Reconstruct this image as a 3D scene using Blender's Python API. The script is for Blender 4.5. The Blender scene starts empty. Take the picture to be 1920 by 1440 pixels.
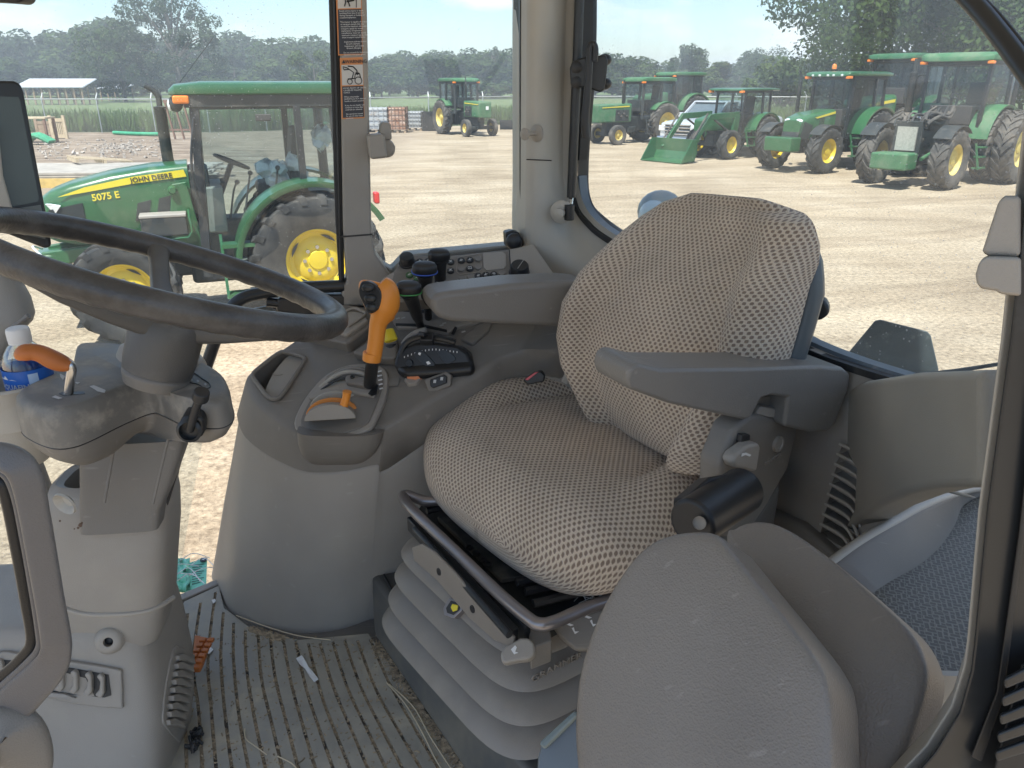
import bpy, bmesh, math, random
from mathutils import Vector, Matrix
random.seed(7)
C = bpy.context.scene.collection
V = Vector
# ------------------------------------------------------------------ camera
EYE = V((0, 0, 2.65)); PIT = math.radians(21.4); FPX = 1443.0
cd = bpy.data.cameras.new('camera'); cam = bpy.data.objects.new('camera', cd); C.objects.link(cam)
cam.location = EYE; cam.rotation_euler = (math.pi/2 - PIT, 0, 0)
cd.sensor_width = 36; cd.lens = 36*FPX/1920; cd.clip_start = 0.02; cd.clip_end = 6000
bpy.context.scene.camera = cam
# ------------------------------------------------------------------ light
SUN_EL, SUN_AZ = math.radians(64), math.radians(200)      # azimuth measured from +Y clockwise
w = bpy.data.worlds.new('World'); bpy.context.scene.world = w; w.use_nodes = True
nt = w.node_tree; nt.nodes.clear()
def N(nt, t, **k):
    n = nt.nodes.new(t)
    for a, b in k.items():
        if a.startswith('i_'):
            n.inputs[a[2:].replace('_', ' ')].default_value = b
        else: setattr(n, a, b)
    return n
sky = N(nt, 'ShaderNodeTexSky'); sky.sky_type = 'NISHITA'; sky.sun_disc = False
sky.sun_elevation = SUN_EL; sky.sun_rotation = SUN_AZ; sky.air_density = 1.0; sky.dust_density = .7; sky.ozone_density = 1.6; sky.altitude = 50
bg = N(nt, 'ShaderNodeBackground'); bg.inputs[1].default_value = 0.12
out = N(nt, 'ShaderNodeOutputWorld')
tc = N(nt, 'ShaderNodeTexCoord'); mp = N(nt, 'ShaderNodeMapping'); mp.inputs['Scale'].default_value = (1.6, 1.6, 7)
nz = N(nt, 'ShaderNodeTexNoise'); nz.inputs['Scale'].default_value = 2.1; nz.inputs['Detail'].default_value = 9; nz.inputs['Roughness'].default_value = .58
rp = N(nt, 'ShaderNodeValToRGB'); rp.color_ramp.elements[0].position = .50; rp.color_ramp.elements[1].position = .62
rp.color_ramp.elements[1].color = (.8, .8, .8, 1)
mx = N(nt, 'ShaderNodeMixRGB'); mx.inputs[2].default_value = (5.0, 5.1, 5.2, 1)
L = nt.links.new
L(tc.outputs['Generated'], mp.inputs[0]); L(mp.outputs[0], nz.inputs[0]); L(nz.outputs[0], rp.inputs[0])
L(rp.outputs[0], mx.inputs[0]); hs = N(nt, 'ShaderNodeHueSaturation'); hs.inputs['Saturation'].default_value = 1.12; hs.inputs['Value'].default_value = .72; L(sky.outputs[0], hs.inputs['Color']); L(hs.outputs[0], mx.inputs[1]); L(mx.outputs[0], bg.inputs[0]); L(bg.outputs[0], out.inputs[0])
sd = bpy.data.lights.new('sun', 'SUN'); sd.energy = 4.0; sd.angle = math.radians(.8); sd.color = (1, .95, .88)
so = bpy.data.objects.new('sun', sd); C.objects.link(so)
sdir = V((math.sin(SUN_AZ)*math.cos(SUN_EL), math.cos(SUN_AZ)*math.cos(SUN_EL), math.sin(SUN_EL)))
so.rotation_euler = (-sdir).to_track_quat('-Z', 'Y').to_euler()
sc = bpy.context.scene
sc.view_settings.view_transform = 'Standard'; sc.view_settings.look = 'None'
sc.view_settings.exposure = 1.28; sc.view_settings.gamma = 1
sc.render.engine = 'CYCLES'; sc.cycles.transparent_max_bounces = 24; sc.cycles.max_bounces = 10
sc.cycles.diffuse_bounces = 6
# ------------------------------------------------------------------ pixel rays (used to survey real positions)
def ray(px, py):
    u = (px-960)/FPX; v = (720-py)/FPX
    return V((u, math.cos(PIT)+v*math.sin(PIT), -math.sin(PIT)+v*math.cos(PIT)))
def PY(px, py, Y): r = ray(px, py); return EYE + r*(Y/r.y)
def PZ(px, py, z): r = ray(px, py); return EYE + r*((z-EYE.z)/r.z)
def PP(px, py, p0, n): r = ray(px, py); return EYE + r*((p0-EYE).dot(n)/r.dot(n))
def plane3(a, b, c):
    n = (b-a).cross(c-a).normalized(); return a, n
# ------------------------------------------------------------------ materials
def mat(name, col, rough=.5, metal=0, var=.12, vs=6, bump=0, bs=300, spec=.5, dirt=None, dscale=3, dlo=.55, dhi=.7, coat=0, emit=None, coord='Object', scr=0):
    m = bpy.data.materials.new(name); m.use_nodes = True; nt = m.node_tree; L = nt.links.new
    b = nt.nodes['Principled BSDF']; b.inputs['Roughness'].default_value = rough; b.inputs['Metallic'].default_value = metal
    b.inputs['Specular IOR Level'].default_value = spec; b.inputs['Coat Weight'].default_value = coat
    tc = N(nt, 'ShaderNodeTexCoord'); o = tc.outputs[coord]
    n1 = N(nt, 'ShaderNodeTexNoise'); n1.inputs['Scale'].default_value = vs; n1.inputs['Detail'].default_value = 6; L(o, n1.inputs[0])
    mr = N(nt, 'ShaderNodeMapRange'); mr.inputs['To Min'].default_value = 1-var; mr.inputs['To Max'].default_value = 1+var
    mr.inputs['From Min'].default_value = .3; mr.inputs['From Max'].default_value = .7
    L(n1.outputs[0], mr.inputs[0])
    mu = N(nt, 'ShaderNodeMixRGB', blend_type='MULTIPLY'); mu.inputs[0].default_value = 1; mu.inputs[1].default_value = (*col, 1)
    L(mr.outputs[0], mu.inputs[2]); last = mu.outputs[0]
    if dirt:
        n2 = N(nt, 'ShaderNodeTexNoise'); n2.inputs['Scale'].default_value = dscale; n2.inputs['Detail'].default_value = 8; n2.inputs['Roughness'].default_value = .65; L(o, n2.inputs[0])
        r2 = N(nt, 'ShaderNodeMapRange'); r2.inputs['From Min'].default_value = dlo; r2.inputs['From Max'].default_value = dhi; L(n2.outputs[0], r2.inputs[0])
        m2 = N(nt, 'ShaderNodeMixRGB'); L(r2.outputs[0], m2.inputs[0]); L(last, m2.inputs[1]); m2.inputs[2].default_value = (*dirt, 1); last = m2.outputs[0]
        r3 = N(nt, 'ShaderNodeMapRange'); r3.inputs['To Min'].default_value = rough; r3.inputs['To Max'].default_value = min(1, rough+.35); L(r2.outputs[0], r3.inputs[0]); L(r3.outputs[0], b.inputs['Roughness'])
    if scr:     # fine scratches and rubbed streaks
        for ang, sc_ in ((.6, 38), (2.0, 52)):
            mp = N(nt, 'ShaderNodeMapping'); mp.inputs['Scale'].default_value = (.12, 3.6, 1.4); mp.inputs['Rotation'].default_value = (ang, .5, ang); L(o, mp.inputs[0])
            ns = N(nt, 'ShaderNodeTexNoise'); ns.inputs['Scale'].default_value = sc_; ns.inputs['Detail'].default_value = 2; L(mp.outputs[0], ns.inputs[0])
            rs_ = N(nt, 'ShaderNodeMapRange'); rs_.inputs['From Min'].default_value = .70; rs_.inputs['From Max'].default_value = .76; rs_.inputs['To Max'].default_value = .15*scr; L(ns.outputs[0], rs_.inputs[0])
            ms = N(nt, 'ShaderNodeMixRGB'); L(rs_.outputs[0], ms.inputs[0]); L(last, ms.inputs[1]); ms.inputs[2].default_value = (.50, .48, .44, 1); last = ms.outputs[0]
    L(last, b.inputs['Base Color'])
    if bump:
        n3 = N(nt, 'ShaderNodeTexNoise'); n3.inputs['Scale'].default_value = bs; n3.inputs['Detail'].default_value = 3; L(o, n3.inputs[0])
        bp = N(nt, 'ShaderNodeBump'); bp.inputs['Strength'].default_value = bump; bp.inputs['Distance'].default_value = .002 if bs > 40 else .02
        L(n3.outputs[0], bp.inputs['Height']); L(bp.outputs[0], b.inputs['Normal'])
    if emit:
        b.inputs['Emission Color'].default_value = (*emit, 1); b.inputs['Emission Strength'].default_value = .3
    return m
def glassmat(name, tint, dust=.18, sc_=90, haze=.05, spec=True):
    m = bpy.data.materials.new(name); m.use_nodes = True; nt = m.node_tree; nt.nodes.clear(); L = nt.links.new
    o = N(nt, 'ShaderNodeOutputMaterial'); tr = N(nt, 'ShaderNodeBsdfTransparent'); tr.inputs[0].default_value = (*tint, 1)
    gl = N(nt, 'ShaderNodeBsdfGlossy'); gl.inputs['Roughness'].default_value = .02; gl.inputs[0].default_value = (1, 1, 1, 1)
    df = N(nt, 'ShaderNodeBsdfDiffuse'); df.inputs[0].default_value = (.75, .78, .8, 1)
    tl = N(nt, 'ShaderNodeBsdfTranslucent'); tl.inputs[0].default_value = (.75, .78, .8, 1)
    ad = N(nt, 'ShaderNodeMixShader'); L(df.outputs[0], ad.inputs[1]); L(tl.outputs[0], ad.inputs[2])
    lw = N(nt, 'ShaderNodeLayerWeight'); lw.inputs[0].default_value = .5; pw = N(nt, 'ShaderNodeMath', operation='POWER'); L(lw.outputs['Facing'], pw.inputs[0]); pw.inputs[1].default_value = 4
    fr = N(nt, 'ShaderNodeMath', operation='MULTIPLY_ADD'); L(pw.outputs[0], fr.inputs[0]); fr.inputs[1].default_value = .5; fr.inputs[2].default_value = .025
    m1 = N(nt, 'ShaderNodeMixShader'); L(fr.outputs[0], m1.inputs[0]); L(tr.outputs[0], m1.inputs[1]); L(gl.outputs[0], m1.inputs[2])
    tc = N(nt, 'ShaderNodeTexCoord')
    vo = N(nt, 'ShaderNodeTexVoronoi'); vo.inputs['Scale'].default_value = sc_; L(tc.outputs['Object'], vo.inputs[0])
    n0 = N(nt, 'ShaderNodeTexNoise'); n0.inputs['Scale'].default_value = 2.5; n0.inputs['Detail'].default_value = 5; L(tc.outputs['Object'], n0.inputs[0])
    r0 = N(nt, 'ShaderNodeMapRange'); r0.inputs['From Min'].default_value = .35; r0.inputs['From Max'].default_value = .7; r0.inputs['To Min'].default_value = .02; r0.inputs['To Max'].default_value = .16
    L(n0.outputs[0], r0.inputs[0])
    lt = N(nt, 'ShaderNodeMath', operation='LESS_THAN'); L(vo.outputs['Distance'], lt.inputs[0]); L(r0.outputs[0], lt.inputs[1])
    sp = N(nt, 'ShaderNodeMath', operation='MULTIPLY'); L(lt.outputs[0], sp.inputs[0]); sp.inputs[1].default_value = dust
    mpn = N(nt, 'ShaderNodeMapping'); mpn.inputs['Scale'].default_value = (1.2, 1.2, .5); mpn.inputs['Rotation'].default_value = (.5, .3, .2); L(tc.outputs['Object'], mpn.inputs[0])
    n1 = N(nt, 'ShaderNodeTexNoise'); n1.inputs['Scale'].default_value = 5; n1.inputs['Detail'].default_value = 10; n1.inputs['Roughness'].default_value = .7; L(mpn.outputs[0], n1.inputs[0])
    r1 = N(nt, 'ShaderNodeMapRange'); r1.inputs['From Min'].default_value = .3; r1.inputs['From Max'].default_value = .8; r1.inputs['To Min'].default_value = haze*.35; r1.inputs['To Max'].default_value = haze*1.8
    L(n1.outputs[0], r1.inputs[0])
    mm = N(nt, 'ShaderNodeMath', operation='MAXIMUM'); L(sp.outputs[0], mm.inputs[0]); L(r1.outputs[0], mm.inputs[1])
    m2 = N(nt, 'ShaderNodeMixShader'); L(mm.outputs[0], m2.inputs[0]); L(m1.outputs[0], m2.inputs[1]); L(ad.outputs[0], m2.inputs[2])
    L(m2.outputs[0], o.inputs[0]); return m
# ------------------------------------------------------------------ mesh builder
class MB:
    def __init__(s): s.v = []; s.f = []; s.uv = {}
    def add(s, vs, fs, uvs=None):
        o = len(s.v); s.v += [tuple(p) for p in vs]
        for i, f in enumerate(fs):
            if uvs: s.uv[len(s.f)] = uvs[i]
            s.f.append(tuple(k+o for k in f))
        return s
    def box(s, c, size, rot=None, taper=1):
        hx, hy, hz = size[0]/2, size[1]/2, size[2]/2; vs = []
        for z, t in ((-hz, 1), (hz, taper)):
            for x, y in ((-hx, -hy), (hx, -hy), (hx, hy), (-hx, hy)): vs.append(V((x*t, y*t, z)))
        if rot is not None: vs = [rot @ p for p in vs]
        c = V(c); vs = [p+c for p in vs]
        return s.add(vs, [(3, 2, 1, 0), (4, 5, 6, 7), (0, 1, 5, 4), (1, 2, 6, 5), (2, 3, 7, 6), (3, 0, 4, 7)])
    def beam(s, a, b, wd, ht, up=V((0, 0, 1))):
        a, b = V(a), V(b); d = (b-a).normalized(); x = d.cross(up)
        if x.length < 1e-4: x = d.cross(V((0, 1, 0)))
        x.normalize(); y = x.cross(d); vs = []
        for p in (a, b):
            for i, j in ((-1, -1), (1, -1), (1, 1), (-1, 1)): vs.append(p + x*i*wd/2 + y*j*ht/2)
        return s.add(vs, [(3, 2, 1, 0), (4, 5, 6, 7), (0, 1, 5, 4), (1, 2, 6, 5), (2, 3, 7, 6), (3, 0, 4, 7)])
    def prism(s, poly, vec, poly2=None):
        n = len(poly); vec = V(vec); a = [V(p) for p in poly]; b = [V(p) for p in poly2] if poly2 else [p+vec for p in a]
        fs = [tuple(range(n)), tuple(range(2*n-1, n-1, -1))] + [(i, i+n, (i+1) % n+n, (i+1) % n) for i in range(n)]
        return s.add(a+b, fs)
    def rings(s, rings, close=True, caps=True, uv=None):
        m = len(rings[0]); vs = [p for r in rings for p in r]; fs = []; us = []
        for i in range(len(rings)-1):
            for j in range(m if close else m-1):
                k = (j+1) % m; fs.append((i*m+j, i*m+k, (i+1)*m+k, (i+1)*m+j))
                if uv: us.append([uv(i, j), uv(i, j+1), uv(i+1, j+1), uv(i+1, j)])
        if caps and close:
            fs.append(tuple(range(m-1, -1, -1))); fs.append(tuple((len(rings)-1)*m+j for j in range(m)))
            if uv: us.append([uv(0, j) for j in range(m-1, -1, -1)]); us.append([uv(len(rings)-1, j) for j in range(m)])
        return s.add(vs, fs, us if uv else None)
    def tube(s, pts, r, seg=10, closed=False, sub=6, squash=1, up=None):
        pts = [V(p) for p in pts]; rs = r if isinstance(r, (list, tuple)) else [r]*len(pts)
        if sub > 1 and len(pts) > 2: pts, rs = smooth(pts, rs, sub, closed)
        n = len(pts); T = []
        for i in range(n):
            a = pts[(i-1) % n] if (closed or i > 0) else pts[i]; b = pts[(i+1) % n] if (closed or i < n-1) else pts[i]
            T.append((b-a).normalized())
        x = T[0].cross(up or V((0, 0, 1)))
        if x.length < .1: x = T[0].cross(V((0, 1, 0)))
        x.normalize(); R = []
        for i in range(n):
            x = (x - T[i]*x.dot(T[i])).normalized(); y = T[i].cross(x)
            R.append([pts[i] + (x*math.cos(a)*1 + y*math.sin(a)*squash)*rs[i] for a in [2*math.pi*k/seg for k in range(seg)]])
        if closed: R.append(R[0]); return s.rings(R, caps=False)
        return s.rings(R)
    def lathe(s, prof, org, axis=(0, 0, 1), seg=24, caps=False):
        ax = V(axis).normalized(); x = ax.cross(V((0, 1, 0)) if abs(ax.y) < .9 else V((1, 0, 0))).normalized(); y = ax.cross(x); o = V(org)
        R = [[o + ax*h + (x*math.cos(a)+y*math.sin(a))*max(r, 1e-4) for a in [2*math.pi*k/seg for k in range(seg)]] for r, h in prof]
        return s.rings(R, caps=caps)
    def ball(s, c, r, seg=12, sc=(1, 1, 1)):
        c = V(c); R = []
        for i in range(seg//2+1):
            t = math.pi*i/(seg//2); R.append([c+V((math.sin(t)*math.cos(a)*r*sc[0], math.sin(t)*math.sin(a)*r*sc[1], -math.cos(t)*r*sc[2])) for a in [2*math.pi*k/seg for k in range(seg)]])
        return s.rings(R, caps=False)
    def build(s, name, m, parent=None, smooth=40, bevel=0, bseg=3, sub=0, wn=False):
        me = bpy.data.meshes.new(name); me.from_pydata(s.v, [], s.f); me.materials.append(m)
        if s.uv:
            ul = me.uv_layers.new(name='UVMap')
            for p in me.polygons:
                if p.index in s.uv:
                    for k, li in enumerate(p.loop_indices): ul.data[li].uv = s.uv[p.index][k]
        bm = bmesh.new(); bm.from_mesh(me); bmesh.ops.recalc_face_normals(bm, faces=bm.faces); bm.to_mesh(me); bm.free()
        if smooth:
            me.shade_smooth(); me.set_sharp_from_angle(angle=math.radians(smooth))
        o = bpy.data.objects.new(name, me); C.objects.link(o)
        if parent: o.parent = parent
        if bevel:
            b = o.modifiers.new('bevel', 'BEVEL'); b.width = bevel; b.segments = bseg; b.limit_method = 'ANGLE'; b.angle_limit = math.radians(35); b.use_clamp_overlap = True
            if smooth: me.set_sharp_from_angle(angle=math.radians(179)); 
            w = o.modifiers.new('wn', 'WEIGHTED_NORMAL'); w.keep_sharp = True
        if sub:
            b = o.modifiers.new('sub', 'SUBSURF'); b.levels = b.render_levels = sub
        return o
def smooth(pts, rs, sub, closed):
    n = len(pts); P = []; R = []
    for i in range(n if closed else n-1):
        g = lambda k: (pts[k % n], rs[k % n]) if closed else (pts[max(0, min(n-1, k))], rs[max(0, min(n-1, k))])
        (a, ra), (b, rb), (c, rc), (d, rd) = g(i-1), g(i), g(i+1), g(i+2)
        for k in range(sub):
            t = k/sub; q = lambda A, B, Cc, D: .5*((2*B)+(Cc-A)*t+(2*A-5*B+4*Cc-D)*t*t+(3*B-A-3*Cc+D)*t**3)
            P.append(q(a, b, c, d)); R.append(max(1e-4, q(ra, rb, rc, rd)))
    if not closed: P.append(pts[-1]); R.append(rs[-1])
    return P, R
def sm2(px, sub=5, closed=True):          # smooth a 2-D pixel outline
    P, _ = smooth([V((a, b, 0)) for a, b in px], [1]*len(px), sub, closed); return [(p.x, p.y) for p in P]
def slab(px, p0, n, th, name, m, parent=None, bevel=.004, sub=0, bseg=3, off=0, sm=40, ex=None):
    """flat part of real thickness: outline surveyed on a plane, extruded away from the viewer's side"""
    n = n.normalized()
    if ray(960, 720).dot(n) > 0: n = -n
    if sub: px = sm2(px, sub)
    poly = [PP(a, b, p0, n) + n*off for a, b in px]
    mb = MB(); mb.prism(poly, ex.normalized()*th if ex else -n*th)
    return mb.build(name, m, parent, bevel=bevel, bseg=bseg, smooth=sm)
def empty(name, loc=(0, 0, 0), rz=0):
    o = bpy.data.objects.new(name, None); C.objects.link(o); o.location = loc; o.rotation_euler = (0, 0, rz); o.empty_display_size = .1; return o
def tag(o, label=None, cat=None, group=None, kind=None):
    if label: o['label'] = label
    if cat: o['category'] = cat
    if group: o['group'] = group
    if kind: o['kind'] = kind
    return o
def base(o, p):      # move an Empty's origin to p while parts keep world position
    pass
def copy_tree(o, parent=None):
    c = o.copy(); C.objects.link(c)
    if parent: c.parent = parent; c.matrix_parent_inverse = o.matrix_parent_inverse.copy()
    for ch in list(o.children): copy_tree(ch, c)
    return c
def supe(c, ax, ay, hx, hy, e=.6, seg=40):
    r = []
    for k in range(seg):
        a = 2*math.pi*k/seg; ca, sa = math.cos(a), math.sin(a)
        r.append(c + ax*hx*math.copysign(abs(ca)**e, ca) + ay*hy*math.copysign(abs(sa)**e, sa))
    return r
def loftpx(rows, e=.7, seg=40, rot=0, ratio=None):
    """rows: (pxL, pxR, py, Y, depth_ratio) -> horizontal rounded rings"""
    ax = V((math.cos(rot), math.sin(rot), 0)); ay = V((-math.sin(rot), math.cos(rot), 0)); R = []
    for r in rows:
        a = PY(r[0], r[2], r[3]); b = PY(r[1], r[2], r[3]); R.append(supe((a+b)/2, ax, ay, (b-a).length/2, (b-a).length/2*r[4], r[5] if len(r) > 5 else e, seg))
    return R
_fonts = {}
def text(s, org, ax, ay, size, name, m, parent, ext=.0004, align='LEFT', space=1, bold=0):
    cu = bpy.data.curves.new('t', 'FONT'); cu.body = s; cu.size = 1; cu.align_x = align; cu.extrude = ext/size; cu.space_line = space; cu.resolution_u = 2; cu.offset = bold
    t = bpy.data.objects.new('t', cu); C.objects.link(t); dg = bpy.context.evaluated_depsgraph_get(); dg.update()
    me = bpy.data.meshes.new_from_object(t.evaluated_get(dg)); bpy.data.objects.remove(t)
    ax = V(ax).normalized(); ay = V(ay); ay = (ay-ax*ay.dot(ax)).normalized(); az = ax.cross(ay); org = V(org)
    for v in me.vertices: v.co = org + (ax*v.co.x + ay*v.co.y + az*v.co.z)*size
    me.materials.clear(); me.materials.append(m); me.name = name
    o = bpy.data.objects.new(name, me); C.objects.link(o)
    if parent: o.parent = parent
    return o
def surf(obj, px, py):
    from mathutils.bvhtree import BVHTree
    if obj.name not in _bvh:
        bm = bmesh.new(); bm.from_mesh(obj.data); _bvh[obj.name] = BVHTree.FromBMesh(bm); bm.free()
    h = _bvh[obj.name].ray_cast(EYE, ray(px, py).normalized())
    if h[0] is None: return None
    n = h[1] if h[1].dot(EYE-h[0]) > 0 else -h[1]; return h[0], n
_bvh = {}
def onsurf(obj, px, name, m, off=.004, th=.008, bevel=.002, sub=0):
    if sub: px = sm2(px, sub)
    hit = [surf(obj, x, y) for x, y in px]; good = [h for h in hit if h]
    if not good: return None
    n = sum((h[1] for h in good), V((0, 0, 0))).normalized(); c = sum((h[0] for h in good), V((0, 0, 0)))/len(good)
    P = [h[0] if h else PP(x, y, c, n) for h, (x, y) in zip(hit, px)]; Nn = [((h[1] if h else n)+n).normalized() for h in hit]
    mb = MB(); mb.prism([p-q*th for p, q in zip(P, Nn)], V((0, 0, 0)), [p+q*off for p, q in zip(P, Nn)]); return mb.build(name, m, bevel=bevel)
def boolcut(o, mb, keep=False):
    me = bpy.data.meshes.new('c'); me.from_pydata(mb.v, [], mb.f); b = bmesh.new(); b.from_mesh(me); bmesh.ops.recalc_face_normals(b, faces=b.faces); b.to_mesh(me); b.free()
    c = bpy.data.objects.new('c', me); C.objects.link(c); c.parent = o.parent
    m = o.modifiers.new('b', 'BOOLEAN'); m.operation = 'DIFFERENCE'; m.object = c; m.solver = 'EXACT'
    ms = [x for x in o.modifiers if x.type != 'BOOLEAN']; st = [(x, x.show_viewport) for x in ms]
    for x in ms: x.show_viewport = False
    dg = bpy.context.evaluated_depsgraph_get(); dg.update(); ne = bpy.data.meshes.new_from_object(o.evaluated_get(dg))
    o.modifiers.remove(m); bpy.data.objects.remove(c); o.data = ne
    for x, y in st: x.show_viewport = y
    return o
# ------------------------------------------------------------------ shared materials
HAZE = .0014
M = {}
M['light'] = mat('light_grey_plastic', (.42, .397, .352), .45, var=.06, bump=.25, bs=900, dirt=(.46, .42, .35), dscale=5, dlo=.5, dhi=.95)
M['mid'] = mat('mid_grey_plastic', (.31, .287, .255), .47, scr=1, var=.07, bump=.3, bs=900, dirt=(.33, .30, .25), dscale=6, dlo=.52, dhi=1.0)
M['dark'] = mat('dark_grey_plastic', (.185, .171, .152), .47, scr=1, var=.07, bump=.3, bs=900, dirt=(.26, .235, .20), dscale=6, dlo=.52, dhi=1.0)
M['arm'] = mat('armrest_plastic', (.195, .183, .167), .42, scr=1, var=.05, bump=.55, bs=700)
M['wheelgrip'] = mat('worn_steering_rim', (.06, .056, .053), .33, var=.3, vs=22, bump=.35, bs=260, dirt=(.15, .14, .13), dscale=14, dlo=.45, dhi=.8)
M['black'] = mat('black_plastic', (.018, .019, .021), .38, var=.1, bump=.2, bs=700)
M['rubber'] = mat('black_rubber', (.022, .023, .024), .55, var=.15, dirt=(.08, .075, .07), dscale=9)
M['frame'] = mat('black_frame_paint', (.02, .023, .026), .35, dirt=(.07, .07, .066), dscale=8)
M['metal'] = mat('bright_steel', (.6, .6, .6), .25, 1, var=.1)
M['bar'] = mat('grey_painted_bar', (.26, .24, .24), .28, .6, var=.08)
M['bellow'] = mat('bellows_rubber', (.235, .21, .18), .42, var=.08, dirt=(.36, .32, .26), dscale=5, dlo=.45, dhi=.85, bump=.1, bs=500)
M['beige'] = mat('beige_column_plastic', (.32, .29, .25), .42, scr=1, var=.06, bump=.3, bs=900, dirt=(.42, .38, .31), dscale=5, dlo=.5, dhi=.95)
M['orange'] = mat('orange_plastic', (.75, .27, .035), .35, var=.06)
M['orangeworn'] = mat('worn_orange_rubber', (.48, .15, .035), .5, var=.2, vs=14, dirt=(.22, .08, .04), dscale=16)
M['white'] = mat('white_marking', (.75, .75, .74), .5, var=.03)
M['pad'] = mat('grained_vinyl', (.195, .173, .150), .40, var=.09, bump=.0, scr=1, dirt=(.27, .25, .225), dscale=7, dlo=.55, dhi=.95)
M['mattile'] = mat('g', (.13, .15, .155), .55, var=.1)
M['glass'] = glassmat('cab_window_glass', (.94, .975, .985), .45, 100, .03)
M['glassrear'] = glassmat('rear_window_glass', (.95, .98, .985), .3, 80, .045)
M['yellow'] = mat('yellow_plastic', (.75, .62, .03), .4)
def grain(m, sc=420, st=.5):
    nt = m.node_tree; L = nt.links.new; b = nt.nodes['Principled BSDF']; tc = N(nt, 'ShaderNodeTexCoord')
    v = N(nt, 'ShaderNodeTexVoronoi'); v.inputs['Scale'].default_value = sc; v.feature = 'SMOOTH_F1'; L(tc.outputs['Object'], v.inputs[0])
    n = N(nt, 'ShaderNodeTexNoise'); n.inputs['Scale'].default_value = sc*.6; L(tc.outputs['Object'], n.inputs[0])
    a = N(nt, 'ShaderNodeMath', operation='ADD'); L(v.outputs[0], a.inputs[0]); L(n.outputs[0], a.inputs[1])
    bp = N(nt, 'ShaderNodeBump'); bp.inputs['Strength'].default_value = st; bp.inputs['Distance'].default_value = .001; L(a.outputs[0], bp.inputs['Height']); L(bp.outputs[0], b.inputs['Normal'])
grain(M['pad'], 620, .5); grain(M['arm'], 700, .35)
# ================================================================== CAB SHELL
ZF = 1.55
FR_P, FR_N = V((0, 1.66, 0)), V((-.225, .974, 0)).normalized()       # far side wall plane (door, pillars)
BK_P, BK_N = V((.16, 1.66, 0)), V((.87, .49, 0)).normalized()        # rear wall / rear window plane
cab = empty('tractor_cab', (0, .9, ZF)); tag(cab, 'grey plastic interior shell of the tractor cab with pillars, windows and rear wall', 'tractor cab')
def cp(o): o.parent = cab; o.matrix_parent_inverse = Matrix.Translation(-V((0, .9, ZF))); return o
def cslab(px, p0, n, th, name, m, **k): return cp(slab(px, p0, n, th, name, m, **k))
def tubep(pts, r, name, m, seg=10, **k): mb = MB(); mb.tube(pts, r, seg=seg, **k); return cp(mb.build(name, m))
def F(px, py, off=0): return PP(px, py, FR_P + FR_N*off, FR_N)
def Bk(px, py, off=0): return PP(px, py, BK_P + BK_N*off, BK_N)
# far front pillar (between door and side window)
cslab([(633, -160), (684, -160), (688, 0), (697, 440), (705, 478), (735, 520), (735, 575), (640, 575), (641, 535), (650, 530), (643, 430)], FR_P, FR_N, .085, 'pillar', M['mid'], bevel=.008)
cslab([(633.5, 443), (697.5, 438), (698, 441), (633.5, 446)], FR_P-FR_N*.0012, FR_N, .004, 'pillar_seam', M['black'], bevel=0)
cslab([(612, -160), (633, -160), (646, 530), (636, 536), (628, 400)], FR_P+FR_N*.012, FR_N, .035, 'window_seal', M['rubber'], bevel=.003)
cslab([(620, -160), (625, -160), (641, 530), (638, 533)], FR_P+FR_N*.006, FR_N, .01, 'seal_lip', M['frame'], bevel=.001)
# far rear pillar and corner trim
Q = FR_P - FR_N*.05
rows = [((988, -160), (1020, -160), (1045, -160), (1066, -160), (1090, -160)), ((987, 120), (1015, 120), (1038, 120), (1058, 120), (1084, 120)), ((986, 298), (1012, 298), (1034, 298), (1052, 298), (1078, 298)), ((986, 360), (1012, 362), (1035, 364), (1056, 366), (1086, 372)),
        ((984, 420), (1012, 428), (1042, 434), (1076, 430), (1112, 414)), ((984, 466), (1018, 480), (1058, 482), (1112, 470), (1172, 452)), ((1002, 520), (1050, 540), (1100, 545), (1176, 525), (1256, 500)), ((1010, 600), (1080, 620), (1150, 620), (1250, 580), (1340, 545)), ((1010, 700), (1100, 720), (1200, 690), (1310, 640), (1420, 590))]
grid = []
for i, r_ in enumerate(rows):
    A, B2, Cc, D, E_ = r_; b0 = Bk(*E_, -.004); b1 = Bk(*D, -.012); 
    a0 = F(*A, -.05); a1 = F(*B2, -.055); c1 = PY(*Cc, (a1.y*.6+b1.y*.4)-.02); grid.append([a0+FR_N*.12, a0, a1, c1, b1, b0])
mb = MB(); mb.rings(grid, close=False, caps=False); o = cp(mb.build('corner_trim', M['light'], sub=2, smooth=70)); o.modifiers.move(0, 0)
tubep([F(x, y, -.0565) for x, y in ((987, 299), (1012, 300))]+[PY(1034, 301, 1.60)], .0012, 'trim_seam', M['black'], sub=1)
cslab([(972, -160), (990, -160), (986, 300), (984, 462), (974, 470), (976, 300)], FR_P+FR_N*.01, FR_N, .05, 'window_seal', M['rubber'], bevel=.003)
cslab([(974, -160), (979, -160), (980, 300), (979, 466), (976, 468)], FR_P+FR_N*.0, FR_N, .01, 'seal_lip', M['frame'], bevel=.001)
# window sill along the side window
cslab([(697, 484), (735, 505), (760, 478), (975, 458), (985, 462), (985, 470), (760, 492), (735, 530), (697, 530)], FR_P+FR_N*.03, FR_N, .05, 'window_sill', M['mid'], bevel=.005)
# side window panes
def pane(px, p0, n, name, m, th=.005):
    return cslab(px, p0, n, th, name, m, bevel=0, sm=0)
pane([(640, -160), (985, -160), (985, 480), (735, 510), (655, 540)], FR_P+FR_N*.03, FR_N, 'side_window', M['glass'])
pane([(-900, -400), (630, -160), (645, 545), (420, 590), (330, 1112), (-300, 1330), (-900, 1200)], FR_P+FR_N*.03, FR_N, 'door_glass', M['glass'])
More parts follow.
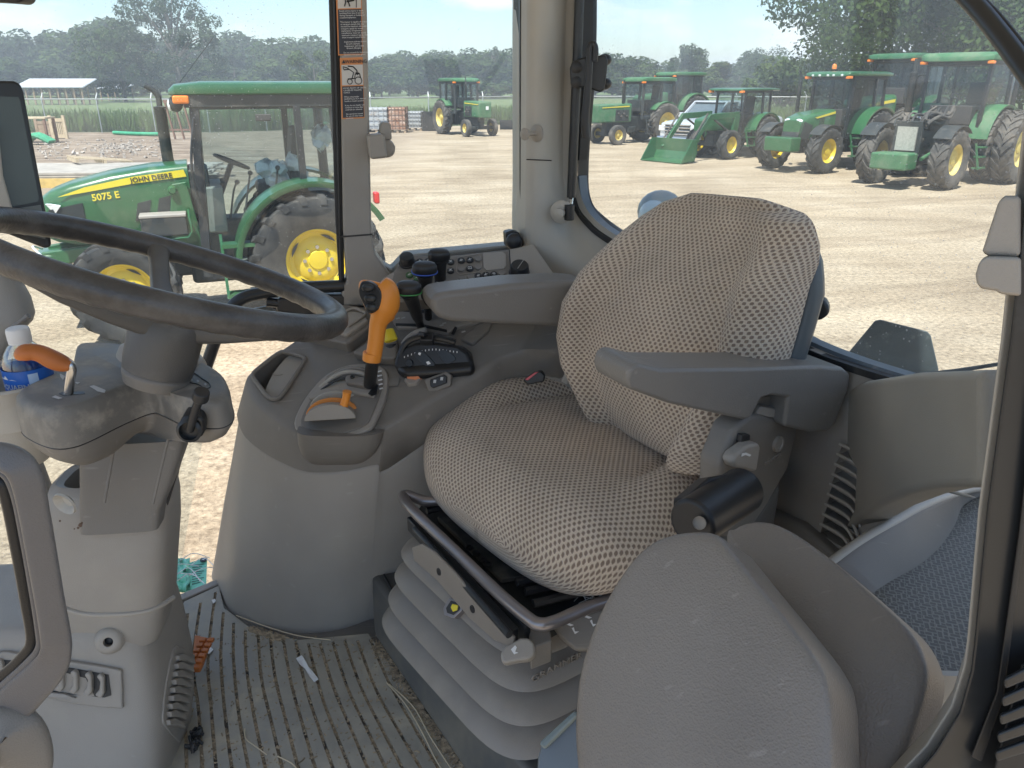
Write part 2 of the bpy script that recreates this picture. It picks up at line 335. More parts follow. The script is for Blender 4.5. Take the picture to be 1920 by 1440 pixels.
# lower frame of the far door glass and the black grab tube outside
tubep([F(645, 536, .01), F(560, 540, .01), F(500, 548, .01), F(450, 562, .01), F(420, 600, .02), F(396, 660, .03), F(360, 770, .03), F(325, 880, .03), F(318, 960, .03)], .013, 'door_frame_tube', M['frame'])
tubep([F(648, 560, .01), F(590, 575, .01), F(540, 570, .01), F(500, 566, .01)], .010, 'door_frame_tube', M['frame'])
cslab([(520, 560), (600, 553), (650, 553), (650, 590), (560, 592), (518, 585)], FR_P+FR_N*.0, FR_N, .03, 'door_lock', M['black'], bevel=.006)
# latch on the far front pillar
mb = MB(); c0 = F(690, 275, -.03); c1 = F(722, 272, -.03)
mb.beam(c0, c1, .05, .045); cp(mb.build('latch_arm', M['mid'], bevel=.006))
cslab([(704, 278), (706, 262), (735, 262), (742, 276), (741, 290), (728, 298), (712, 294)], FR_P-FR_N*.02, FR_N, .05, 'latch_base', M['mid'], bevel=.008)
cslab([(711, 262), (714, 232), (718, 229), (730, 230), (733, 234), (735, 262)], FR_P-FR_N*.012, FR_N, .035, 'latch_handle', M['mid'], bevel=.006)
mb = MB(); mb.lathe([(.0, 0), (.014, 0), (.018, .006), (.012, .016), (0, .016)], F(705, 264, .01), (1, 0, 0), seg=14); cp(mb.build('latch_knob', M['metal']))
# coat hook on the rear pillar
mb = MB(); p = F(1003, 250, -.055); mb.lathe([(.0, 0), (.017, 0), (.017, .003), (.013, .006), (.0045, .008), (.0045, .03), (.011, .033), (.012, .038), (.0, .041)], p+V((.005, 0, 0)), (-.7, -.71, 0), seg=20); cp(mb.build('coat_hook', M['mid']))
# rear window: frame, seals, pane
sill = [(1098, -160), (1096, 100), (1084, 300), (1086, 372), (1108, 412), (1160, 452), (1330, 545), (1500, 640), (1600, 680), (1690, 707)]
sm_ = sm2(sill, 5, False)
P1 = [Bk(x, y) for x, y in sm_]
mb = MB(); R_ = []
for i, p in enumerate(P1):
    t = (P1[min(i+1, len(P1)-1)]-P1[max(i-1, 0)]).normalized(); s = t.cross(BK_N).normalized(); s = -s
    R_.append([p, p+s*.010, p+s*.010-BK_N*.014, p-BK_N*.014])
mb.rings(R_); cp(mb.build('rear_window_seal', M['rubber'], smooth=50))
def ribbon(px1, px2, o1, o2, name, m, th=.02):
    A = [Bk(x, y, o1) for x, y in sm2(px1, 5, False)]; B_ = [Bk(x, y, o2) for x, y in sm2(px2, 5, False)]
    mb = MB(); mb.rings([[A[i], B_[i], B_[i]+BK_N*th, A[i]+BK_N*th] for i in range(len(A))]); return cp(mb.build(name, m, smooth=50))
ribbon([(1086, 330), (1092, 378), (1116, 412), (1164, 446), (1330, 536), (1500, 630), (1600, 672), (1700, 704)], [(1080, 330), (1084, 378), (1104, 418), (1154, 458), (1322, 552), (1492, 650), (1592, 690), (1684, 716)], .004, 0, 'rear_window_frame', mat('blue_grey_frame', (.13, .16, .19), .35, dirt=(.3, .31, .32), dscale=12))
ribbon([(1096, -160), (1096, 100), (1086, 300)], [(1086, -160), (1083, 100), (1072, 300)], .0, .0, 'rear_window_seal', M['rubber'])
ribbon([(1103, -160), (1103, 100), (1090, 300), (1094, 374), (1120, 408), (1170, 444)], [(1096, -160), (1096, 100), (1084, 300), (1088, 378), (1114, 414), (1164, 450)], .02, .01, 'rear_window_frame', M['frame'])
ribbon([(1164, 446), (1330, 536), (1500, 630), (1600, 672), (1700, 702), (1875, 681)], [(1160, 450), (1328, 541), (1498, 636), (1598, 678), (1700, 709), (1875, 686)], .03, .02, 'rear_window_seal', M['rubber'])
mb = MB(); g0 = [Bk(x, y, .035) for x, y in ((1086, -160), (1086, 380), (1160, 455), (1500, 645), (1700, 712), (2000, 712), (2000, -160))]; mb.prism(g0, BK_N*.005); cp(mb.build('rear_window', M['glassrear'], smooth=0))
# black bracket with lever loop and gas strut on the rear window edge
cslab([(1068, 128), (1073, 115), (1092, 108), (1136, 102), (1140, 115), (1134, 168), (1126, 174), (1100, 164), (1078, 164), (1069, 150)], V((.2, 1.60, 0)), V((.1, 1, 0)), .02, 'window_bracket', M['frame'], bevel=.004)
for x, y in ((1081, 126), (1080, 154)):
    mb = MB(); mb.lathe([(0, 0), (.006, 0), (.011, .002), (.011, .008), (0, .008)], PP(x, y, V((.2, 1.595, 0)), V((.1, 1, 0))), (.1, 1, 0), seg=12); cp(mb.build('bracket_bolt', M['black']))
for y in (112, 157): mb = MB(); mb.ball(PY(1134, y, 1.63), .014, sc=(1, 1, .8)); cp(mb.build('bracket_knob', M['black']))
H_ = [PY(x, y, 1.56) for x, y in ((1099, 258), (1097, 225), (1101, 180), (1105, 120), (1105, 95), (1108, 84), (1114, 84), (1116, 95), (1114, 115))]
tubep(H_, [.008, .0085, .0075, .007, .0065, .006, .006, .0065, .007], 'window_lever', M['black'])
S_ = [PY(x, y, 1.64) for x, y in ((1092, -160), (1082, 120), (1071, 370))]
mb = MB(); mb.tube(S_, .0095, seg=12, sub=1); cp(mb.build('gas_strut', M['frame']))
mb = MB(); mb.tube([S_[2], PY(1068, 395, 1.62)], .005, seg=8, sub=1); cp(mb.build('strut_rod', M['metal']))
mb = MB(); p = PY(1067, 398, 1.61); mb.tube([p+V((0, 0, .016)), p-V((0, 0, .016))], .011, seg=12, sub=1); cp(mb.build('strut_socket', M['black'], bevel=.002))
mb = MB(); mb.lathe([(0, 0), (.024, 0), (.024, .006), (.016, .012), (.010, .012), (.010, .028), (0, .03)], PY(1054, 397, 1.62), (-.3, -.95, 0), seg=20); cp(mb.build('strut_mount', M['light']))
# second gas strut, upper right
tubep([PY(1790, -30, .80), PY(1850, 35, .74), PY(1930, 140, .66), PY(2000, 240, .6)], [.0085, .0085, .0085, .0085], 'gas_strut', M['frame'])
tubep([PY(1810, -30, .79), PY(1874, 32, .735), PY(1950, 128, .66)], [.003]*3, 'wiring_cable', M['black'])
# rear wall panel with vents
wall = [(1085, 470), (1330, 548), (1500, 648), (1600, 690), (1684, 716), (1640, 724), (1614, 742), (1606, 768), (1630, 815), (1660, 858), (1672, 885), (1668, 950), (1655, 985), (1600, 1100), (1300, 1100), (1000, 800)]
wp = slab(wall, BK_P-BK_N*.012, BK_N, .05, 'rear_wall', M['dark' if 0 else 'mid'], bevel=.01, bseg=2); 
cut = MB()
for i in range(9):
    t = i/8; xl = 1578-t*36; yl = 838+t*150; xr = xl+56+4*t; yr = yl+36; 
    o = [Bk(x, y, -.012)-BK_N*.04 for x, y in ((xl, yl), (xr, yr), (xr-4, yr+14), (xl-5, yl+13))]; cut.prism(o, BK_N*.2)
boolcut(wp, cut); cp(wp)
cslab([(1560, 820), (1680, 860), (1640, 1060), (1500, 1000)], BK_P+BK_N*.08, BK_N, .01, 'vent_backing', M['black'], bevel=0)
for i in range(9):
    t = i/8; xl = 1578-t*36; yl = 832+t*150
    pts = [Bk(x, y, -.018) for x, y in ((xl-4, yl), (xl+30, yl+18), (xl+48, yl+38), (xl+58, yl+62))]; tubep(pts, [.0025]*4, 'vent_fin', M['light'], seg=6)
M['quarter'] = mat('quarter_panel_plastic', (.30, .285, .25), .5, var=.07, bump=.3, bs=900, dirt=(.38, .35, .29), dscale=6, dlo=.52, dhi=1.0)
# left quarter panel (lighter), seam bead
K0, K1 = PY(1684, 716, .99), PY(1872, 688, .72)
QP, QN = K0, (K1-K0).cross(V((0.10, .05, -1))).normalized()
o = cslab([(1650, 730), (1690, 712), (1800, 696), (1950, 690), (1950, 912), (1845, 914), (1785, 926), (1724, 948), (1672, 976), (1640, 996), (1668, 950), (1672, 880), (1632, 815), (1608, 768), (1616, 745)], QP, QN, .05, 'quarter_panel', M['quarter'], bevel=.012)
o = cslab([(1700, 720), (1950, 700), (1950, 770), (1850, 778), (1740, 840), (1690, 835)], QP-QN*.0, QN, .01, 'panel_ledge', M['quarter'], bevel=.008, off=.006)
QV = QN if QN.dot(EYE-QP) > 0 else -QN
tubep([PP(x, y, QP, QN)+QV*.008 for x, y in ((1672, 718), (1625, 738), (1607, 768), (1632, 815), (1662, 860), (1673, 890), (1668, 945), (1656, 985))], .006, 'panel_bead', M['light'])
R_ = []
for x0, x1, y, d in ((1640, 1682, 722, .0), (1628, 1680, 735, .016), (1626, 1672, 755, .02), (1636, 1660, 775, .012), (1642, 1650, 786, .0)):
    a, b = PP(x0, y, QP, QN), PP(x1, y, QP, QN); n_ = QN if QN.dot(EYE-QP) > 0 else -QN; R_.append([a, a.lerp(b, .3)+n_*d, a.lerp(b, .7)+n_*d, b, a.lerp(b, .5)-n_*.02])
mb = MB(); mb.rings(R_); cp(mb.build('trim_bulge', M['quarter'], sub=2, smooth=70))
R_ = []
for x0, x1, y0, d in ((1690, 1700, 866, 0), (1695, 1725, 880, .012), (1720, 1765, 900, .014), (1770, 1800, 915, .010), (1800, 1850, 925, 0)):
    a, b = PP(x0, y0, QP, QN), PP(x1, y0+16, QP, QN); R_.append([a, a.lerp(b, .5)+n_*d, b, a.lerp(b, .5)-n_*.01])
mb = MB(); mb.rings(R_); cp(mb.build('panel_rib', M['quarter'], sub=2, smooth=70))
# floor-side lower rear ledge
cslab([(1400, 940), (1500, 985), (1600, 1070), (1620, 1110), (1300, 1110)], BK_P-BK_N*.03, BK_N, .03, 'rear_wall_ledge', M['dark'], bevel=.008)
cslab([(1545, 1050), (1560, 1030), (1622, 978), (1670, 985), (1640, 1020), (1570, 1075)], BK_P-BK_N*.06, V((.6, .5, -.62)), .05, 'corner_bracket', M['light'], bevel=.006)
# near door post on the right
EX = ray(1870, 800)
def near(px, Y0, th, name, m, **k): return cslab(px, V((0, Y0, 0)), V((.12, -1, 0)), th, name, m, ex=EX, **k)
near([(1945, -160), (1925, 180), (1905, 350), (1893, 480), (1876, 640), (1834, 956), (1813, 1200), (1806, 1250), (1782, 1325), (1735, 1398), (1690, 1445), (1640, 1500), (1670, 1520), (1712, 1465), (1757, 1415), (1802, 1340), (1824, 1262), (1831, 1200), (1854, 956), (1898, 640), (1916, 480), (1926, 380), (1950, 180), (1970, -160)], .42, .05, 'door_opening_trim', M['light'], bevel=.003)
near([(1965, -160), (1946, 180), (1921, 380), (1911, 480), (1893, 640), (1850, 956), (1827, 1200), (1820, 1260), (1798, 1338), (1752, 1412), (1708, 1462), (1660, 1520), (1960, 1700), (2350, 1700), (2350, -160)], .405, .012, 'door_post', M['frame'], bevel=.003)
near([(1985, 300), (1950, 640), (1910, 1000), (1868, 1300), (1820, 1420), (1840, 1430), (1882, 1310), (1922, 1000), (1962, 640), (2000, 300)], .40, .006, 'door_seal', M['rubber'], bevel=.003)
near([(1915, 1250), (1945, 1225), (2050, 1200), (2050, 1500), (1850, 1500), (1880, 1380)], .39, .008, 'door_hinge', M['rubber'], bevel=.004)
for i in range(5):
    y = 1255+i*34; near([(1880-i*4, y+20), (1920, y), (2000, y-6), (2000, y+14), (1925, y+22), (1884-i*4, y+40)], .382, .008, 'hinge_rib', M['frame'], bevel=.003)
def near2(px, Y0, th, name, m, **k): return cslab(px, V((0, Y0, 0)), V((0, -1, 0)), th, name, m, ex=ray(1870, 450), **k)
near2([(1915, 366), (1885, 366), (1874, 372), (1842, 470), (1846, 480), (1915, 482)], .44, .04, 'latch_handle', M['mid'], bevel=.004)
near2([(1915, 482), (1850, 480), (1836, 490), (1829, 515), (1832, 535), (1842, 542), (1868, 546), (1875, 552), (1915, 556)], .435, .045, 'latch_base', M['mid'], bevel=.005)
# roof, headliner and front parts out of view
mb = MB(); mb.prism([V((-1.35, -.12, 3.2)), V((.72, -.12, 3.2)), V((.72, 1.95, 3.2)), V((-1.35, 1.95, 3.2))], V((0, 0, .16))); cp(mb.build('cab_roof', mat('roof_green', (.04, .22, .06), .35), bevel=.04))  # unseen roof; door-side overhang lengthened to keep direct sun off the interior
mb = MB(); mb.prism([V((-1.25, .2, 3.17)), V((.6, .2, 3.17)), V((.6, 1.8, 3.17)), V((-1.25, 1.8, 3.17))], V((0, 0, .025))); cp(mb.build('headliner', mat('pale_headliner', (.62, .61, .58), .8), bevel=.01))
mb = MB(); mb.beam(V((-1.3, .3, ZF)), V((-1.2, .3, 3.2)), .08, .1); cp(mb.build('front_pillar', M['mid'])); mb = MB(); mb.beam(V((-1.3, 1.35, ZF)), V((-1.2, 1.4, 3.2)), .08, .1); cp(mb.build('front_pillar', M['mid']))
# floor platform and mat
mb = MB(); fp = [PZ(328, 1120, ZF), PZ(420, 1078, ZF), V((-.3, 1.64, ZF)), V((.2, 1.62, ZF)), V((.55, .95, ZF)), V((.45, .35, ZF)), V((-.2, .22, ZF)), V((-1.25, .2, ZF)), V((-1.3, 1.30, ZF))]
mb.prism(fp, V((0, 0, -.12))); cp(mb.build('floor_platform', M['dark'], bevel=.004))
mb = MB(); mb.prism([PZ(326, 1118, ZF+.012), PZ(420, 1080, ZF+.012), PZ(421, 1090, ZF+.012), PZ(328, 1130, ZF+.012)], V((0, 0, -.03))); cp(mb.build('door_sill', M['mid'], bevel=.003))
mb = MB(); mb.box((-.35, 1.0, 1.15), (1.3, .7, .5)); mb.box((-.6, 1.0, .85), (2.2, .5, .35)); cp(mb.build('chassis_frame', M['chassis'] if 'chassis' in M else M['frame'], bevel=.03))

# ---- rubber floor mat with curved grooves
def matmat():
    m = bpy.data.materials.new('ribbed_rubber_mat'); m.use_nodes = True; nt = m.node_tree; L = nt.links.new; b = nt.nodes['Principled BSDF']; b.inputs['Roughness'].default_value = .38; b.inputs['Specular IOR Level'].default_value = .5
    tc = N(nt, 'ShaderNodeTexCoord'); o = tc.outputs['Object']
    n = N(nt, 'ShaderNodeTexNoise'); n.inputs['Scale'].default_value = 7; n.inputs['Detail'].default_value = 9; n.inputs['Roughness'].default_value = .62; n.inputs['Distortion'].default_value = 1.1; L(o, n.inputs[0])
    r = N(nt, 'ShaderNodeValToRGB'); e = r.color_ramp.elements; e[0].position = .42; e[0].color = (.30, .285, .24, 1); e[1].position = .70; e[1].color = (.50, .44, .33, 1); e.new(.56).color = (.36, .335, .275, 1); L(n.outputs[0], r.inputs[0])
    L(r.outputs[0], b.inputs['Base Color'])
    rr = N(nt, 'ShaderNodeMapRange'); rr.inputs['From Min'].default_value = .4; rr.inputs['From Max'].default_value = .65; rr.inputs['To Min'].default_value = .30; rr.inputs['To Max'].default_value = .75; L(n.outputs[0], rr.inputs[0]); L(rr.outputs[0], b.inputs['Roughness'])
    return m
fmat = empty('floor_mat', PZ(560, 1300, ZF)); tag(fmat, 'dirty grey rubber floor mat with curved grooves full of chaff', 'floor mat')
def fm(o): o.parent = fmat; o.matrix_parent_inverse = Matrix.Translation(-fmat.location); return o
ZM = ZF+.010
mo = [PZ(x, y, ZM) for x, y in ((345, 1128), (410, 1098), (420, 1140), (470, 1178), (560, 1200), (690, 1188), (740, 1260), (800, 1350), (870, 1450), (900, 1520), (330, 1520), (300, 1300))]
mb = MB(); mb.prism(mo, V((0, 0, -.008))); mo_ = mb.build('mat_sheet', matmat(), bevel=.002)
grooves = [[(352, 1150), (345, 1250), (350, 1440)], [(376, 1130), (362, 1240), (372, 1330), (380, 1450)], [(404, 1110), (390, 1230), (396, 1330), (406, 1450)], [(419, 1148), (414, 1230), (421, 1330), (436, 1450)], [(438, 1168), (438, 1240), (448, 1340), (468, 1450)], [(460, 1182), (462, 1250), (478, 1350), (500, 1450)],
     [(484, 1186), (490, 1270), (508, 1350), (532, 1450)], [(506, 1188), (516, 1270), (536, 1350), (562, 1450)], [(530, 1192), (546, 1280), (568, 1360), (594, 1450)], [(554, 1200), (574, 1290), (600, 1370), (628, 1450)], [(578, 1206), (602, 1300), (632, 1380), (660, 1450)], [(600, 1206), (626, 1290), (660, 1370), (694, 1450)],
     [(624, 1203), (652, 1290), (690, 1370), (728, 1450)], [(646, 1200), (678, 1290), (718, 1370), (760, 1450)], [(670, 1200), (704, 1290), (748, 1370), (795, 1450)], [(694, 1198), (730, 1280), (775, 1360), (828, 1450)]]
chaff = mat('dry_chaff', (.34, .27, .18), .95, var=.5, vs=160, bump=1.0, bs=260, dirt=(.08, .07, .06), dscale=40, dlo=.5, dhi=.6)
cut = MB(); fill = MB(); fillrnd = random.Random(5); bits = MB()
for gpx in grooves:
    pts = [PZ(x, y, ZM) for x, y in gpx]; P, _ = smooth(pts, [1]*len(pts), 6, False); R_ = []; R2 = []
    for i, p in enumerate(P):
        t = (P[min(i+1, len(P)-1)]-P[max(i-1, 0)]).normalized(); s = V((t.y, -t.x, 0)); w_ = .0034
        R_.append([p-s*w_+V((0, 0, .004)), p+s*w_+V((0, 0, .004)), p+s*w_*.8-V((0, 0, .0055)), p-s*w_*.8-V((0, 0, .0055))])
        zz = -.0035+fillrnd.uniform(-.001, .0022); R2.append([p-s*w_*1.1+V((0, 0, zz)), p+s*w_*1.1+V((0, 0, zz)), p+s*w_-V((0, 0, .0078)), p-s*w_-V((0, 0, .0078))])
        for k in range(7):
            q = p + t*fillrnd.uniform(-.012, .012) + s*fillrnd.gauss(0, .003)+V((0, 0, -.001)); z_ = fillrnd.uniform(.0006, .0017)
            bits.box(q, (z_*fillrnd.uniform(1, 4), z_*1.3, z_), Matrix.Rotation(fillrnd.random()*6, 3, 'Z'))
    cut.rings(R_); fill.rings(R2)
boolcut(mo_, cut); mo_.modifiers.clear(); mo_.data.set_sharp_from_angle(angle=.4); fm(mo_); fm(fill.build('groove_dirt', chaff, smooth=0))
for k in range(2600):
    if k < 1500: t = fillrnd.random(); a = V((700, 1205, 0)).lerp(V((860, 1440, 0)), t); x, y = a.x+fillrnd.gauss(0, 7)+4, a.y+fillrnd.gauss(0, 6)
    elif k < 2000: t = fillrnd.random(); x, y = 470+t*60+fillrnd.gauss(0, 6), 1180+t*18+fillrnd.gauss(0, 3)
    else: x, y = fillrnd.uniform(360, 860), fillrnd.uniform(1190, 1440)
    z_ = fillrnd.uniform(.0005, .0018); bits.box(PZ(x, y, ZM+.0005), (z_*fillrnd.uniform(1, 5), z_*1.2, z_), Matrix.Rotation(fillrnd.random()*6, 3, 'Z'))
o = bits.build('chaff', mat('chaff_bits', (.34, .27, .18), .9, var=.5, vs=90), smooth=0); tag(o, 'loose brown chaff and grit lying in the grooves and corners of the floor mat', 'chaff', kind='stuff')
# litter
lit = MB(); a = [(555, 1235), (566, 1229), (574, 1240), (578, 1250), (590, 1264), (597, 1274), (589, 1279), (580, 1268), (572, 1254), (562, 1246)]
lit.prism([PZ(x, y, ZM+.003+(.002 if i % 2 else 0)) for i, (x, y) in enumerate(a)], V((0, 0, .0008))); o = lit.build('paper_scrap', M['white'], smooth=0); tag(o, 'torn strip of white paper lying on the floor mat', 'paper scrap')
lit = MB(); lit.prism([PZ(x, y, ZM+.003) for x, y in ((366, 1190), (400, 1218), (393, 1226), (364, 1224))], V((0, 0, .001))); o = lit.build('paper_sheet', M['white'], smooth=0); tag(o, 'white paper corner sticking out beside the orange pedal', 'paper')
lit = MB(); lit.prism([PZ(x, y, ZM+.003) for x, y in ((397, 1126), (403, 1124), (405, 1128), (400, 1132))], V((0, 0, .002))); o = lit.build('paper_scrap', M['white'], smooth=0); tag(o, 'tiny white paper fleck near the far door sill', 'paper scrap')
straw = mat('dry_straw', (.60, .50, .34), .7, var=.1)
for pts, lab in (([(443, 1154), (500, 1175), (560, 1192), (620, 1200)], 'long straw curving along the foot of the side console'), ([(459, 1366), (461, 1385), (480, 1400), (500, 1415)], 'bent pale straw on the lower part of the floor mat'), ([(725, 1280), (760, 1320), (790, 1370), (815, 1420), (830, 1445)], 'long straw along the groove beside the seat box'), ([(730, 1283), (775, 1325), (806, 1380), (845, 1440)], 'second straw crossing next to the seat box edge'), ([(520, 1418), (545, 1430), (560, 1445)], 'short straw at the bottom edge of the floor mat')):
    mb = MB(); mb.tube([PZ(x, y, ZM+.004) for x, y in pts], .0011, seg=5); o = mb.build('straw', straw); tag(o, lab, 'straw')
mb = MB(); rp_ = random.Random(3)
for k in range(14): c = PZ(362+rp_.uniform(-6, 8), 1388+rp_.uniform(-14, 20), ZM+.006); mb.tube([c, c+V((rp_.uniform(-.01, .01), rp_.uniform(-.01, .01), .012)), c+V((rp_.uniform(-.015, .015), rp_.uniform(-.01, .01), .002))], .003, seg=6, sub=3)
o = mb.build('black_clump', M['rubber']); tag(o, 'small tangled black clump on the mat beside the column base', 'debris')
# orange brake pedal
r = empty('brake_pedal', PZ(385, 1240, ZF+.02)); tag(r, 'worn orange ribbed rubber pedal beside the column base', 'pedal')
po = [PZ(x, y, ZF+.05) for x, y in ((366, 1198), (392, 1204), (396, 1210), (382, 1250), (376, 1262), (362, 1262))]
mb = MB(); mb.prism([p-r.location for p in po], V((0, 0, .012))); mb.build('pedal_pad', M['orangeworn'], r, bevel=.003)
mb = MB(); c = sum(po, V((0, 0, 0)))/6-r.location+V((0, 0, .014))
for i in range(5):
    for j in range(2): mb.box(c+V((-.008+j*.016, -.03+i*.015, 0)), (.012, .010, .006))
mb.build('pedal_ribs', M['orangeworn'], r, bevel=.0015)
mb = MB(); mb.tube([c-V((0, 0, .02)), c+V((-.06, 0, -.03))], .008, seg=8, sub=1); mb.build('pedal_arm', M['black'], r)
# green booklet / bag on the step outside the far door
gp_ = mat('green_plastic_wrap', (.20, .62, .44), .3, var=.15, bump=.3, bs=30); zs = ZF-.22
r = empty('green_booklet', PZ(370, 1075, zs)); tag(r, 'green printed booklet with dark logo lying outside the far door beside a bag', 'booklet')
bk = [(345, 1052), (352, 1056), (383, 1047), (388, 1050), (386, 1100), (345, 1108)]
mb = MB(); mb.prism([PZ(x, y, zs)-r.location for x, y in bk], V((0, 0, -.006))); mb.build('cover', gp_, r)
p = PZ(382, 1050, zs+.004)-r.location; mb = MB(); mb.lathe([(0, 0), (.0105, 0), (.0105, .002), (0, .002)], p, (0, 0, 1), seg=20); mb.build('logo_badge', M['black'], r)
mb = MB(); mb.prism([p+V(q)+V((0, 0, .0025)) for q in ((-.006, -.003, 0), (-.002, .001, 0), (.003, .0045, 0), (.006, .002, 0), (.001, -.001, 0), (.004, -.004, 0))], V((0, 0, .0006))); mb.build('deer_mark', M['white'], r, smooth=0)
mb = MB()
for i in range(9): a, b = PZ(360, 1060+i*4.4, zs+.0015)-r.location, PZ(382-(i % 3)*3, 1057.5+i*4.2, zs+.0015)-r.location; mb.beam(a, b, .0022, .0006)
mb.build('printed_lines', M['black'], r, smooth=0)
mb = MB(); rg = random.Random(8); R_ = []
for i in range(9):
    x = 300+i*7; R_.append([PZ(x, 1046+rg.uniform(-2, 2)+j*9, zs+.01+rg.uniform(-.01, .016)) for j in range(8)])
vs = [p for rr_ in R_ for p in rr_]; mb.add(vs, [(i*8+j, i*8+j+1, (i+1)*8+j+1, (i+1)*8+j) for i in range(8) for j in range(7)])
o = mb.build('green_bag', gp_); o.modifiers.new('s', 'SOLIDIFY').thickness = .002; tag(o, 'crumpled translucent green plastic bag outside the far door sill', 'bag')
mb = MB(); 
for k in range(7): a = PZ(300+rg.uniform(0, 60), 1050+rg.uniform(0, 40), zs+.03); mb.tube([a, a+V((.03, .02, .01)), a+V((.08, rg.uniform(-.05, .05), 0))], .0012, seg=5)
o = mb.build('white_strings', M['white']); tag(o, 'thin white strings lying over the crumpled green bag', 'string')
# outside step under them
mb = MB(); mb.prism([PZ(280, 1040, zs-.02), PZ(420, 1040, zs-.02), PZ(420, 1130, zs-.02), PZ(280, 1160, zs-.02)], V((0, 0, -.03))); 
# exterior items: slow vehicle plate and fender lamp
o = slab([(1590, 662), (1640, 602), (1650, 600), (1738, 622), (1745, 630), (1760, 695), (1700, 740), (1640, 700)], V((.75, 1.75, 2)), V((.5, .85, .0)), .006, 'slow_vehicle_plate', mat('dull_back_plate', (.05, .065, .07), .45, var=.3, vs=12, dirt=(.22, .25, .24), dscale=30, dlo=.6, dhi=.8), bevel=.002); tag(o, 'dark back of a truncated triangular plate outside the rear window', 'plate')
r = empty('fender_lamp', PY(1232, 385, 2.3)); tag(r, 'blue grey rounded work lamp outside behind the seat back', 'lamp')
c = PY(1238, 396, 2.3); mb = MB(); mb.ball(c-r.location, .068, seg=20, sc=(1.0, .9, .9)); mb.build('lamp_housing', mat('blue_grey_lamp', (.16, .22, .25), .3), r); mb = MB(); mb.ball(c-r.location+V((-.02, -.03, -.01)), .05, seg=16); mb.build('lamp_lens', mat('lamp_glass', (.4, .5, .55), .1), r)
mb = MB(); mb.tube([c-r.location-V((0, 0, .05)), c-r.location-V((-.02, -.05, .8))], .03, seg=10, sub=1); mb.build('lamp_bracket', M['frame'], r)
# stickers on the far front pillar
def sticker(name, label, quad, parts):
    r = empty(name, F(quad[0][0], quad[0][1], -.002)); tag(r, label, 'sticker')
    o = slab(quad, FR_P-FR_N*.0, FR_N, .0008, 'backing', parts['bg'], bevel=0, off=.0008, sm=0); o.location = -r.location; o.parent = r; return r
orng = mat('orange_label', (.62, .24, .08), .45, var=.03); navy = mat('dark_label', (.022, .026, .04), .4); pale = mat('pale_label', (.55, .54, .52), .5)
def lab(px, m, off, r, nm): o = slab(px, FR_P, FR_N, .0006, nm, m, bevel=0, off=off, sm=0); o.parent = r; o.location = -r.location; return o
axT = (F(683, 200)-F(637, 202)).normalized(); upT = V((0, 0, 1)); fn = -FR_N
def ltext(s, px, py, size, r, m, al='LEFT', nm='lettering', space=1.0, ext=.0002, bold=0): o = text(s, F(px, py, -.0022), axT, upT, size, nm, m, r, ext=ext, align=al, space=space, bold=bold); o.location = -r.location; return o
w1 = sticker('warning_sticker', 'orange bordered loader warning sticker lower on the front pillar', [(637, 109), (680, 107), (683.5, 221.5), (640.5, 223.5)], dict(bg=orng))
lab([(640, 122), (680, 121), (681, 159), (641.5, 160)], pale, .0014, w1, 'picture_field'); lab([(641.5, 162), (681, 161), (682.5, 219), (643, 221)], navy, .0014, w1, 'text_field')
ltext('\u25b2WARNING' if 0 else 'WARNING', 647, 119, .0085, w1, M['black'], bold=.01)
mb = MB(); p = F(641, 119, -.0022); mb.prism([p, p+axT*.007, p+axT*.0035+upT*.0065], fn*.0003); o = mb.build('warning_triangle', M['black'], w1, smooth=0); o.location = -w1.location
ltext('AVOID INJURY OR DEATH\nCAUSED BY FALLING\nLOADS.\n\nWhen using loader\nALWAYS put SCV selector\nhandle in loader position.\n\nIf you do not, loader will\ncontinue to move after\ncontrols are released.\n\nSee operators manual\nfor use of other lever\npositions.', 643.5, 167, .0037, w1, M['white'], space=1.05)
ic = MB()
def icl(pts, w_=.0009): ic.tube([F(x, y, -.0024) for x, y in pts], w_, seg=4, sub=1)
def icc(x, y, r_): c = F(x, y, -.0024); ic.tube([c+axT*math.cos(a)*r_+upT*math.sin(a)*r_ for a in [k*math.pi/8 for k in range(16)]], .0008, seg=4, sub=1, closed=True)
icc(672, 151, .0065); icc(656, 153, .0045); icl([(652, 148), (665, 147), (666, 139), (674, 138), (676, 146)]); icl([(660, 148), (663, 136), (655, 130), (645, 131)]); icl([(645, 131), (643, 125), (650, 127), (655, 130)]); icl([(652, 124), (662, 125), (669, 132), (670, 139)], .0011); icl([(667, 136), (670, 140), (673, 136)], .0011)
o = ic.build('loader_pictogram', M['black'], w1, smooth=0); o.location = -w1.location
w2 = sticker('warning_sticker', 'tall dark transport speed warning sticker at the top of the front pillar', [(628, -60), (677, -62), (680, 103), (634, 104)], dict(bg=orng))
lab([(632, -40), (676, -41), (677, 15), (633.5, 16)], pale, .0014, w2, 'picture_field'); lab([(633.5, 18), (677, 17), (679, 100.5), (636, 101.5)], navy, .0014, w2, 'text_field')
ltext('Avoid serious injury or death\nresulting from loss of control\nduring transport or braking of\na towed implement.\n\nThis tractor is capable of operating\nat transport speeds that may\nexceed the maximum allowable\ntransport speed for towed\nimplements. If implement\nmanufacturer does not specify\nmaximum transport speed, observe\nthese transport speed limits:\n\n   Implements without brakes\n      32 km/h (20mph)\n   Implements with brakes\n      40 km/h (25mph)\n\nDo not exceed the implement\'s\nmaximum transport speed.', 636, 22, .00375, w2, M['white'], space=1.0)
ic = MB(); icl([(646, -10), (648, 4), (646, 12)], .0012); icl([(655, -10), (652, 0), (656, 12)], .0012); icl([(668, -10), (668, 14)], .0008); icl([(650, 3), (664, 0)], .0015); o = ic.build('trailer_pictogram', M['black'], w2, smooth=0); o.location = -w2.location
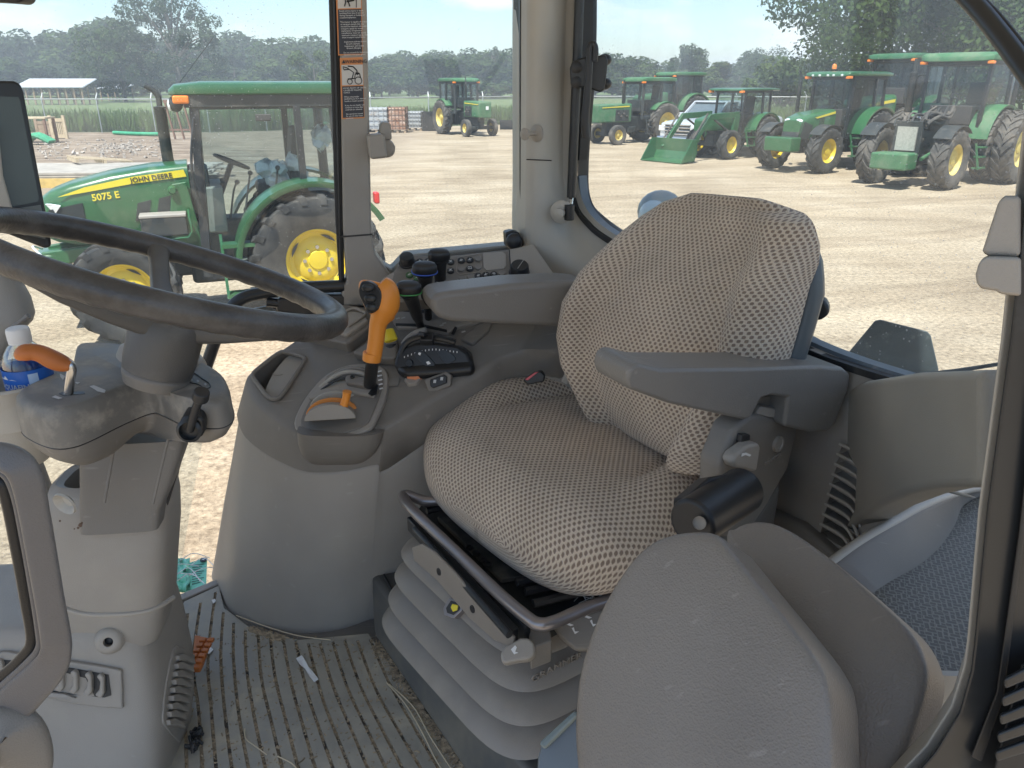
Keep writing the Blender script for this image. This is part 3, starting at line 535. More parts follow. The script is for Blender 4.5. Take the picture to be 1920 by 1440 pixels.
# ================================================================== OPERATOR SEAT
def fabric():
    m = bpy.data.materials.new('woven_seat_fabric'); m.use_nodes = True; nt = m.node_tree; L = nt.links.new; b = nt.nodes['Principled BSDF']; b.inputs['Roughness'].default_value = .92; b.inputs['Specular IOR Level'].default_value = .12
    b.inputs['Sheen Weight'].default_value = .25
    uv = N(nt, 'ShaderNodeUVMap'); uv.uv_map = 'UVMap'
    nw = N(nt, 'ShaderNodeTexNoise'); nw.inputs['Scale'].default_value = 40; nw.inputs['Detail'].default_value = 2; L(uv.outputs[0], nw.inputs[0])
    def mth(op, a, b_=None, c=None):
        n = N(nt, 'ShaderNodeMath', operation=op)
        for i, x in enumerate((a, b_, c)):
            if x is None: continue
            if isinstance(x, (int, float)): n.inputs[i].default_value = x
            else: L(x, n.inputs[i])
        return n.outputs[0]
    s = N(nt, 'ShaderNodeSeparateXYZ'); L(uv.outputs[0], s.inputs[0])
    U = mth('DIVIDE', s.outputs[0], .0105); Vv = mth('DIVIDE', s.outputs[1], .0058)
    row = mth('FLOOR', Vv); par = mth('MODULO', mth('ADD', row, 2000), 2); u = mth('ADD', U, mth('MULTIPLY', par, .5))
    fu = mth('SUBTRACT', mth('FRACT', mth('ADD', u, 500)), .5); fv = mth('SUBTRACT', mth('FRACT', mth('ADD', Vv, 500)), .5)
    au = mth('ABSOLUTE', fu); av = mth('ABSOLUTE', fv)
    d = mth('ADD', mth('POWER', mth('DIVIDE', au, .27), 3), mth('POWER', mth('DIVIDE', av, .40), 3))
    nd = mth('ADD', d, mth('MULTIPLY', mth('SUBTRACT', nw.outputs[0], .5), .9))
    hole = N(nt, 'ShaderNodeMapRange'); hole.inputs['From Min'].default_value = 1.35; hole.inputs['From Max'].default_value = .45; L(nd, hole.inputs[0])
    fine = N(nt, 'ShaderNodeTexNoise'); fine.inputs['Scale'].default_value = 700; fine.inputs['Detail'].default_value = 4
    mp = N(nt, 'ShaderNodeMapping'); mp.inputs['Scale'].default_value = (1.0, 2.2, 1); mp.inputs['Rotation'].default_value = (0, 0, .8); L(uv.outputs[0], mp.inputs[0]); L(mp.outputs[0], fine.inputs[0])
    rp = N(nt, 'ShaderNodeValToRGB'); rp.color_ramp.elements[0].position = .35; rp.color_ramp.elements[0].color = (.47, .39, .305, 1); rp.color_ramp.elements[1].position = .65; rp.color_ramp.elements[1].color = (.70, .60, .485, 1); L(fine.outputs[0], rp.inputs[0])
    mx = N(nt, 'ShaderNodeMixRGB'); L(hole.outputs[0], mx.inputs[0]); L(rp.outputs[0], mx.inputs[1]); mx.inputs[2].default_value = (.25, .192, .15, 1)
    big = N(nt, 'ShaderNodeTexNoise'); big.inputs['Scale'].default_value = 7; big.inputs['Detail'].default_value = 5; L(uv.outputs[0], big.inputs[0])
    mr = N(nt, 'ShaderNodeMapRange'); mr.inputs['From Min'].default_value = .3; mr.inputs['From Max'].default_value = .7; mr.inputs['To Min'].default_value = .86; mr.inputs['To Max'].default_value = 1.12; L(big.outputs[0], mr.inputs[0])
    mu = N(nt, 'ShaderNodeMixRGB', blend_type='MULTIPLY'); mu.inputs[0].default_value = 1; L(mx.outputs[0], mu.inputs[1]); L(mr.outputs[0], mu.inputs[2]); L(mu.outputs[0], b.inputs['Base Color'])
    h = mth('ADD', mth('MULTIPLY', hole.outputs[0], -1), mth('MULTIPLY', fine.outputs[0], .35)); bp = N(nt, 'ShaderNodeBump'); bp.inputs['Strength'].default_value = .8; bp.inputs['Distance'].default_value = .003; L(h, bp.inputs['Height']); L(bp.outputs[0], b.inputs['Normal'])
    return m
M['fabric'] = fabric()
seat = empty('operator_seat', (.1, 1.15, ZF)); tag(seat, 'beige and brown woven fabric operator seat with grey armrests on rubber bellows', 'tractor seat')
def sp(o, par=None): o.parent = par or seat; o.matrix_parent_inverse = Matrix.Translation(-V((.1, 1.15, ZF))); return o
SW, SB = V((.60, -.80, 0)).normalized(), V((.80, .60, 0)).normalized(); UP = V((0, 0, 1))
def sst(a, b, x): t = max(0, min(1, (x-a)/(b-a))); return t*t*(3-2*t)
# backrest: rings stacked along a spine
def interp(tab, s):
    for i in range(len(tab)-1):
        if s <= tab[i+1][0]:
            t = (s-tab[i][0])/(tab[i+1][0]-tab[i][0]); t = t*t*(3-2*t)*.5+t*.5
            return [a+(b-a)*t for a, b in zip(tab[i][1:], tab[i+1][1:])]
    return list(tab[-1][1:])
def spine_from(px, py, Y): return PY(px, py, Y)
BT = [ # s, pxL, YL, pxR, YR, py  -> left/right edge survey
 (0, 1140, 1330, 790, 890), (.08, 1106, 1350, 728, 850), (.2, 1068, 1398, 668, 785), (.35, 1056, 1450, 620, 700), (.5, 1066, 1476, 560, 612), (.62, 1100, 1492, 505, 545), (.72, 1140, 1508, 462, 500), (.80, 1170, 1509, 430, 466), (.88, 1203, 1496, 400, 430), (.94, 1235, 1480, 378, 401), (1, 1290, 1415, 362, 373)]
rings = []; uvs = []; nseg = 120; vacc = 0; prev = None; NS = 70
def endY(s): lean = .10*s**1.3; return 1.34+lean*.6, .985+lean*.6
for i in range(NS+1):
    s = i/NS; s = 1-(1-s)**1.25
    xl, xr, yl, yr = interp(BT, s); YL, YR = endY(s)
    if s > .9: k = (s-.9)/.1; m_ = (YL+YR)/2; YL, YR = YL+(m_-YL)*k*.5, YR+(m_-YR)*k*.5
    A, B_ = PY(xl, yl, YL), PY(xr, yr, YR); c = (A+B_)/2; w_ = (B_-A); hw = w_.length/2; ax = w_.normalized(); fwd = ax.cross(UP).normalized()
    if fwd.dot(SB) > 0: fwd = -fwd
    th = .052*(1-.25*s)*min(1, ((1-s)/.10+.10)**.5)*min(1, (s/.06+.35)**.5)
    c = c - fwd*th*.6; r = []; us = []; lastp = None; ua = 0
    for k in range(nseg):
        a = 2*math.pi*k/nseg - math.pi/2; ca, sa = math.cos(a), math.sin(a); e = .75
        x = math.copysign(abs(ca)**e, ca); y = math.copysign(abs(sa)**e, sa); d = 0
        if y < 0 or True:
            f = max(0, -sa)**.5 if sa < 0 else 0
            bol = sst(.52, .80, abs(x))*(1-sst(.62, .98, s))*.052*sst(-.05, .15, s+.1); lum = .014*math.exp(-((s-.33)/.17)**2)*(1-sst(.3, .8, abs(x)))
            crease = -.011*math.exp(-((abs(x)-.62)/.03)**2)*(1-sst(.42, .62, s)); hd = -.012*sst(.6, .85, s)*(1-sst(.3, .9, abs(x)))
            d = (bol+lum+crease+hd)*f
        th2 = th if sa < 0 else th*.7
        p = c + ax*x*hw + fwd*(-y*th2 + d); r.append(p)
        ua_ = (lastp-p).length if lastp else 0; lastp = p; ua += ua_; us.append(ua)
    mid = us[0]; rings.append(r); uvs.append([q for q in us] + [us[-1]+(r[-1]-r[0]).length])
    if prev: vacc += (r[0]-prev).length
    prev = r[0]; uvs[-1] = (uvs[-1], vacc)
# centre the u coordinate on the front middle (k=0 is the front)
def uvf(i, j):
    us, v = uvs[i]; tot = us[-1]; u = us[min(j, len(us)-1)]; 
    if j > nseg/2: u = u-tot
    return (u, v)
def uvf2(i, j):
    us, v = uvs[i]; return (us[min(j, nseg)], v)
mb = MB(); mb.rings(rings, uv=uvf); sp(mb.build('backrest', M['fabric'], smooth=80))
# grey blue shell behind the backrest
rs = []
for i in range(0, NS+1, 5):
    s_ = i/NS; s = 1-(1-s_)**1.25; r = rings[i]; c = sum(r, V((0, 0, 0)))/len(r); ax = (r[nseg//4]-r[3*nseg//4]).normalized(); hw = (r[nseg//4]-r[3*nseg//4]).length/2; fwd = ax.cross(UP).normalized()
    if fwd.dot(SB) > 0: fwd = -fwd
    e_ = 1-sst(.55, .92, s); rs.append(supe(c-fwd*(.012+.032*e_), ax, fwd, hw*(1-.12*(1-e_))+.013*e_-.004, .026, .6, 28))
mb = MB(); mb.rings(rs[2:-2]); sp(mb.build('back_shell', mat('blue_grey_shell', (.075, .09, .10), .42, dirt=(.2, .21, .21), dscale=8), smooth=60))
# lumbar knob and recline lever behind
o = sp(slab([(1503, 560), (1520, 558), (1548, 565), (1556, 580), (1553, 592), (1538, 602), (1508, 598)], V((.55, 1.12, 2.3)), V((-.4, -.9, 0)), .03, 'adjust_handle', M['black'], bevel=.005))
o = sp(slab([(1528, 505), (1530, 520), (1518, 560), (1508, 560), (1520, 510)], V((.55, 1.12, 2.3)), V((-.4, -.9, 0)), .02, 'adjust_lever', M['black'], bevel=.003))
mb = MB(); mb.lathe([(0, 0), (.007, 0), (.007, .01), (0, .01)], PP(1524, 583, V((.55, 1.105, 2.3)), V((-.4, -.9, 0))), (-.4, -.9, 0), seg=12); sp(mb.build('handle_bolt', M['mid']))
o = sp(slab([(1500, 615), (1510, 618), (1512, 640), (1500, 640)], V((.5, 1.10, 2.3)), V((-.4, -.9, 0)), .02, 'shell_clip', M['black'], bevel=.004))
# cushion: rings across the width, marching from the back to the front
FLc, FRc, BRc, BLc = PZ(800, 850, 2.02), PZ(1150, 1010, 2.01), PZ(1345, 868, 2.05), PZ(1010, 690, 2.05)
CT = [ # s, left px, left z, right px, right z (widest silhouette of the cushion)
 (0.0, 1075, 742, 1362, 850), (.15, 1000, 735, 1345, 880), (.35, 905, 752, 1310, 935), (.55, 838, 790, 1270, 985), (.75, 800, 838, 1225, 1020), (.9, 790, 880, 1180, 1040), (1.0, 800, 925, 1130, 1050)]
rings = []; uvs = []; vacc = 0; prev = None; NS = 76; L0, R0 = V((.135, 1.475, 0)), V((.40, 1.10, 0))
SF = -SB; SFL = V((-.80, -.60, 0)); len_ = .385
CB = (L0+R0)/2 + V((.01, .022, 0)) - SW*.028 + SFL*.012
for i in range(NS+1):
    s = i/NS; s = 1-(1-s)**1.2
    front = sst(.55, 1, s); c = CB + SFL*len_*s; 
    round_ = (max(0, 1-max(0, (s-.66)/.34)**2.4))**.5; back = min(1, (s/.05+.35)**.5)
    hw = (.232+.058*sst(0, .5, s))*(.25+.75*round_)
    top = 2.082-.022*front + .006*math.sin(s*3.1); th = (.060+.016*sst(.3, .95, s))*back
    zc = top-th-.012*sst(.8, 1, s); ths = th*(.10+.90*(max(0, 1-max(0, (s-.80)/.20)**2.6))**.5)
    r = []; us = []; lastp = None; ua = 0
    for k in range(nseg):
        a = 2*math.pi*k/nseg + math.pi/2; ca, sa = math.cos(a), math.sin(a); e = .72
        x = -math.copysign(abs(ca)**e, ca); y = math.copysign(abs(sa)**e, sa); d = 0
        if sa > 0:
            f = sa**.4; bol = sst(.55, .82, abs(x))*(1-sst(.40, .78, s))*.040; dish = -.012*(1-sst(.2, .7, abs(x)))*sst(0, .3, s)*(1-sst(.55, .95, s))
            crease = -.013*math.exp(-((abs(x)-.62)/.028)**2)*(1-sst(.42, .62, s)); d = (bol+dish+crease)*f
        if sa < 0: y *= (1-.25*(1-front))
        p = V((c.x, c.y, zc)) + SW*x*hw + UP*(y*ths + d) + SF*0; r.append(p)
        ua += (lastp-p).length if lastp else 0; lastp = p; us.append(ua)
    rings.append(r)
    cc = V((c.x, c.y, zc+ths)); vacc += (r[0]-prev).length if prev else 0; prev = r[0]; uvs.append((us+[us[-1]+(r[-1]-r[0]).length], vacc))
mb = MB(); mb.rings(rings, uv=uvf); sp(mb.build('seat_cushion', M['fabric'], smooth=80))
# armrests
def armrest(px, P0, dirv, th, up_in=.0, name='armrest'):
    n = V((dirv.y, -dirv.x, 0)).normalized(); return slab(px, P0, n, th, name, M['arm'], bevel=.013, bseg=5, sm=60)
o = armrest([(1176, 712), (1182, 690), (1196, 681), (1240, 692), (1400, 690), (1540, 686), (1582, 690), (1596, 702), (1592, 730), (1566, 798), (1552, 810), (1520, 812), (1470, 800), (1478, 746), (1448, 742), (1428, 748), (1410, 784), (1396, 788), (1256, 758), (1180, 730)], V((.138, .85, 0)), V((.885, .465, 0)), .075); sp(o)
o = sp(slab([(1420, 742), (1475, 742), (1480, 800), (1400, 790)], V((.138, .885, 0)), V((.465, -.885, 0)), .03, 'armrest_hinge', M['dark'], bevel=.003))
o = sp(slab([(1426, 762), (1462, 768), (1456, 784), (1414, 780)], V((.138, .872, 0)), V((.465, -.885, 0)), .02, 'hinge_block', M['mid'], bevel=.002))
o = armrest([(809, 563), (815, 552), (835, 548), (960, 533), (1070, 528), (1110, 532), (1080, 616), (1000, 612), (930, 609), (850, 605), (825, 598), (810, 584)], V((-.135, 1.30, 0)), V((.9, .30, 0)), .085); sp(o)
# right hand side cover, recliner handle, emblem, retractor
SP0, SN = V((.36, .98, 2.15)), V((.62, -.78, .05))
o = sp(slab([(1410, 775), (1480, 785), (1500, 800), (1480, 880), (1440, 950), (1400, 1010), (1340, 1010), (1352, 900), (1352, 870), (1380, 800)], SP0, SN, .04, 'side_cover', M['dark'], bevel=.010, bseg=4))
o = sp(slab([(1378, 826), (1398, 822), (1402, 830), (1394, 876), (1354, 868), (1348, 856), (1356, 842)], SP0-SN*.0, SN, .02, 'recline_handle', M['mid'], bevel=.005, off=.022))
o = sp(slab([(1364, 840), (1372, 839), (1381, 843), (1378, 846), (1370, 843), (1363, 846)], SP0, SN, .0008, 'seat_mark', M['white'], bevel=0, off=.0235))
o = sp(slab([(1383, 812), (1398, 812), (1398, 828), (1380, 828)], SP0, SN, .02, 'handle_slot', M['black'], bevel=.002, off=.008))
c = PP(1457, 832, SP0, SN); mb = MB(); n = SN.normalized(); mb.lathe([(.0, .003), (.008, .003), (.0085, .0045), (.0115, .0045), (.012, .001), (.012, 0)], c, n, seg=24); sp(mb.build('emblem', M['mid']))
o = sp(text('GRAMMER', PP(1433, 874, SP0, SN)+n*.0005, V((.78, .62, .12)), V((0, 0, 1)), .0085, 'moulded_lettering', M['mid'], None, ext=.0008))
o = sp(slab([(1340, 1000), (1400, 1000), (1440, 940), (1470, 900), (1450, 1010), (1400, 1100), (1300, 1100)], SP0-SN*.02, SN, .05, 'lower_side_cover', M['dark'], bevel=.01))
A, B_ = PY(1310, 972, .80), PY(1382, 925, .87); mb = MB(); d = (B_-A).normalized()
mb.tube([A-d*.018, B_+d*.018], .030, seg=28, sub=1); sp(mb.build('belt_retractor', M['black'], bevel=.006))
o = sp(slab([(1283, 935), (1330, 895), (1370, 888), (1384, 900), (1350, 920), (1300, 968), (1286, 985)], PY(1330, 935, .84), V((.3, -.8, .5)), .03, 'retractor_cover', M['black'], bevel=.004))
for k in range(4): o = sp(slab([(1300+k*17, 950-k*14), (1310+k*17, 942-k*14), (1313+k*17, 948-k*14), (1303+k*17, 957-k*14)], PY(1330, 935, .835), V((.3, -.8, .5)), .006, 'retractor_rib', M['frame'], bevel=.001, off=.004))
mb = MB(); mb.lathe([(0, .0), (.005, 0), (.008, .002), (.008, .004)], PY(1313, 980, .775), (-.5, -.75, .3), seg=14); sp(mb.build('retractor_screw', M['mid']))
# seat pan mechanics under the cushion
MZ = 1.918
def zs(px, z, th, name, m, **k): return sp(slab(px, V((0, 0, z)), V((0, 0, 1)), th, name, m, **k))
zs([(768, 975), (800, 930), (900, 925), (1200, 1010), (1240, 1080), (1000, 1190), (985, 1200)], MZ-.03, .03, 'seat_pan', M['frame'], bevel=.004)
zs([(820, 968), (860, 955), (1000, 1040), (1010, 1075), (940, 1085)], MZ-.018, .01, 'pan_plate', mat('dusty_black_plate', (.025, .03, .03), .7, dirt=(.14, .13, .11), dscale=14, dlo=.42, dhi=.7), bevel=.002)
for (x0, y0, x1, y1) in ((985, 1110, 1190, 1062), (1000, 1132, 1200, 1082), (968, 1092, 1160, 1052), (795, 945, 860, 925), (800, 958, 870, 940)):
    mb = MB(); mb.tube([PZ(x0, y0, MZ), PZ(x1, y1, MZ)], .007, seg=8, sub=1); sp(mb.build('slide_rod', M['black']))
for (x0, y0, x1, y1, w_) in ((770, 980, 965, 1195, .014), (792, 975, 990, 1190, .010)):
    mb = MB(); mb.beam(PZ(x0, y0, MZ-.012), PZ(x1, y1, MZ-.012), w_, .028); sp(mb.build('pan_rail', M['frame'], bevel=.002))
mb = MB(); mb.tube([PZ(778, 992, MZ+.006), PZ(880, 1105, MZ+.006), PZ(955, 1190, MZ+.006)], .006, seg=10, sub=1); sp(mb.build('adjust_rod', M['metal'] if 0 else M['frame']))
for x, y in ((880, 1028), (905, 1052), (893, 1040), (955, 1165), (915, 1060)): mb = MB(); mb.lathe([(.004, 0), (.0075, 0), (.0075, .004), (.004, .004)], PZ(x, y, MZ-.016), seg=12); sp(mb.build('pan_bolt', M['black']))
mb = MB(); hb = [(850, 935), (805, 940), (783, 935), (765, 928), (757, 932), (775, 958), (850, 1030), (930, 1108), (985, 1155), (1010, 1170), (1040, 1166), (1100, 1140), (1170, 1115), (1240, 1085)]
mb.tube([PZ(x, y, MZ+.020) for x, y in hb], .0095, seg=14, sub=6); sp(mb.build('adjust_bar', M['bar']))
zs([(990, 1168), (1030, 1172), (1035, 1200), (995, 1215)], MZ-.01, .04, 'bar_bracket', M['dark'], bevel=.003)
# front levers
lv = sp(slab([(938, 1226), (944, 1214), (960, 1205), (975, 1196), (992, 1196), (1002, 1206), (1003, 1226), (992, 1236), (972, 1238), (945, 1244), (940, 1238)], PZ(970, 1215, MZ-.01), V((-.1, -.6, .8)), .022, 'height_lever', M['mid'], bevel=.004, bseg=4))
sp(slab([(958, 1218), (966, 1210), (969, 1214), (966, 1222), (972, 1224), (964, 1227)], PZ(970, 1215, MZ-.01), V((-.1, -.6, .8)), .0006, 'seat_mark', M['white'], bevel=0, off=.0008))
lv = sp(slab([(1033, 1172), (1060, 1163), (1130, 1138), (1150, 1150), (1125, 1205), (1100, 1220), (1078, 1220), (1050, 1195)], PZ(1080, 1180, MZ-.03), V((-.1, -.7, .7)), .020, 'slide_lever', M['dark'], bevel=.006, bseg=4))
for dx, dy in ((0, 0), (34, -14)):
    for q in ([(1062, 1171), (1066, 1168), (1076, 1172), (1070, 1174)], [(1072, 1178), (1076, 1176), (1078, 1184), (1086, 1184), (1078, 1189)]): sp(slab([(x+dx, y+dy) for x, y in q], PZ(1080, 1180, MZ-.03), V((-.1, -.7, .7)), .0006, 'seat_mark', M['white'], bevel=0, off=.0008))
# bellows: stacked folds, surveyed along their silhouettes
def cornerring(z, infl, c=V((.06, 1.18, 0)), hx=.205, hy=.195, e=.34, seg=56):
    return supe(V((c.x, c.y, z)), SF*1, SW, hx+infl, hy+infl, e, seg)
bb = []
zt, zbm = 1.885, 1.68; nf = 4; H = (zt-zbm)/nf
for k in range(nf):
    z1 = zt-k*H; g_ = .012*k
    for t, f in ((0, -.022), (.10, -.010), (.30, .006), (.52, .018), (.66, .022), (.76, .016), (.84, -.004), (.93, -.026)): bb.append(cornerring(z1-H*t, f+g_-.012))
mb = MB(); mb.rings(bb[:1]+bb, caps=False); bl = sp(mb.build('bellows', M['bellow'], smooth=60))
c = cornerring(1.84, .008)
# level gauge
g0, gn = surf(bl, 858, 1142); gn = (gn+V((-.5, -.5, .6))).normalized()
for q, nm, m_, o_ in (([(840, 1142), (851, 1123), (877, 1129), (875, 1147), (860, 1161), (842, 1155)], 'gauge_bezel', 'bar', .012), ([(846, 1142), (855, 1128), (873, 1133), (871, 1146), (860, 1155), (848, 1151)], 'gauge_window', 'black', .0132), ([(856, 1141), (859, 1134), (870, 1137), (868, 1146), (860, 1149)], 'gauge_indicator', 'yellow', .0145)): sp(slab(q, g0, gn, .012, nm, M[m_], bevel=.001, off=o_))
tt_ = surf(bl, 1050, 1262)
if tt_: sp(text('GRAMMER', tt_[0]+tt_[1]*.001-SB*.0+V((-.045, -.02, .0)), V((.85, .52, .06)), V((-.1, -.2, 1)), .020, 'moulded_lettering', M['bellow'], None, ext=.0012))
sp(slab([(772, 1026), (790, 1020), (812, 1034), (850, 1072), (880, 1108), (903, 1132), (910, 1150), (922, 1160), (962, 1194), (962, 1216), (925, 1200), (880, 1160), (820, 1090), (775, 1050)], V((-.13, 1.06, 1.9)), V((-.8, -.6, .12)), .005, 'bellows_collar', M['bellow'], bevel=.002))
for x, y in ((823, 1072), (886, 1142)): mb = MB(); mb.lathe([(0, .0), (.006, .0), (.007, -.002)], PP(x, y, V((-.13, 1.06, 1.9)), V((-.8, -.6, .12)))+V((-.8, -.6, .12))*.001, (-.8, -.6, .12), seg=14); sp(mb.build('collar_hole', M['black']))
# torn cover threads under the cushion
mb = MB(); rt = random.Random(6)
for k in range(26):
    a = PZ(rt.uniform(1085, 1185), rt.uniform(1088, 1100), 1.915); mb.tube([a, a+V((rt.uniform(-.01, .01), rt.uniform(-.015, .005), -.01)), a+V((rt.uniform(-.025, .025), rt.uniform(-.03, .0), -.02+rt.uniform(-.01, .01)))], .0006, seg=4, sub=3)
sp(mb.build('torn_threads', mat('grey_threads', (.45, .46, .46), .8)))
sp(slab([(1090, 1098), (1150, 1085), (1260, 1040), (1270, 1060), (1180, 1105), (1110, 1112)], V((0, 0, 1.905)), UP, .003, 'torn_cover', mat('blue_grey_cloth', (.10, .12, .13), .7, dirt=(.3, .3, .3), dscale=50), bevel=0))
# ---- platform box under the seat
PBt = 1.68
sbx = empty('seat_platform', PZ(760, 1180, PBt)); tag(sbx, 'dark grey scuffed box carrying the seat bellows', 'platform')
def pb(o): o.parent = sbx; o.matrix_parent_inverse = Matrix.Translation(-sbx.location); return o
top = [PZ(694, 1076, PBt), PZ(760, 1058, PBt), V((.45, 1.55, PBt)), V((.75, 1.1, PBt)), PZ(1130, 1560, PBt), PZ(960, 1420, PBt)]
top2 = [PZ(694, 1076, PBt), PZ(775, 1050, PBt), V((.30, 1.58, PBt)), V((.62, 1.05, PBt)), V((.42, .70, PBt)), PZ(1010, 1470, PBt)]
bot = [PZ(700, 1192, ZF+.012), V((-.1, 1.62, ZF+.012)), V((.30, 1.60, ZF+.012)), V((.64, 1.05, ZF+.012)), V((.42, .66, ZF+.012)), PZ(905, 1500, ZF+.012)]
mb = MB(); mb.rings([bot, top2]); pb(mb.build('box', mat('scuffed_dark_plastic', (.085, .085, .08), .5, dirt=(.22, .19, .14), dscale=5, dlo=.42, dhi=.75), bevel=.012))
mb = MB(); mb.lathe([(0, .004), (.005, .004), (.008, 0)], PY(708, 1117, 1.395), (-.9, -.3, 0), seg=14); pb(mb.build('bolt', M['metal']))
mb = MB(); mb.tube([PZ(720, 1078, PBt+.002), PZ(760, 1150, PBt+.002), PZ(840, 1260, PBt+.002)], .003, seg=6, sub=3); pb(mb.build('lid_bead', M['black']))
# blue grey box at the bottom edge
r = empty('storage_case', PY(1050, 1400, .72)); tag(r, 'blue grey plastic case with a clear lid, tucked beside the front folded pad', 'case')
for px_, nm, m_, off in (([(1018, 1385), (1085, 1335), (1100, 1350), (1100, 1480), (1005, 1480), (1008, 1420)], 'case_body', mat('blue_grey_plastic', (.12, .145, .165), .3), 0), ([(1012, 1392), (1080, 1330), (1092, 1338), (1024, 1405)], 'case_lid', mat('smoky_lid', (.16, .2, .2), .15), .012)):
    o = slab(px_, V((.05, .72, 2.0)), V((-.2, -.75, .6)), .05 if not off else .012, nm, m_, bevel=.004, off=off); o.parent = r; o.matrix_parent_inverse = Matrix.Translation(-r.location)
# ---- folded instructor seat pads
ins = empty('instructor_seat', (.3, .6, 1.8)); tag(ins, 'folded instructor seat of two grained grey padded shells in the near foreground', 'folding seat')
def ip(o): o.parent = ins; o.matrix_parent_inverse = Matrix.Translation(-ins.location); return o
def padm(px, P0, n, th, name, dome, ex=V((.50, .45, -.55))):
    n = n.normalized(); px = sm2(px, 5); pl = [PP(x, y, P0, n) for x, y in px]; c = sum(pl, V((0, 0, 0)))/len(pl); R_ = []
    for k, h in ((.02, dome), (.3, dome*.96), (.55, dome*.82), (.75, dome*.58), (.88, dome*.40), (.95, dome*.25), (.978, 0), (.992, -.005), (1, -.014), (1.0, -th+.012), (.985, -th), (.9, -th-.004), (.05, -th-.004)): R_.append([c+(p-c)*k+(n*h if h > -.001 else ex*-h) for p in pl])
    mb = MB(); mb.rings(R_); return mb.build(name, M['pad'], smooth=70)
PN = V((-.62, -.52, .58))
ip(padm([(1080, 1440), (1076, 1360), (1086, 1260), (1118, 1160), (1165, 1075), (1212, 1022), (1262, 999), (1318, 994), (1346, 1003), (1366, 1024), (1420, 1092), (1480, 1166), (1532, 1236), (1556, 1300), (1562, 1440), (1560, 1600), (1400, 1700), (1150, 1650), (1090, 1540)], V((.15, .55, 2.19)), PN, .10, 'front_pad', .008))
ip(padm([(1360, 1015), (1376, 988), (1410, 976), (1450, 980), (1500, 1006), (1580, 1066), (1650, 1126), (1710, 1184), (1738, 1240), (1740, 1290), (1716, 1370), (1690, 1440), (1640, 1560), (1500, 1700), (1400, 1500), (1390, 1200)], V((.25, .66, 2.16)), V((-.56, -.50, .66)), .10, 'rear_pad', .010))
mb = MB(); mb.box((.33, .72, 1.85), (.16, .12, .4)); ip(mb.build('seat_hinge', M['frame'], bevel=.01))
# ---- storage tub with textured mat
tub = empty('storage_tub', PZ(1740, 1150, 2.0)); tag(tub, 'grey moulded storage tub lined with a blue grey basket pattern rubber mat', 'storage tub')
def tp(o): o.parent = tub; o.matrix_parent_inverse = Matrix.Translation(-tub.location); return o
def tilemat():
    m = bpy.data.materials.new('basket_rubber_mat'); m.use_nodes = True; nt = m.node_tree; L = nt.links.new; b = nt.nodes['Principled BSDF']; b.inputs['Roughness'].default_value = .42
    tc = N(nt, 'ShaderNodeTexCoord'); mp = N(nt, 'ShaderNodeMapping'); mp.inputs['Rotation'].default_value = (0, 0, .35); mp.inputs['Scale'].default_value = (75, 75, 75); L(tc.outputs['Object'], mp.inputs[0])
    br = N(nt, 'ShaderNodeTexBrick'); br.offset = .5; br.inputs['Scale'].default_value = 1; br.inputs['Mortar Size'].default_value = .09; br.inputs['Mortar Smooth'].default_value = .3; br.inputs['Brick Width'].default_value = .95; br.inputs['Row Height'].default_value = .5
    mp2 = N(nt, 'ShaderNodeMapping'); mp2.inputs['Rotation'].default_value = (0, 0, .35+math.pi/2); mp2.inputs['Scale'].default_value = (75, 75, 75); L(tc.outputs['Object'], mp2.inputs[0])
    b2 = N(nt, 'ShaderNodeTexBrick'); b2.offset = .5; b2.inputs['Scale'].default_value = 1; b2.inputs['Mortar Size'].default_value = .09; b2.inputs['Mortar Smooth'].default_value = .3; b2.inputs['Brick Width'].default_value = .95; b2.inputs['Row Height'].default_value = .5
    ck = N(nt, 'ShaderNodeTexChecker'); ck.inputs['Scale'].default_value = 1; L(mp.outputs[0], ck.inputs[0]); L(mp.outputs[0], br.inputs[0]); L(mp2.outputs[0], b2.inputs[0])
    mx = N(nt, 'ShaderNodeMixRGB'); L(ck.outputs['Fac'], mx.inputs[0]); L(br.outputs['Fac'], mx.inputs[1]); L(b2.outputs['Fac'], mx.inputs[2])
    cr = N(nt, 'ShaderNodeMixRGB'); L(mx.outputs[0], cr.inputs[0]); cr.inputs[1].default_value = (.095, .09, .075, 1); cr.inputs[2].default_value = (.22, .21, .18, 1); L(cr.outputs[0], b.inputs['Base Color'])
    bp = N(nt, 'ShaderNodeBump'); bp.inputs['Strength'].default_value = 1; bp.inputs['Distance'].default_value = .003; L(mx.outputs[0], bp.inputs['Height']); L(bp.outputs[0], b.inputs['Normal']); return m
zt_ = 2.02
mp_ = sm2([(1600, 1110), (1700, 1020), (1790, 960), (1850, 925), (1950, 930), (1960, 1100), (1950, 1230), (1830, 1258), (1760, 1262), (1700, 1240), (1620, 1180)], 4)
tp(slab(mp_, V((0, 0, zt_)), UP, .012, 'rubber_mat', tilemat(), bevel=.002))
rim_o = [(1545, 1052), (1600, 1012), (1660, 976), (1720, 940), (1780, 918), (1840, 906), (1960, 900)]
rim_i_ = [(1560, 1075), (1625, 1098), (1700, 1040), (1760, 985), (1800, 950), (1835, 930), (1960, 925)]
R_ = []; A = sm2(rim_o, 6, False); B_ = sm2([(1625, 1120), (1668, 1090), (1722, 1060), (1762, 1025), (1790, 985), (1808, 945), (1850, 925)], 6, False); C_ = sm2([(1562, 1066), (1615, 1026), (1675, 990), (1735, 958), (1790, 934), (1838, 921), (1960, 915)], 6, False)
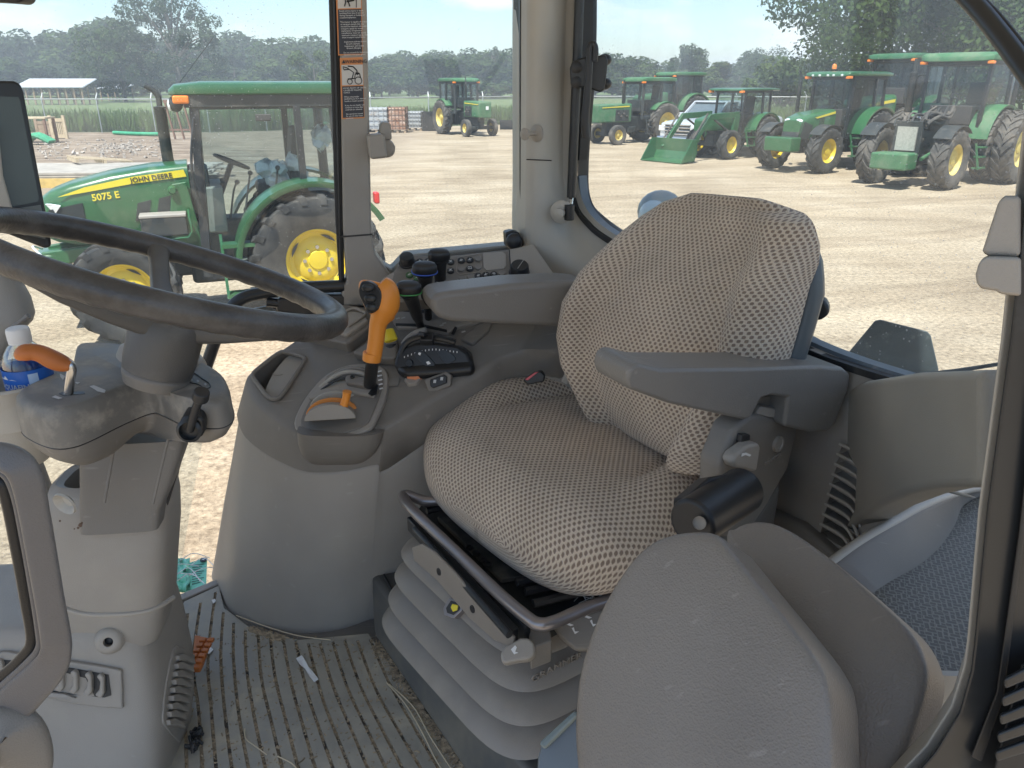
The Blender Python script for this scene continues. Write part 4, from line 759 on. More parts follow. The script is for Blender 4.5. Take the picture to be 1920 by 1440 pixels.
for i in range(len(A)):
    b = PZ(*B_[i], zt_+.001); q_ = .012+.03*(1-i/len(A)); a = PY(*A[i], b.y+q_+.018); c = PY(*C_[i], b.y+q_); R_.append([a, a.lerp(c, .5)+V((0, 0, .004)), c, c.lerp(b, .12)+V((0, .004, 0)), b, b-V((0, 0, .03)), b+V((.02, .06, -.05)), a+V((.01, .03, -.03))])
TW = R_; mb = MB(); mb.rings(R_); tp(mb.build('tub_wall', M['dark'], smooth=65))
R_ = []
lo = sm2([(1620, 1180), (1680, 1228), (1740, 1252), (1790, 1258), (1860, 1252), (1960, 1238)], 5, False)
for x, y in lo: p = PZ(x, y, zt_+.002); q = PZ(x+2, y+52, zt_-.055+.0); R_.append([p, p+V((-.004, -.008, .0)), V((p.x-.012, p.y-.022, zt_-.055)), V((p.x, p.y, zt_-.06))])
mb = MB(); mb.rings(R_); tp(mb.build('tub_lip', M['light'], smooth=50))
tp((lambda m: (m.tube([r_[0].lerp(r_[2], .5) for r_ in TW], .007, seg=12, sub=1), m.build('tub_rim', M['light']))[1])(MB()))  # rounded rim; its paler colour paints in the highlight along the top edge
mb = MB(); R_ = []
for x, y in lo: p = PZ(x, y, zt_+.002); R_.append([V((p.x-.010, p.y-.018, zt_-.057)), V((p.x+.01, p.y+.02, zt_-.057)), V((p.x+.02, p.y+.03, zt_-.16)), V((p.x+.004, p.y+.004, zt_-.16))])
mb.rings(R_); tp(mb.build('tub_base', M['dark'], smooth=50))
mb = MB(); mb.prism([V((.28, .30, 1.80)), V((.9, .30, 1.80)), V((.9, 1.1, 1.80)), V((.40, 1.0, 1.80))], V((0, 0, -.05))); tp(mb.build('tub_support', M['dark'], bevel=.01))
# ================================================================== SIDE CONSOLE
con = empty('side_console', PZ(560, 1187, ZF)); tag(con, 'tall grey side console with levers, buttons and switch panel right of the seat', 'control console')
def kp(o, par=None): o.parent = par or con; o.matrix_parent_inverse = (par.matrix_world.inverted() if par and 0 else Matrix.Translation(-con.location)) if not par else Matrix.Identity(4); return o
CA, CBp, CC = PY(455, 705, 1.46), PY(560, 790, 1.33), PY(1000, 640, 1.44)
TP, TN = plane3(CA, CBp, CC)
if TN.z < 0: TN = -TN
def T(px, py, h=0): return PP(px, py, TP+TN*h, TN)
def kslab(px, h, th, name, m, **k): return kp(slab(px, TP+TN*h, TN, th, name, m, **k))     # h = height of the top face over the console top
topo = [(455, 712), (468, 690), (566, 622), (640, 575), (760, 520), (1000, 520), (1100, 600), (1062, 652), (1000, 655), (950, 668), (912, 692), (735, 790), (712, 800), (650, 812), (590, 815), (555, 806), (505, 778), (468, 745)]
boto = [(410, 1105), V((-.72, 1.55, ZF)), V((-.70, 1.60, ZF)), V((-.55, 1.62, ZF)), V((-.3, 1.62, ZF)), V((.12, 1.66, ZF)), V((.3, 1.66, ZF)), V((.26, 1.56, ZF)), V((.16, 1.52, ZF)), V((.05, 1.50, ZF)), V((-.05, 1.46, ZF)), (702, 1160), (690, 1163), (640, 1180), (590, 1187), (548, 1187), (490, 1178), (432, 1148)]
TT = [T(x, y) for x, y in topo]; BB = [PZ(q[0], q[1], ZF) if not isinstance(q, V) else q for q in boto]
fr = [.24]*len(TT); 
SE = [t.lerp(b, .17) for t, b in zip(TT, BB)]
SE[11] = TT[11].lerp(BB[11], .21); SE[10] = TT[10].lerp(BB[10], .12)
def densify(ring, n=5): P, _ = smooth(ring, [1]*len(ring), n, True); return P
def linden(ring, n=5):
    o = []
    for i in range(len(ring)):
        for k in range(n): o.append(ring[i].lerp(ring[(i+1) % len(ring)], k/n))
    return o
def mixr(r): a, b = densify(r), linden(r); return [x.lerp(y, .15) for x, y in zip(a, b)]
top_r, se_r, bo_r = mixr(TT), mixr(SE), mixr(BB)
cen = sum(TT, V((0, 0, 0)))/len(TT)
def shrink(r, d, dz=0): c = sum(r, V((0, 0, 0)))/len(r); return [p+(V((c.x-p.x, c.y-p.y, 0)).normalized())*d+V((0, 0, dz)) for p in r]
mb = MB(); mb.rings([shrink(bo_r, -.0), bo_r, [a.lerp(b, .5) for a, b in zip(bo_r, se_r)], shrink(se_r, .003, -.008), shrink(se_r, .006, 0)]); kp(mb.build('console_body', M['mid'], smooth=55))
mb = MB(); mb.rings([shrink(se_r, .012, -.004), shrink(se_r, -.001, .001), shrink(top_r, .004, -.014), shrink(top_r, .009, -.005), shrink(top_r, .018, 0)]); ctop = mb.build('console_top', M['dark'], smooth=55)
# plinth line under the body
mb = MB(); mb.rings([shrink(bo_r, .014, -.002), shrink(bo_r, .012, .010)]); 
# pocket cut in the console top
pk = sm2([(474, 703), (486, 690), (520, 664), (536, 660), (566, 668), (571, 676), (556, 700), (530, 738), (518, 747), (503, 744), (482, 718)], 4)
pko = [T(x, y, 0)+TN*.03 for x, y in pk]; cut = MB(); cut.prism(pko, -TN*.095); boolcut(ctop, cut); kp(ctop)
ro = [T(x, y, .001) for x, y in pk]; mb = MB(); mb.tube(ro, .0045, seg=8, closed=True, sub=1); kp(mb.build('pocket_rim', M['dark']))
kslab([(500, 722), (515, 694), (543, 664), (566, 670), (570, 676), (556, 698), (530, 736), (510, 746), (496, 738)], -.010, .02, 'pocket_floor', M['mid'], bevel=.004, sub=3)
mb = MB(); c = T(522, 700, -.0115); mb.tube([c+V((math.cos(a)*.012, math.sin(a)*.012, math.cos(a)*.0)) for a in [k*math.pi/6 for k in range(12)]], .0007, seg=4, sub=1, closed=True); kp(mb.build('pocket_ring', M['dark']))
# small raised tray
def krise(px, h0, h1, name, m, bevel=.005, taper=0): 
    o = slab(px, TP+TN*h1, TN, h1-h0, name, m, bevel=bevel); return kp(o)
krise([(569, 625), (650, 645), (700, 608), (712, 590), (690, 577), (640, 568), (575, 600)], -.005, .026, 'tray_block', M['dark'])
krise([(575, 612), (650, 628), (690, 600), (680, 585), (640, 580), (590, 598)], .02, .034, 'tray_top', M['mid'], bevel=.004)
mb = MB(); mb.tube([T(x, y, .037) for x, y in ((652, 612), (684, 590), (676, 582), (660, 578), (640, 590))], .003, seg=8, sub=4); kp(mb.build('tray_rim', M['mid']))
# power socket block behind the quadrant
krise([(660, 660), (700, 630), (745, 634), (745, 668), (735, 672), (690, 670)], 0, .022, 'socket_block', M['dark'])
# shuttle quadrant: bezel, domed gate, scale, notch plate
bz = sm2([(552, 800), (562, 762), (590, 722), (620, 696), (660, 682), (700, 682), (722, 692), (728, 712), (722, 745), (708, 778), (690, 805), (640, 822), (590, 822)], 4)
kp(slab(bz, TP+TN*.006, TN, .012, 'quadrant_bezel', M['mid'], bevel=.004))
bz2 = sm2([(564, 796), (574, 762), (598, 728), (626, 702), (662, 690), (698, 690), (714, 698), (718, 714), (712, 742), (698, 776), (684, 797), (640, 812), (594, 812)], 4)
kp(slab(bz2, TP+TN*.0085, TN, .012, 'quadrant_plate', M['dark'], bevel=.002))
def arc(xa, ya, xb, yb, bulge, h, r, name, m, n=7):
    P = []
    for k in range(n):
        t = k/(n-1); x = xa+(xb-xa)*t; y = ya+(yb-ya)*t-bulge*math.sin(math.pi*t); P.append(T(x, y, h+.010*math.sin(math.pi*t)))
    mb = MB(); mb.tube(P, r, seg=8, sub=3); return kp(mb.build(name, m))
arc(596, 736, 688, 716, 16, .012, .0022, 'gate_slot', M['black']); arc(600, 727, 690, 706, 18, .010, .0045, 'gate_ridge', M['light'])
for k in range(4): arc(606+k*2, 722-k*5, 690, 703-k*4, 12, .010, .0012, 'gate_line', M['mid'])
kp(slab([(576, 745), (606, 718), (650, 712), (700, 716), (708, 726), (700, 742), (640, 732), (600, 746)], TP+TN*.016, TN, .012, 'gate_cover', M['mid'], bevel=.004))
kp(slab([(646, 706), (654, 701), (695, 708), (697, 718), (688, 724), (648, 716)], TP+TN*.028, TN, .016, 'lock_plate', M['dark'], bevel=.004))
mb = MB(); mb.lathe([(0, .0), (.0045, .0), (.0045, .002), (.0025, .002), (.002, .0005)], T(661, 707, .0285), TN, seg=12); kp(mb.build('lock_hole', M['black']))
kp(slab([(620, 722), (627, 703), (630, 722)], TP+TN*.032, V((-.2, -1, .2)), .006, 'pointer', M['mid'], bevel=.001))
for k in range(5): kp(slab([(706+k*1.2, 696+k*8), (715+k*.6, 694+k*8), (716+k*.6, 696+k*8), (707+k*1.2, 698+k*8)], TP+TN*.010, TN, .001, 'scale_mark', M['white'], bevel=0, off=0))
kp(slab([(690, 738), (705, 718), (709, 722), (706, 738), (696, 742)], TP+TN*.0175, TN, .002, 'gate_opening', M['black'], bevel=0))
# front bowl below the quadrant
bw0 = sm2([(548, 800), (562, 778), (600, 790), (650, 800), (700, 790), (722, 770), (722, 800), (700, 820), (640, 830), (580, 825)], 3)
R_ = []
for (L_, R__, yy, Y, ra) in ((558, 720, 806, 1.300, .5), (560, 714, 830, 1.302, .5), (565, 704, 848, 1.305, .48), (578, 686, 866, 1.315, .44), (605, 655, 876, 1.335, .4)):
    a, b = PY(L_, yy, Y), PY(R__, yy, Y-.01); hw = (b-a).length/2; R_.append(supe((a+b)/2+V((0, .012, 0)), V((1, 0, 0)), V((0, 1, 0)), hw, hw*ra, .62, 36))
mb = MB(); mb.rings(R_[::-1]); kp(mb.build('front_bowl', M['dark'], smooth=70))
# hand throttle wheel with orange band and nub
c0, c1 = T(583, 775, .0), T(672, 762, .0); mid = (c0+c1)/2; ax = V((.15, -1, .25)).normalized(); r_ = (c1-c0).length/2*1.05
def halfdisc(c, n, r, w_, name, m, ys=1, off=0):
    n = n.normalized(); x = n.cross(UP).normalized(); y = x.cross(n)
    if y.z < 0: y = -y
    P = [c+x*math.cos(a)*r+y*math.sin(a)*r*ys for a in [math.pi*k/20 for k in range(21)]]; mb = MB(); mb.prism([p-n*(w_/2)+n*off for p in P], n*w_); return mb.build(name, m, bevel=.002)
kp(halfdisc(mid+V((0, -.03, -.003)), ax, r_*.96, .05, 'throttle_drum', M['mid'], .62)); kp(halfdisc(mid+V((0, -.018, -.002)), ax, r_*1.0, .012, 'throttle_band', M['orange'], .66, 0)); kp(halfdisc(mid+V((0, .02, .0)), ax, r_*1.02, .03, 'throttle_hood', M['light'], .60))
mb = MB(); p = T(646, 762, .032); mb.tube([p-V((0.004, 0, .006)), p+V((.004, 0, .016)), p+V((.007, 0, .030))], [.009, .0075, .0085], seg=12, sub=4); kp(mb.build('throttle_nub', M['orange']))
# black shaft and orange shuttle handle
sh0, sh1 = T(693, 722, .02), PY(699, 672, 1.305); mb = MB(); mb.tube([sh0, sh1], [.0125, .0125], seg=12, sub=1, squash=.8); kp(mb.build('lever_shaft', M['black'], bevel=.002))
YH = 1.30
hp = [PY(x, y, YH) for x, y in ((699, 676), (705, 640), (709, 608), (716, 590), (722, 570), (722, 545), (712, 532))]
mb = MB(); mb.tube(hp, [.0142, .0145, .0155, .020, .0255, .0225, .016], seg=22, sub=6, up=V((0, 1, 0))); h_ = kp(mb.build('shuttle_handle', M['orange']))
kp(slab(sm2([(674, 530), (682, 524), (700, 526), (716, 530), (730, 532), (738, 548), (735, 573), (724, 590), (705, 592), (690, 585), (680, 565), (674, 545)], 3), PY(708, 556, YH-.012), V((-.25, -.95, .15)), .038, 'handle_head', M['orange'], bevel=.012, bseg=5, off=.002, ex=ray(708, 556)))
kp(slab(sm2([(676, 538), (682, 527), (698, 529), (714, 541), (719, 558), (714, 576), (702, 586), (692, 586), (684, 570), (676, 552)], 3), PY(698, 556, YH-.013), V((-.25, -.95, .15)), .02, 'button_face', M['black'], bevel=.003, off=.007))
for x, y in ((690, 540), (694, 560), (697, 577)): mb = MB(); mb.ball(PY(x, y, YH-.023), .0088, seg=14, sc=(1.25, .5, .85)); kp(mb.build('handle_button', M['frame']))
mb = MB(); mb.tube([PY(698, 660, YH), PY(697, 676, YH)], [.0165, .0168], seg=18, sub=1); kp(mb.build('handle_collar', M['orange'], bevel=.002))
mb = MB(); mb.ball(PY(729, 592, YH+.004), .011, seg=12); kp(mb.build('handle_trigger', M['orange']))
# secondary black and yellow lever just behind
mb = MB(); mb.tube([T(738, 668, .0), T(733, 645, .02)], [.014, .012], seg=10, sub=1); kp(mb.build('valve_stub', M['black'], bevel=.002)); mb = MB(); mb.tube([PY(734, 640, 1.37), PY(727, 618, 1.38)], [.013, .011], seg=14, sub=1); kp(mb.build('yellow_cap', M['yellow'], bevel=.003))
# black lever module
mod = [(741, 668), (748, 650), (764, 632), (790, 624), (850, 632), (876, 642), (884, 660), (889, 680), (886, 688), (840, 694), (790, 699), (752, 697), (743, 684)]
kp(slab([(741, 690), (744, 668), (760, 650), (800, 646), (860, 648), (884, 664), (890, 686), (880, 692), (840, 696), (756, 700)], TP+TN*.022, TN, .024, 'module_base', M['black'], bevel=.010, bseg=5))
mp0 = T(815, 695)+TN*.004; mn = V((-.12, -.93, .34)).normalized()
kp(slab([(741, 688), (745, 670), (762, 652), (782, 643), (810, 641), (862, 648), (880, 662), (889, 686), (840, 694), (790, 699), (752, 697)], mp0, mn, .060, 'module_top', M['black'], bevel=.012, bseg=5, off=.016))

def mdl(px, name, m, off=.0175, th=.003, bevel=.0008, **k): return kp(slab(px, mp0, mn, th, name, m, bevel=bevel, off=off, **k))
mdl(sm2([(782, 662), (790, 656), (798, 660), (818, 680), (816, 687), (806, 689), (800, 684), (784, 670)], 3), 'rocker_button', M['frame'], .0185)
mdl(sm2([(824, 662), (836, 656), (846, 660), (858, 672), (852, 678), (840, 682)], 3), 'module_recess', M['frame'], .018)
mb = MB(); mb.lathe([(0, .002), (.0065, .002), (.0075, 0)], PP(772, 681, mp0, mn)+mn*.018, mn, seg=18); kp(mb.build('round_button', M['frame']))
for q in ([(788, 664), (790, 661), (794, 662), (792, 667)], [(803, 679), (808, 677), (812, 682), (806, 684)]): mdl(q, 'button_mark', M['white'], .0192, .0006, 0)
for k in range(16): x = 762+k*6.5; y = 668-14*math.sin(min(1, k/9)*math.pi/2)-(0 if k < 9 else (k-9)*-.8); mdl([(x, y), (x+1.4, y-.2), (x+1.4, y+3.2), (x, y+3.4)], 'scale_mark', M['white'], .0178, .0005, 0)
mb = MB(); mb.tube([PP(x, y, mp0, mn)+mn*.012 for x, y in ((752, 668), (762, 646), (782, 634), (806, 632), (836, 636), (856, 642))], .006, seg=8, sub=4); kp(mb.build('module_slot', M['frame']))
mb = MB(); mb.tube([PP(x, y, mp0, mn)+mn*.014+V((0, .025, 0)) for x, y in ((758, 655), (768, 642), (784, 632), (800, 628))], .0075, seg=10, sub=4); kp(mb.build('ribbed_slider', mat('grey_ribbed', (.32, .31, .29), .5)))
mb = MB(); p = PP(806, 636, mp0, mn); mb.box(p+mn*.022, (.026, .022, .016), Matrix.Rotation(.5, 3, 'X')); mb.beam(p+mn*.01, p+mn*.03+V((-.01, 0, .01)), .016, .010); kp(mb.build('slider_knob', M['black'], bevel=.003))
# orange socket and rocker switch on the edge
kp(slab([(757, 712), (762, 700), (786, 696), (792, 705), (780, 718), (764, 720)], TP+TN*.006, TN, .02, 'socket_holder', M['mid'], bevel=.003)); kp(slab([(762, 706), (765, 699), (786, 697), (789, 704), (778, 708)], TP+TN*.012, TN, .012, 'orange_socket', mat('orange_socket', (.80, .30, .14), .5), bevel=.0015))
for x in (769, 781): kp(slab([(x, 701), (x+4, 700.5), (x+2, 704)], TP+TN*.0128, TN, .001, 'socket_pin', M['black'], bevel=0))
kp(slab([(727, 712), (750, 708), (746, 722), (722, 724)], TP+TN*.0015, TN, .002, 'blank_panel', M['dark'], bevel=.0005))
swn = V((-.15, -.93, .35)); swp = T(823, 716, -.004)+V((0, -.012, 0))
kp(slab([(796, 712), (838, 696), (848, 704), (846, 724), (814, 736), (804, 734)], swp, swn, .014, 'switch_bezel', M['dark'], bevel=.003, off=.006)); kp(slab([(808, 712), (834, 702), (840, 706), (840, 718), (814, 728), (809, 724)], swp, swn, .010, 'rocker_switch', M['black'], bevel=.002, off=.010))
for x, y in ((817, 716), (830, 711)): 
    for k in range(3): kp(slab([(x+k*1.7-2, y+2), (x+k*1.7-1, y-4), (x+k*1.7, y-4), (x+k*1.7-1, y+2)], swp, swn, .0005, 'switch_mark', M['white'], bevel=0, off=.0105))
# lever gates and three slim levers
kp(slab([(735, 600), (740, 545), (800, 520), (900, 530), (925, 594), (858, 612), (840, 624), (800, 614), (745, 614)], TP+TN*.012, TN, .014, 'lever_deck', M['mid'], bevel=.004))
for q in ([(742, 606), (790, 607), (838, 618), (838, 622), (790, 612), (742, 610)], [(742, 579), (800, 581), (806, 583), (806, 587), (742, 582)], [(775, 555), (806, 557), (806, 560), (775, 558)], [(846, 625), (853, 612), (857, 614), (851, 627)]): kp(slab(q, TP+TN*.0132, TN, .002, 'lever_slot', M['black'], bevel=0))
pmk0 = mat('worn_white_marking', (.5, .49, .47), .6)
for x, y in ((742, 597), (752, 596), (824, 610), (829, 606), (762, 572), (865, 622)): kp(slab([(x, y), (x+7, y-2), (x+8, y), (x+1, y+2)], TP+TN*.0127, TN, .0006, 'deck_mark', pmk0, bevel=0, off=.0004))
kp(slab([(862, 634), (900, 606), (925, 598), (915, 620), (885, 645)], TP+TN*.010, TN, .012, 'deck_corner', M['dark'], bevel=.004))
M['ringg'] = mat('green_ring', (.06, .30, .08), .4); M['ringb'] = mat('blue_ring', (.04, .10, .45), .4)
def lever(base, tip, Yt, name, ring, w0=.0085, w1=.0145, head=.024):
    b = T(*base, .015); t = PY(*tip, Yt); d = (t-b); r = empty(name, b); 
    mb = MB(); mb.tube([b, b+d*.30, b+d*.34, b+d*.65, b+d*.86, t], [w0*.9, w0, w0*1.25, w1*.85, w1, w1*1.25], seg=16, sub=4, up=V((0, 1, 0))); o = kp(mb.build('lever_grip', M['black']))
    x = V((1, .2, 0)).normalized(); n = V((.10, -.32, .94)).normalized(); x = (x-n*x.dot(n)).normalized(); y = n.cross(x)
    R_ = [supe(t+n*h, x, y, head*k, head*.62*k, .8, 28) for h, k in ((-.012, .55), (-.004, .92), (.002, 1.0), (.010, .97), (.015, .82), (.017, .5), (.0175, .1))]
    mb = MB(); mb.rings(R_); h_ = kp(mb.build('lever_head', M['black'], smooth=60))
    if ring: mb = MB(); mb.tube(supe(t+n*-.001, x, y, head*1.0, head*.63, .8, 28), .0012, seg=6, closed=True, sub=1); kp(mb.build('colour_ring', M[ring]))
    bpy.data.objects.remove(r)
lever((791, 618), (766, 545), 1.37, 'spool_lever', 'ringg'); lever((803, 596), (796, 508), 1.43, 'spool_lever', 'ringb'); lever((828, 572), (823, 483), 1.49, 'spool_lever', None, head=.022)
# switch panel along the window
SPp, SPn = plane3(PY(740, 560, 1.47), PY(760, 480, 1.58), PY(1030, 540, 1.50))
if SPn.dot(EYE-SPp) < 0: SPn = -SPn
def spl(px, name, m, off=0, th=.004, bevel=.001, **k): return kp(slab(px, SPp, SPn, th, name, m, bevel=bevel, off=off, **k))
spl([(716, 575), (735, 512), (745, 497), (752, 480), (764, 476), (830, 480), (945, 467), (1000, 459), (1046, 528), (1062, 552), (960, 550), (850, 556), (745, 566)], 'switch_panel', M['dark'], 0, .03, .005)
spl([(718, 520), (738, 508), (742, 514), (728, 570), (700, 590), (690, 560)], 'panel_wing', M['mid'], .0, .02, .004)
spl([(953, 470), (1000, 460), (1045, 525), (958, 521)], 'panel_end', M['mid'], .0035, .006, .002)
for q in ([(954, 471), (956, 471), (959, 522), (957, 522)],): spl(q, 'panel_seam', M['black'], .0042, .002, 0)
spl([(905, 476), (942, 473), (948, 478), (949, 500), (944, 505), (912, 508), (907, 503)], 'blank_plate', M['mid'], .0022, .003, .0008)
mb = MB(); q = [PP(x, y, SPp, SPn)+SPn*.0012 for x, y in ((858, 484), (896, 477), (901, 482), (903, 505), (897, 511), (862, 516), (856, 510))]; mb.tube(q, .0009, seg=6, closed=True, sub=1); kp(mb.build('button_frame', M['mid']))
def knob(x, y, r, h, name, m, cap=None):
    c = PP(x, y, SPp, SPn); mb = MB(); mb.lathe([(r*1.12, 0), (r*1.12, .003), (r, .004), (r*.94, h*.9), (r*.85, h), (0, h)], c, SPn, seg=28); o = kp(mb.build(name, m, smooth=35)); return c
c = knob(764, 494, .0155, .020, 'rotary_knob', M['black']); mb = MB(); mb.lathe([(.0125, 0), (.0125, .001), (0, .0015)], c+SPn*.0195, SPn, seg=24); kp(mb.build('knob_cap', M['frame']))
c = knob(974, 512, .0195, .022, 'rotary_knob', M['black']); a = PP(970, 520, SPp, SPn)+SPn*.0235; b = PP(981, 504, SPp, SPn)+SPn*.0235; mb = MB(); mb.beam(a, b, .0012, .001); kp(mb.build('knob_pointer', M['mid']))
def mark(x, y, kind, m='white'):
    c = PP(x, y, SPp, SPn)+SPn*.0048; ax = V((1, .15, 0)).normalized(); ax = (ax-SPn*ax.dot(SPn)).normalized(); ay = SPn.cross(ax); mb = MB(); w_ = .0007
    L_ = dict(t=[((-3, -2), (3, 1)), ((-1, -1), (0, 3)), ((-3, -2), (2, -3))], x=[((-3, -3), (3, 3)), ((-3, 3), (3, -3)), ((0, -3), (0, 3))], f=[((-3, 0), (3, 0)), ((-2, 2), (2, 2)), ((-1, -2), (2, -2))], c=[((-3, -3), (-3, 3)), ((-3, 3), (3, 3)), ((3, 3), (3, -3)), ((3, -3), (-3, -3)), ((-1, 0), (1, 0))])[kind]
    for (x0, y0), (x1, y1) in L_: mb.beam(c+ax*x0*.0011+ay*y0*.0011, c+ax*x1*.0011+ay*y1*.0011, w_, .0004, up=SPn)
    kp(mb.build('button_mark', M[m], smooth=0))
def btn(x, y, kind=None, m='black', mk='white', r=.0078):
    c = PP(x, y, SPp, SPn); mb = MB(); mb.lathe([(r, 0), (r, .0035), (r*.9, .0045), (0, .0045)], c, SPn, seg=20); kp(mb.build('push_button', M[m], smooth=35))
    if kind: mark(x, y, kind, mk)
M['btn'] = mat('grey_blank_button', (.19, .178, .165), .5); M['btng'] = mat('green_button', (.05, .13, .05), .4)
for x, y, k in ((787, 492, 't'), (803, 491, 't'), (845, 493, 'x'), (845, 509, 'x'), (865, 490, 't'), (881, 489, 't'), (881, 505, 'c'), (897, 519, 't'), (911, 517, 't'), (926, 516, 'f'), (822, 532, 'f')): btn(x, y, k)
btn(883, 521, None, 'btn'); 
for x, y in ((865, 506), (897, 487), (897, 503), (852, 528), (867, 524), (941, 514), (795, 541), (808, 537), (838, 530)): btn(x, y, None, 'btn', r=.0075)
btn(768, 517, 't', 'btng'); btn(783, 523, 'f', 'btng')
# upper window corner piece and side wall with recess beside the seat
kp(slab([(948, 436), (960, 433), (974, 436), (984, 462), (950, 464)], F(960, 450, -.02), FR_N, .03, 'corner_cap', M['black'], bevel=.004)); mb = MB(); mb.ball(F(964, 453, -.04), .018, seg=16, sc=(1, .6, 1)); kp(mb.build('corner_knob', M['black']))
wn = V((-.10, -.99, .12)); wpnt = PY(980, 680, 1.435)
kp(slab([(910, 700), (912, 670), (960, 640), (1060, 630), (1120, 660), (1120, 760), (1000, 780), (912, 745)], wpnt+V((0, .03, 0)), wn, .02, 'side_recess', M['dark'], bevel=.006))
kp(slab([(912, 690), (950, 674), (1000, 664), (1022, 662), (1060, 685), (1090, 700), (1090, 800), (1000, 830), (905, 830)], wpnt, wn, .03, 'side_pocket', M['mid'], bevel=.008))
kp(slab([(980, 714), (1004, 698), (1014, 696), (1022, 704), (1020, 716), (990, 722)], PY(1000, 708, 1.36), V((-.1, -.95, .2)), .022, 'belt_buckle', M['black'], bevel=.003)); kp(slab([(984, 711), (1003, 698), (1010, 697), (990, 713)], PY(1000, 708, 1.36), V((-.1, -.95, .2)), .004, 'buckle_button', mat('red_button', (.6, .12, .14), .4), bevel=.001, off=.003))
kp(slab([(1052, 716), (1066, 690), (1072, 690), (1064, 722)], PY(1060, 700, 1.37), V((0, -1, 0)), .01, 'belt_strap', M['light'], bevel=.002))

# ================================================================== STEERING
col = empty('steering_column', PZ(240, 1300, ZF)); tag(col, 'grey tilting steering column with a worn four spoke steering wheel on a pale base', 'steering column')
def sc_(o): o.parent = col; o.matrix_parent_inverse = Matrix.Translation(-col.location); return o
cx = V((1, 0, 0)); cz = V((0, math.sin(PIT), math.cos(PIT))); cf = V((0, math.cos(PIT), -math.sin(PIT)))       # image right, image up, forward
WC = PY(313, 512, 1.0); vd = (WC-EYE).normalized(); e1 = (cx*math.cos(math.radians(14.0))-cz*math.sin(math.radians(14.0))); e1 = (e1-vd*e1.dot(vd)).normalized(); upn = e1.cross(vd); upn = upn if upn.z > 0 else -upn
tl = math.radians(9.2); e2 = (vd*math.cos(tl)+upn*math.sin(tl)).normalized(); wn_ = e1.cross(e2).normalized(); wn_ = wn_ if wn_.z > 0 else -wn_
RW = .226
def wp(a, r=RW, h=0): return WC+(e1*math.cos(a)+e2*math.sin(a))*r+wn_*h
mb = MB(); R_ = []; ns = 144
for i in range(ns+1):
    a = 2*math.pi*i/ns; c = wp(a); o_ = (c-WC).normalized(); r = []
    for k in range(18):
        b = 2*math.pi*k/18; rr = .0165; y = math.sin(b)
        if y < -.1: rr -= .0013*(.5+.5*math.cos(a*46))
        r.append(c+o_*math.cos(b)*rr*1.0+wn_*y*rr*1.08)
    R_.append(r)
mb.rings(R_, caps=False); rim = sc_(mb.build('steering_wheel', M['wheelgrip'], smooth=80))
def onrim(o): o.parent = rim; return o
HC = WC - wn_*.075 + e1*.016
M['spoke'] = mat('steering_spoke', (.10, .097, .092), .42, var=.08, bump=.25, bs=700, dirt=(.2, .19, .17), dscale=10, dlo=.5, dhi=.9)
for a in (math.radians(95), math.radians(-10), math.radians(212), math.radians(-95 if 0 else 300)):
    if abs(a-math.radians(300)) < .01: continue
    p0, p1 = HC+(wp(a, .034)-WC)*1+wn_*.008, wp(a, RW-.004); d = (p1-p0).normalized(); sd_ = d.cross(wn_).normalized(); R_ = []
    for t, wd, th in ((0, .034, .017), (.25, .024, .013), (.55, .019, .011), (.85, .019, .011), (1, .024, .013)):
        q = p0.lerp(p1, t)+wn_*(-.012*math.sin(math.pi*t)); R_.append(supe(q, sd_, wn_, wd*.72, th, .6, 20))
    mb = MB(); mb.rings(R_); onrim(mb.build('spoke', M['spoke'], smooth=60))
mb = MB(); mb.lathe([(.0, .028), (.026, .027), (.040, .020), (.0465, .008), (.0475, -.010), (.0465, -.045), (.0445, -.060), (.040, -.062)], HC, wn_, seg=40); onrim(mb.build('hub', M['spoke'], smooth=50))
mb = MB(); mb.lathe([(.0, .032), (.023, .031), (.032, .027), (.033, .024)], HC, wn_, seg=36); onrim(mb.build('hub_cap', mat('hub_cap', (.20, .21, .21), .3), smooth=50))
mb = MB(); mb.lathe([(.041, -.060), (.044, -.064), (.044, -.067), (.039, -.080)], HC, wn_, seg=36); onrim(mb.build('hub_collar', M['dark'], smooth=50))
# pod under the wheel (top cover and lower tray)
zp = 2.262
pod = [(40, 742), (62, 757), (95, 768), (130, 766), (172, 752), (225, 728), (262, 716), (285, 722), (325, 742), (365, 752), (400, 752), (420, 738), (414, 712), (395, 692), (360, 676), (300, 662), (240, 650), (200, 645), (160, 645), (146, 652), (142, 672), (140, 688), (110, 700), (78, 714), (50, 728)]
pr = [PZ(x, y, zp) for x, y in sm2(pod, 3)]; cpd = sum(pr, V((0, 0, 0)))/len(pr)
def prr(d, dz, sx=1): return [p+V((p.x-cpd.x, p.y-cpd.y, 0)).normalized()*d+V((0, 0, dz*(1-.28*max(0, min(1, (p.x+.56)/.15))) if dz < 0 else dz)) for p in pr]
mb = MB(); mb.rings([prr(.010, -.050), prr(.010, -.046), prr(.009, -.014), prr(.007, -.004), prr(.002, .001), prr(-.004, .003)]); ptop = sc_(mb.build('pod_cover', mat('scratched_pod_plastic', (.175, .165, .148), .48, var=.1, bump=.3, bs=900, dirt=(.34, .31, .26), dscale=22, dlo=.48, dhi=.68), smooth=60))
mb = MB(); mb.rings([prr(-.045, -.094), prr(-.018, -.088), prr(-.002, -.076), prr(.008, -.058), prr(.0095, -.0515), prr(.004, -.050)]); sc_(mb.build('pod_tray', M['dark'], smooth=60))
mb = MB(); mb.tube(prr(.0098, -.0508), .0009, seg=4, closed=True, sub=1); sc_(mb.build('pod_seam', M['black']))
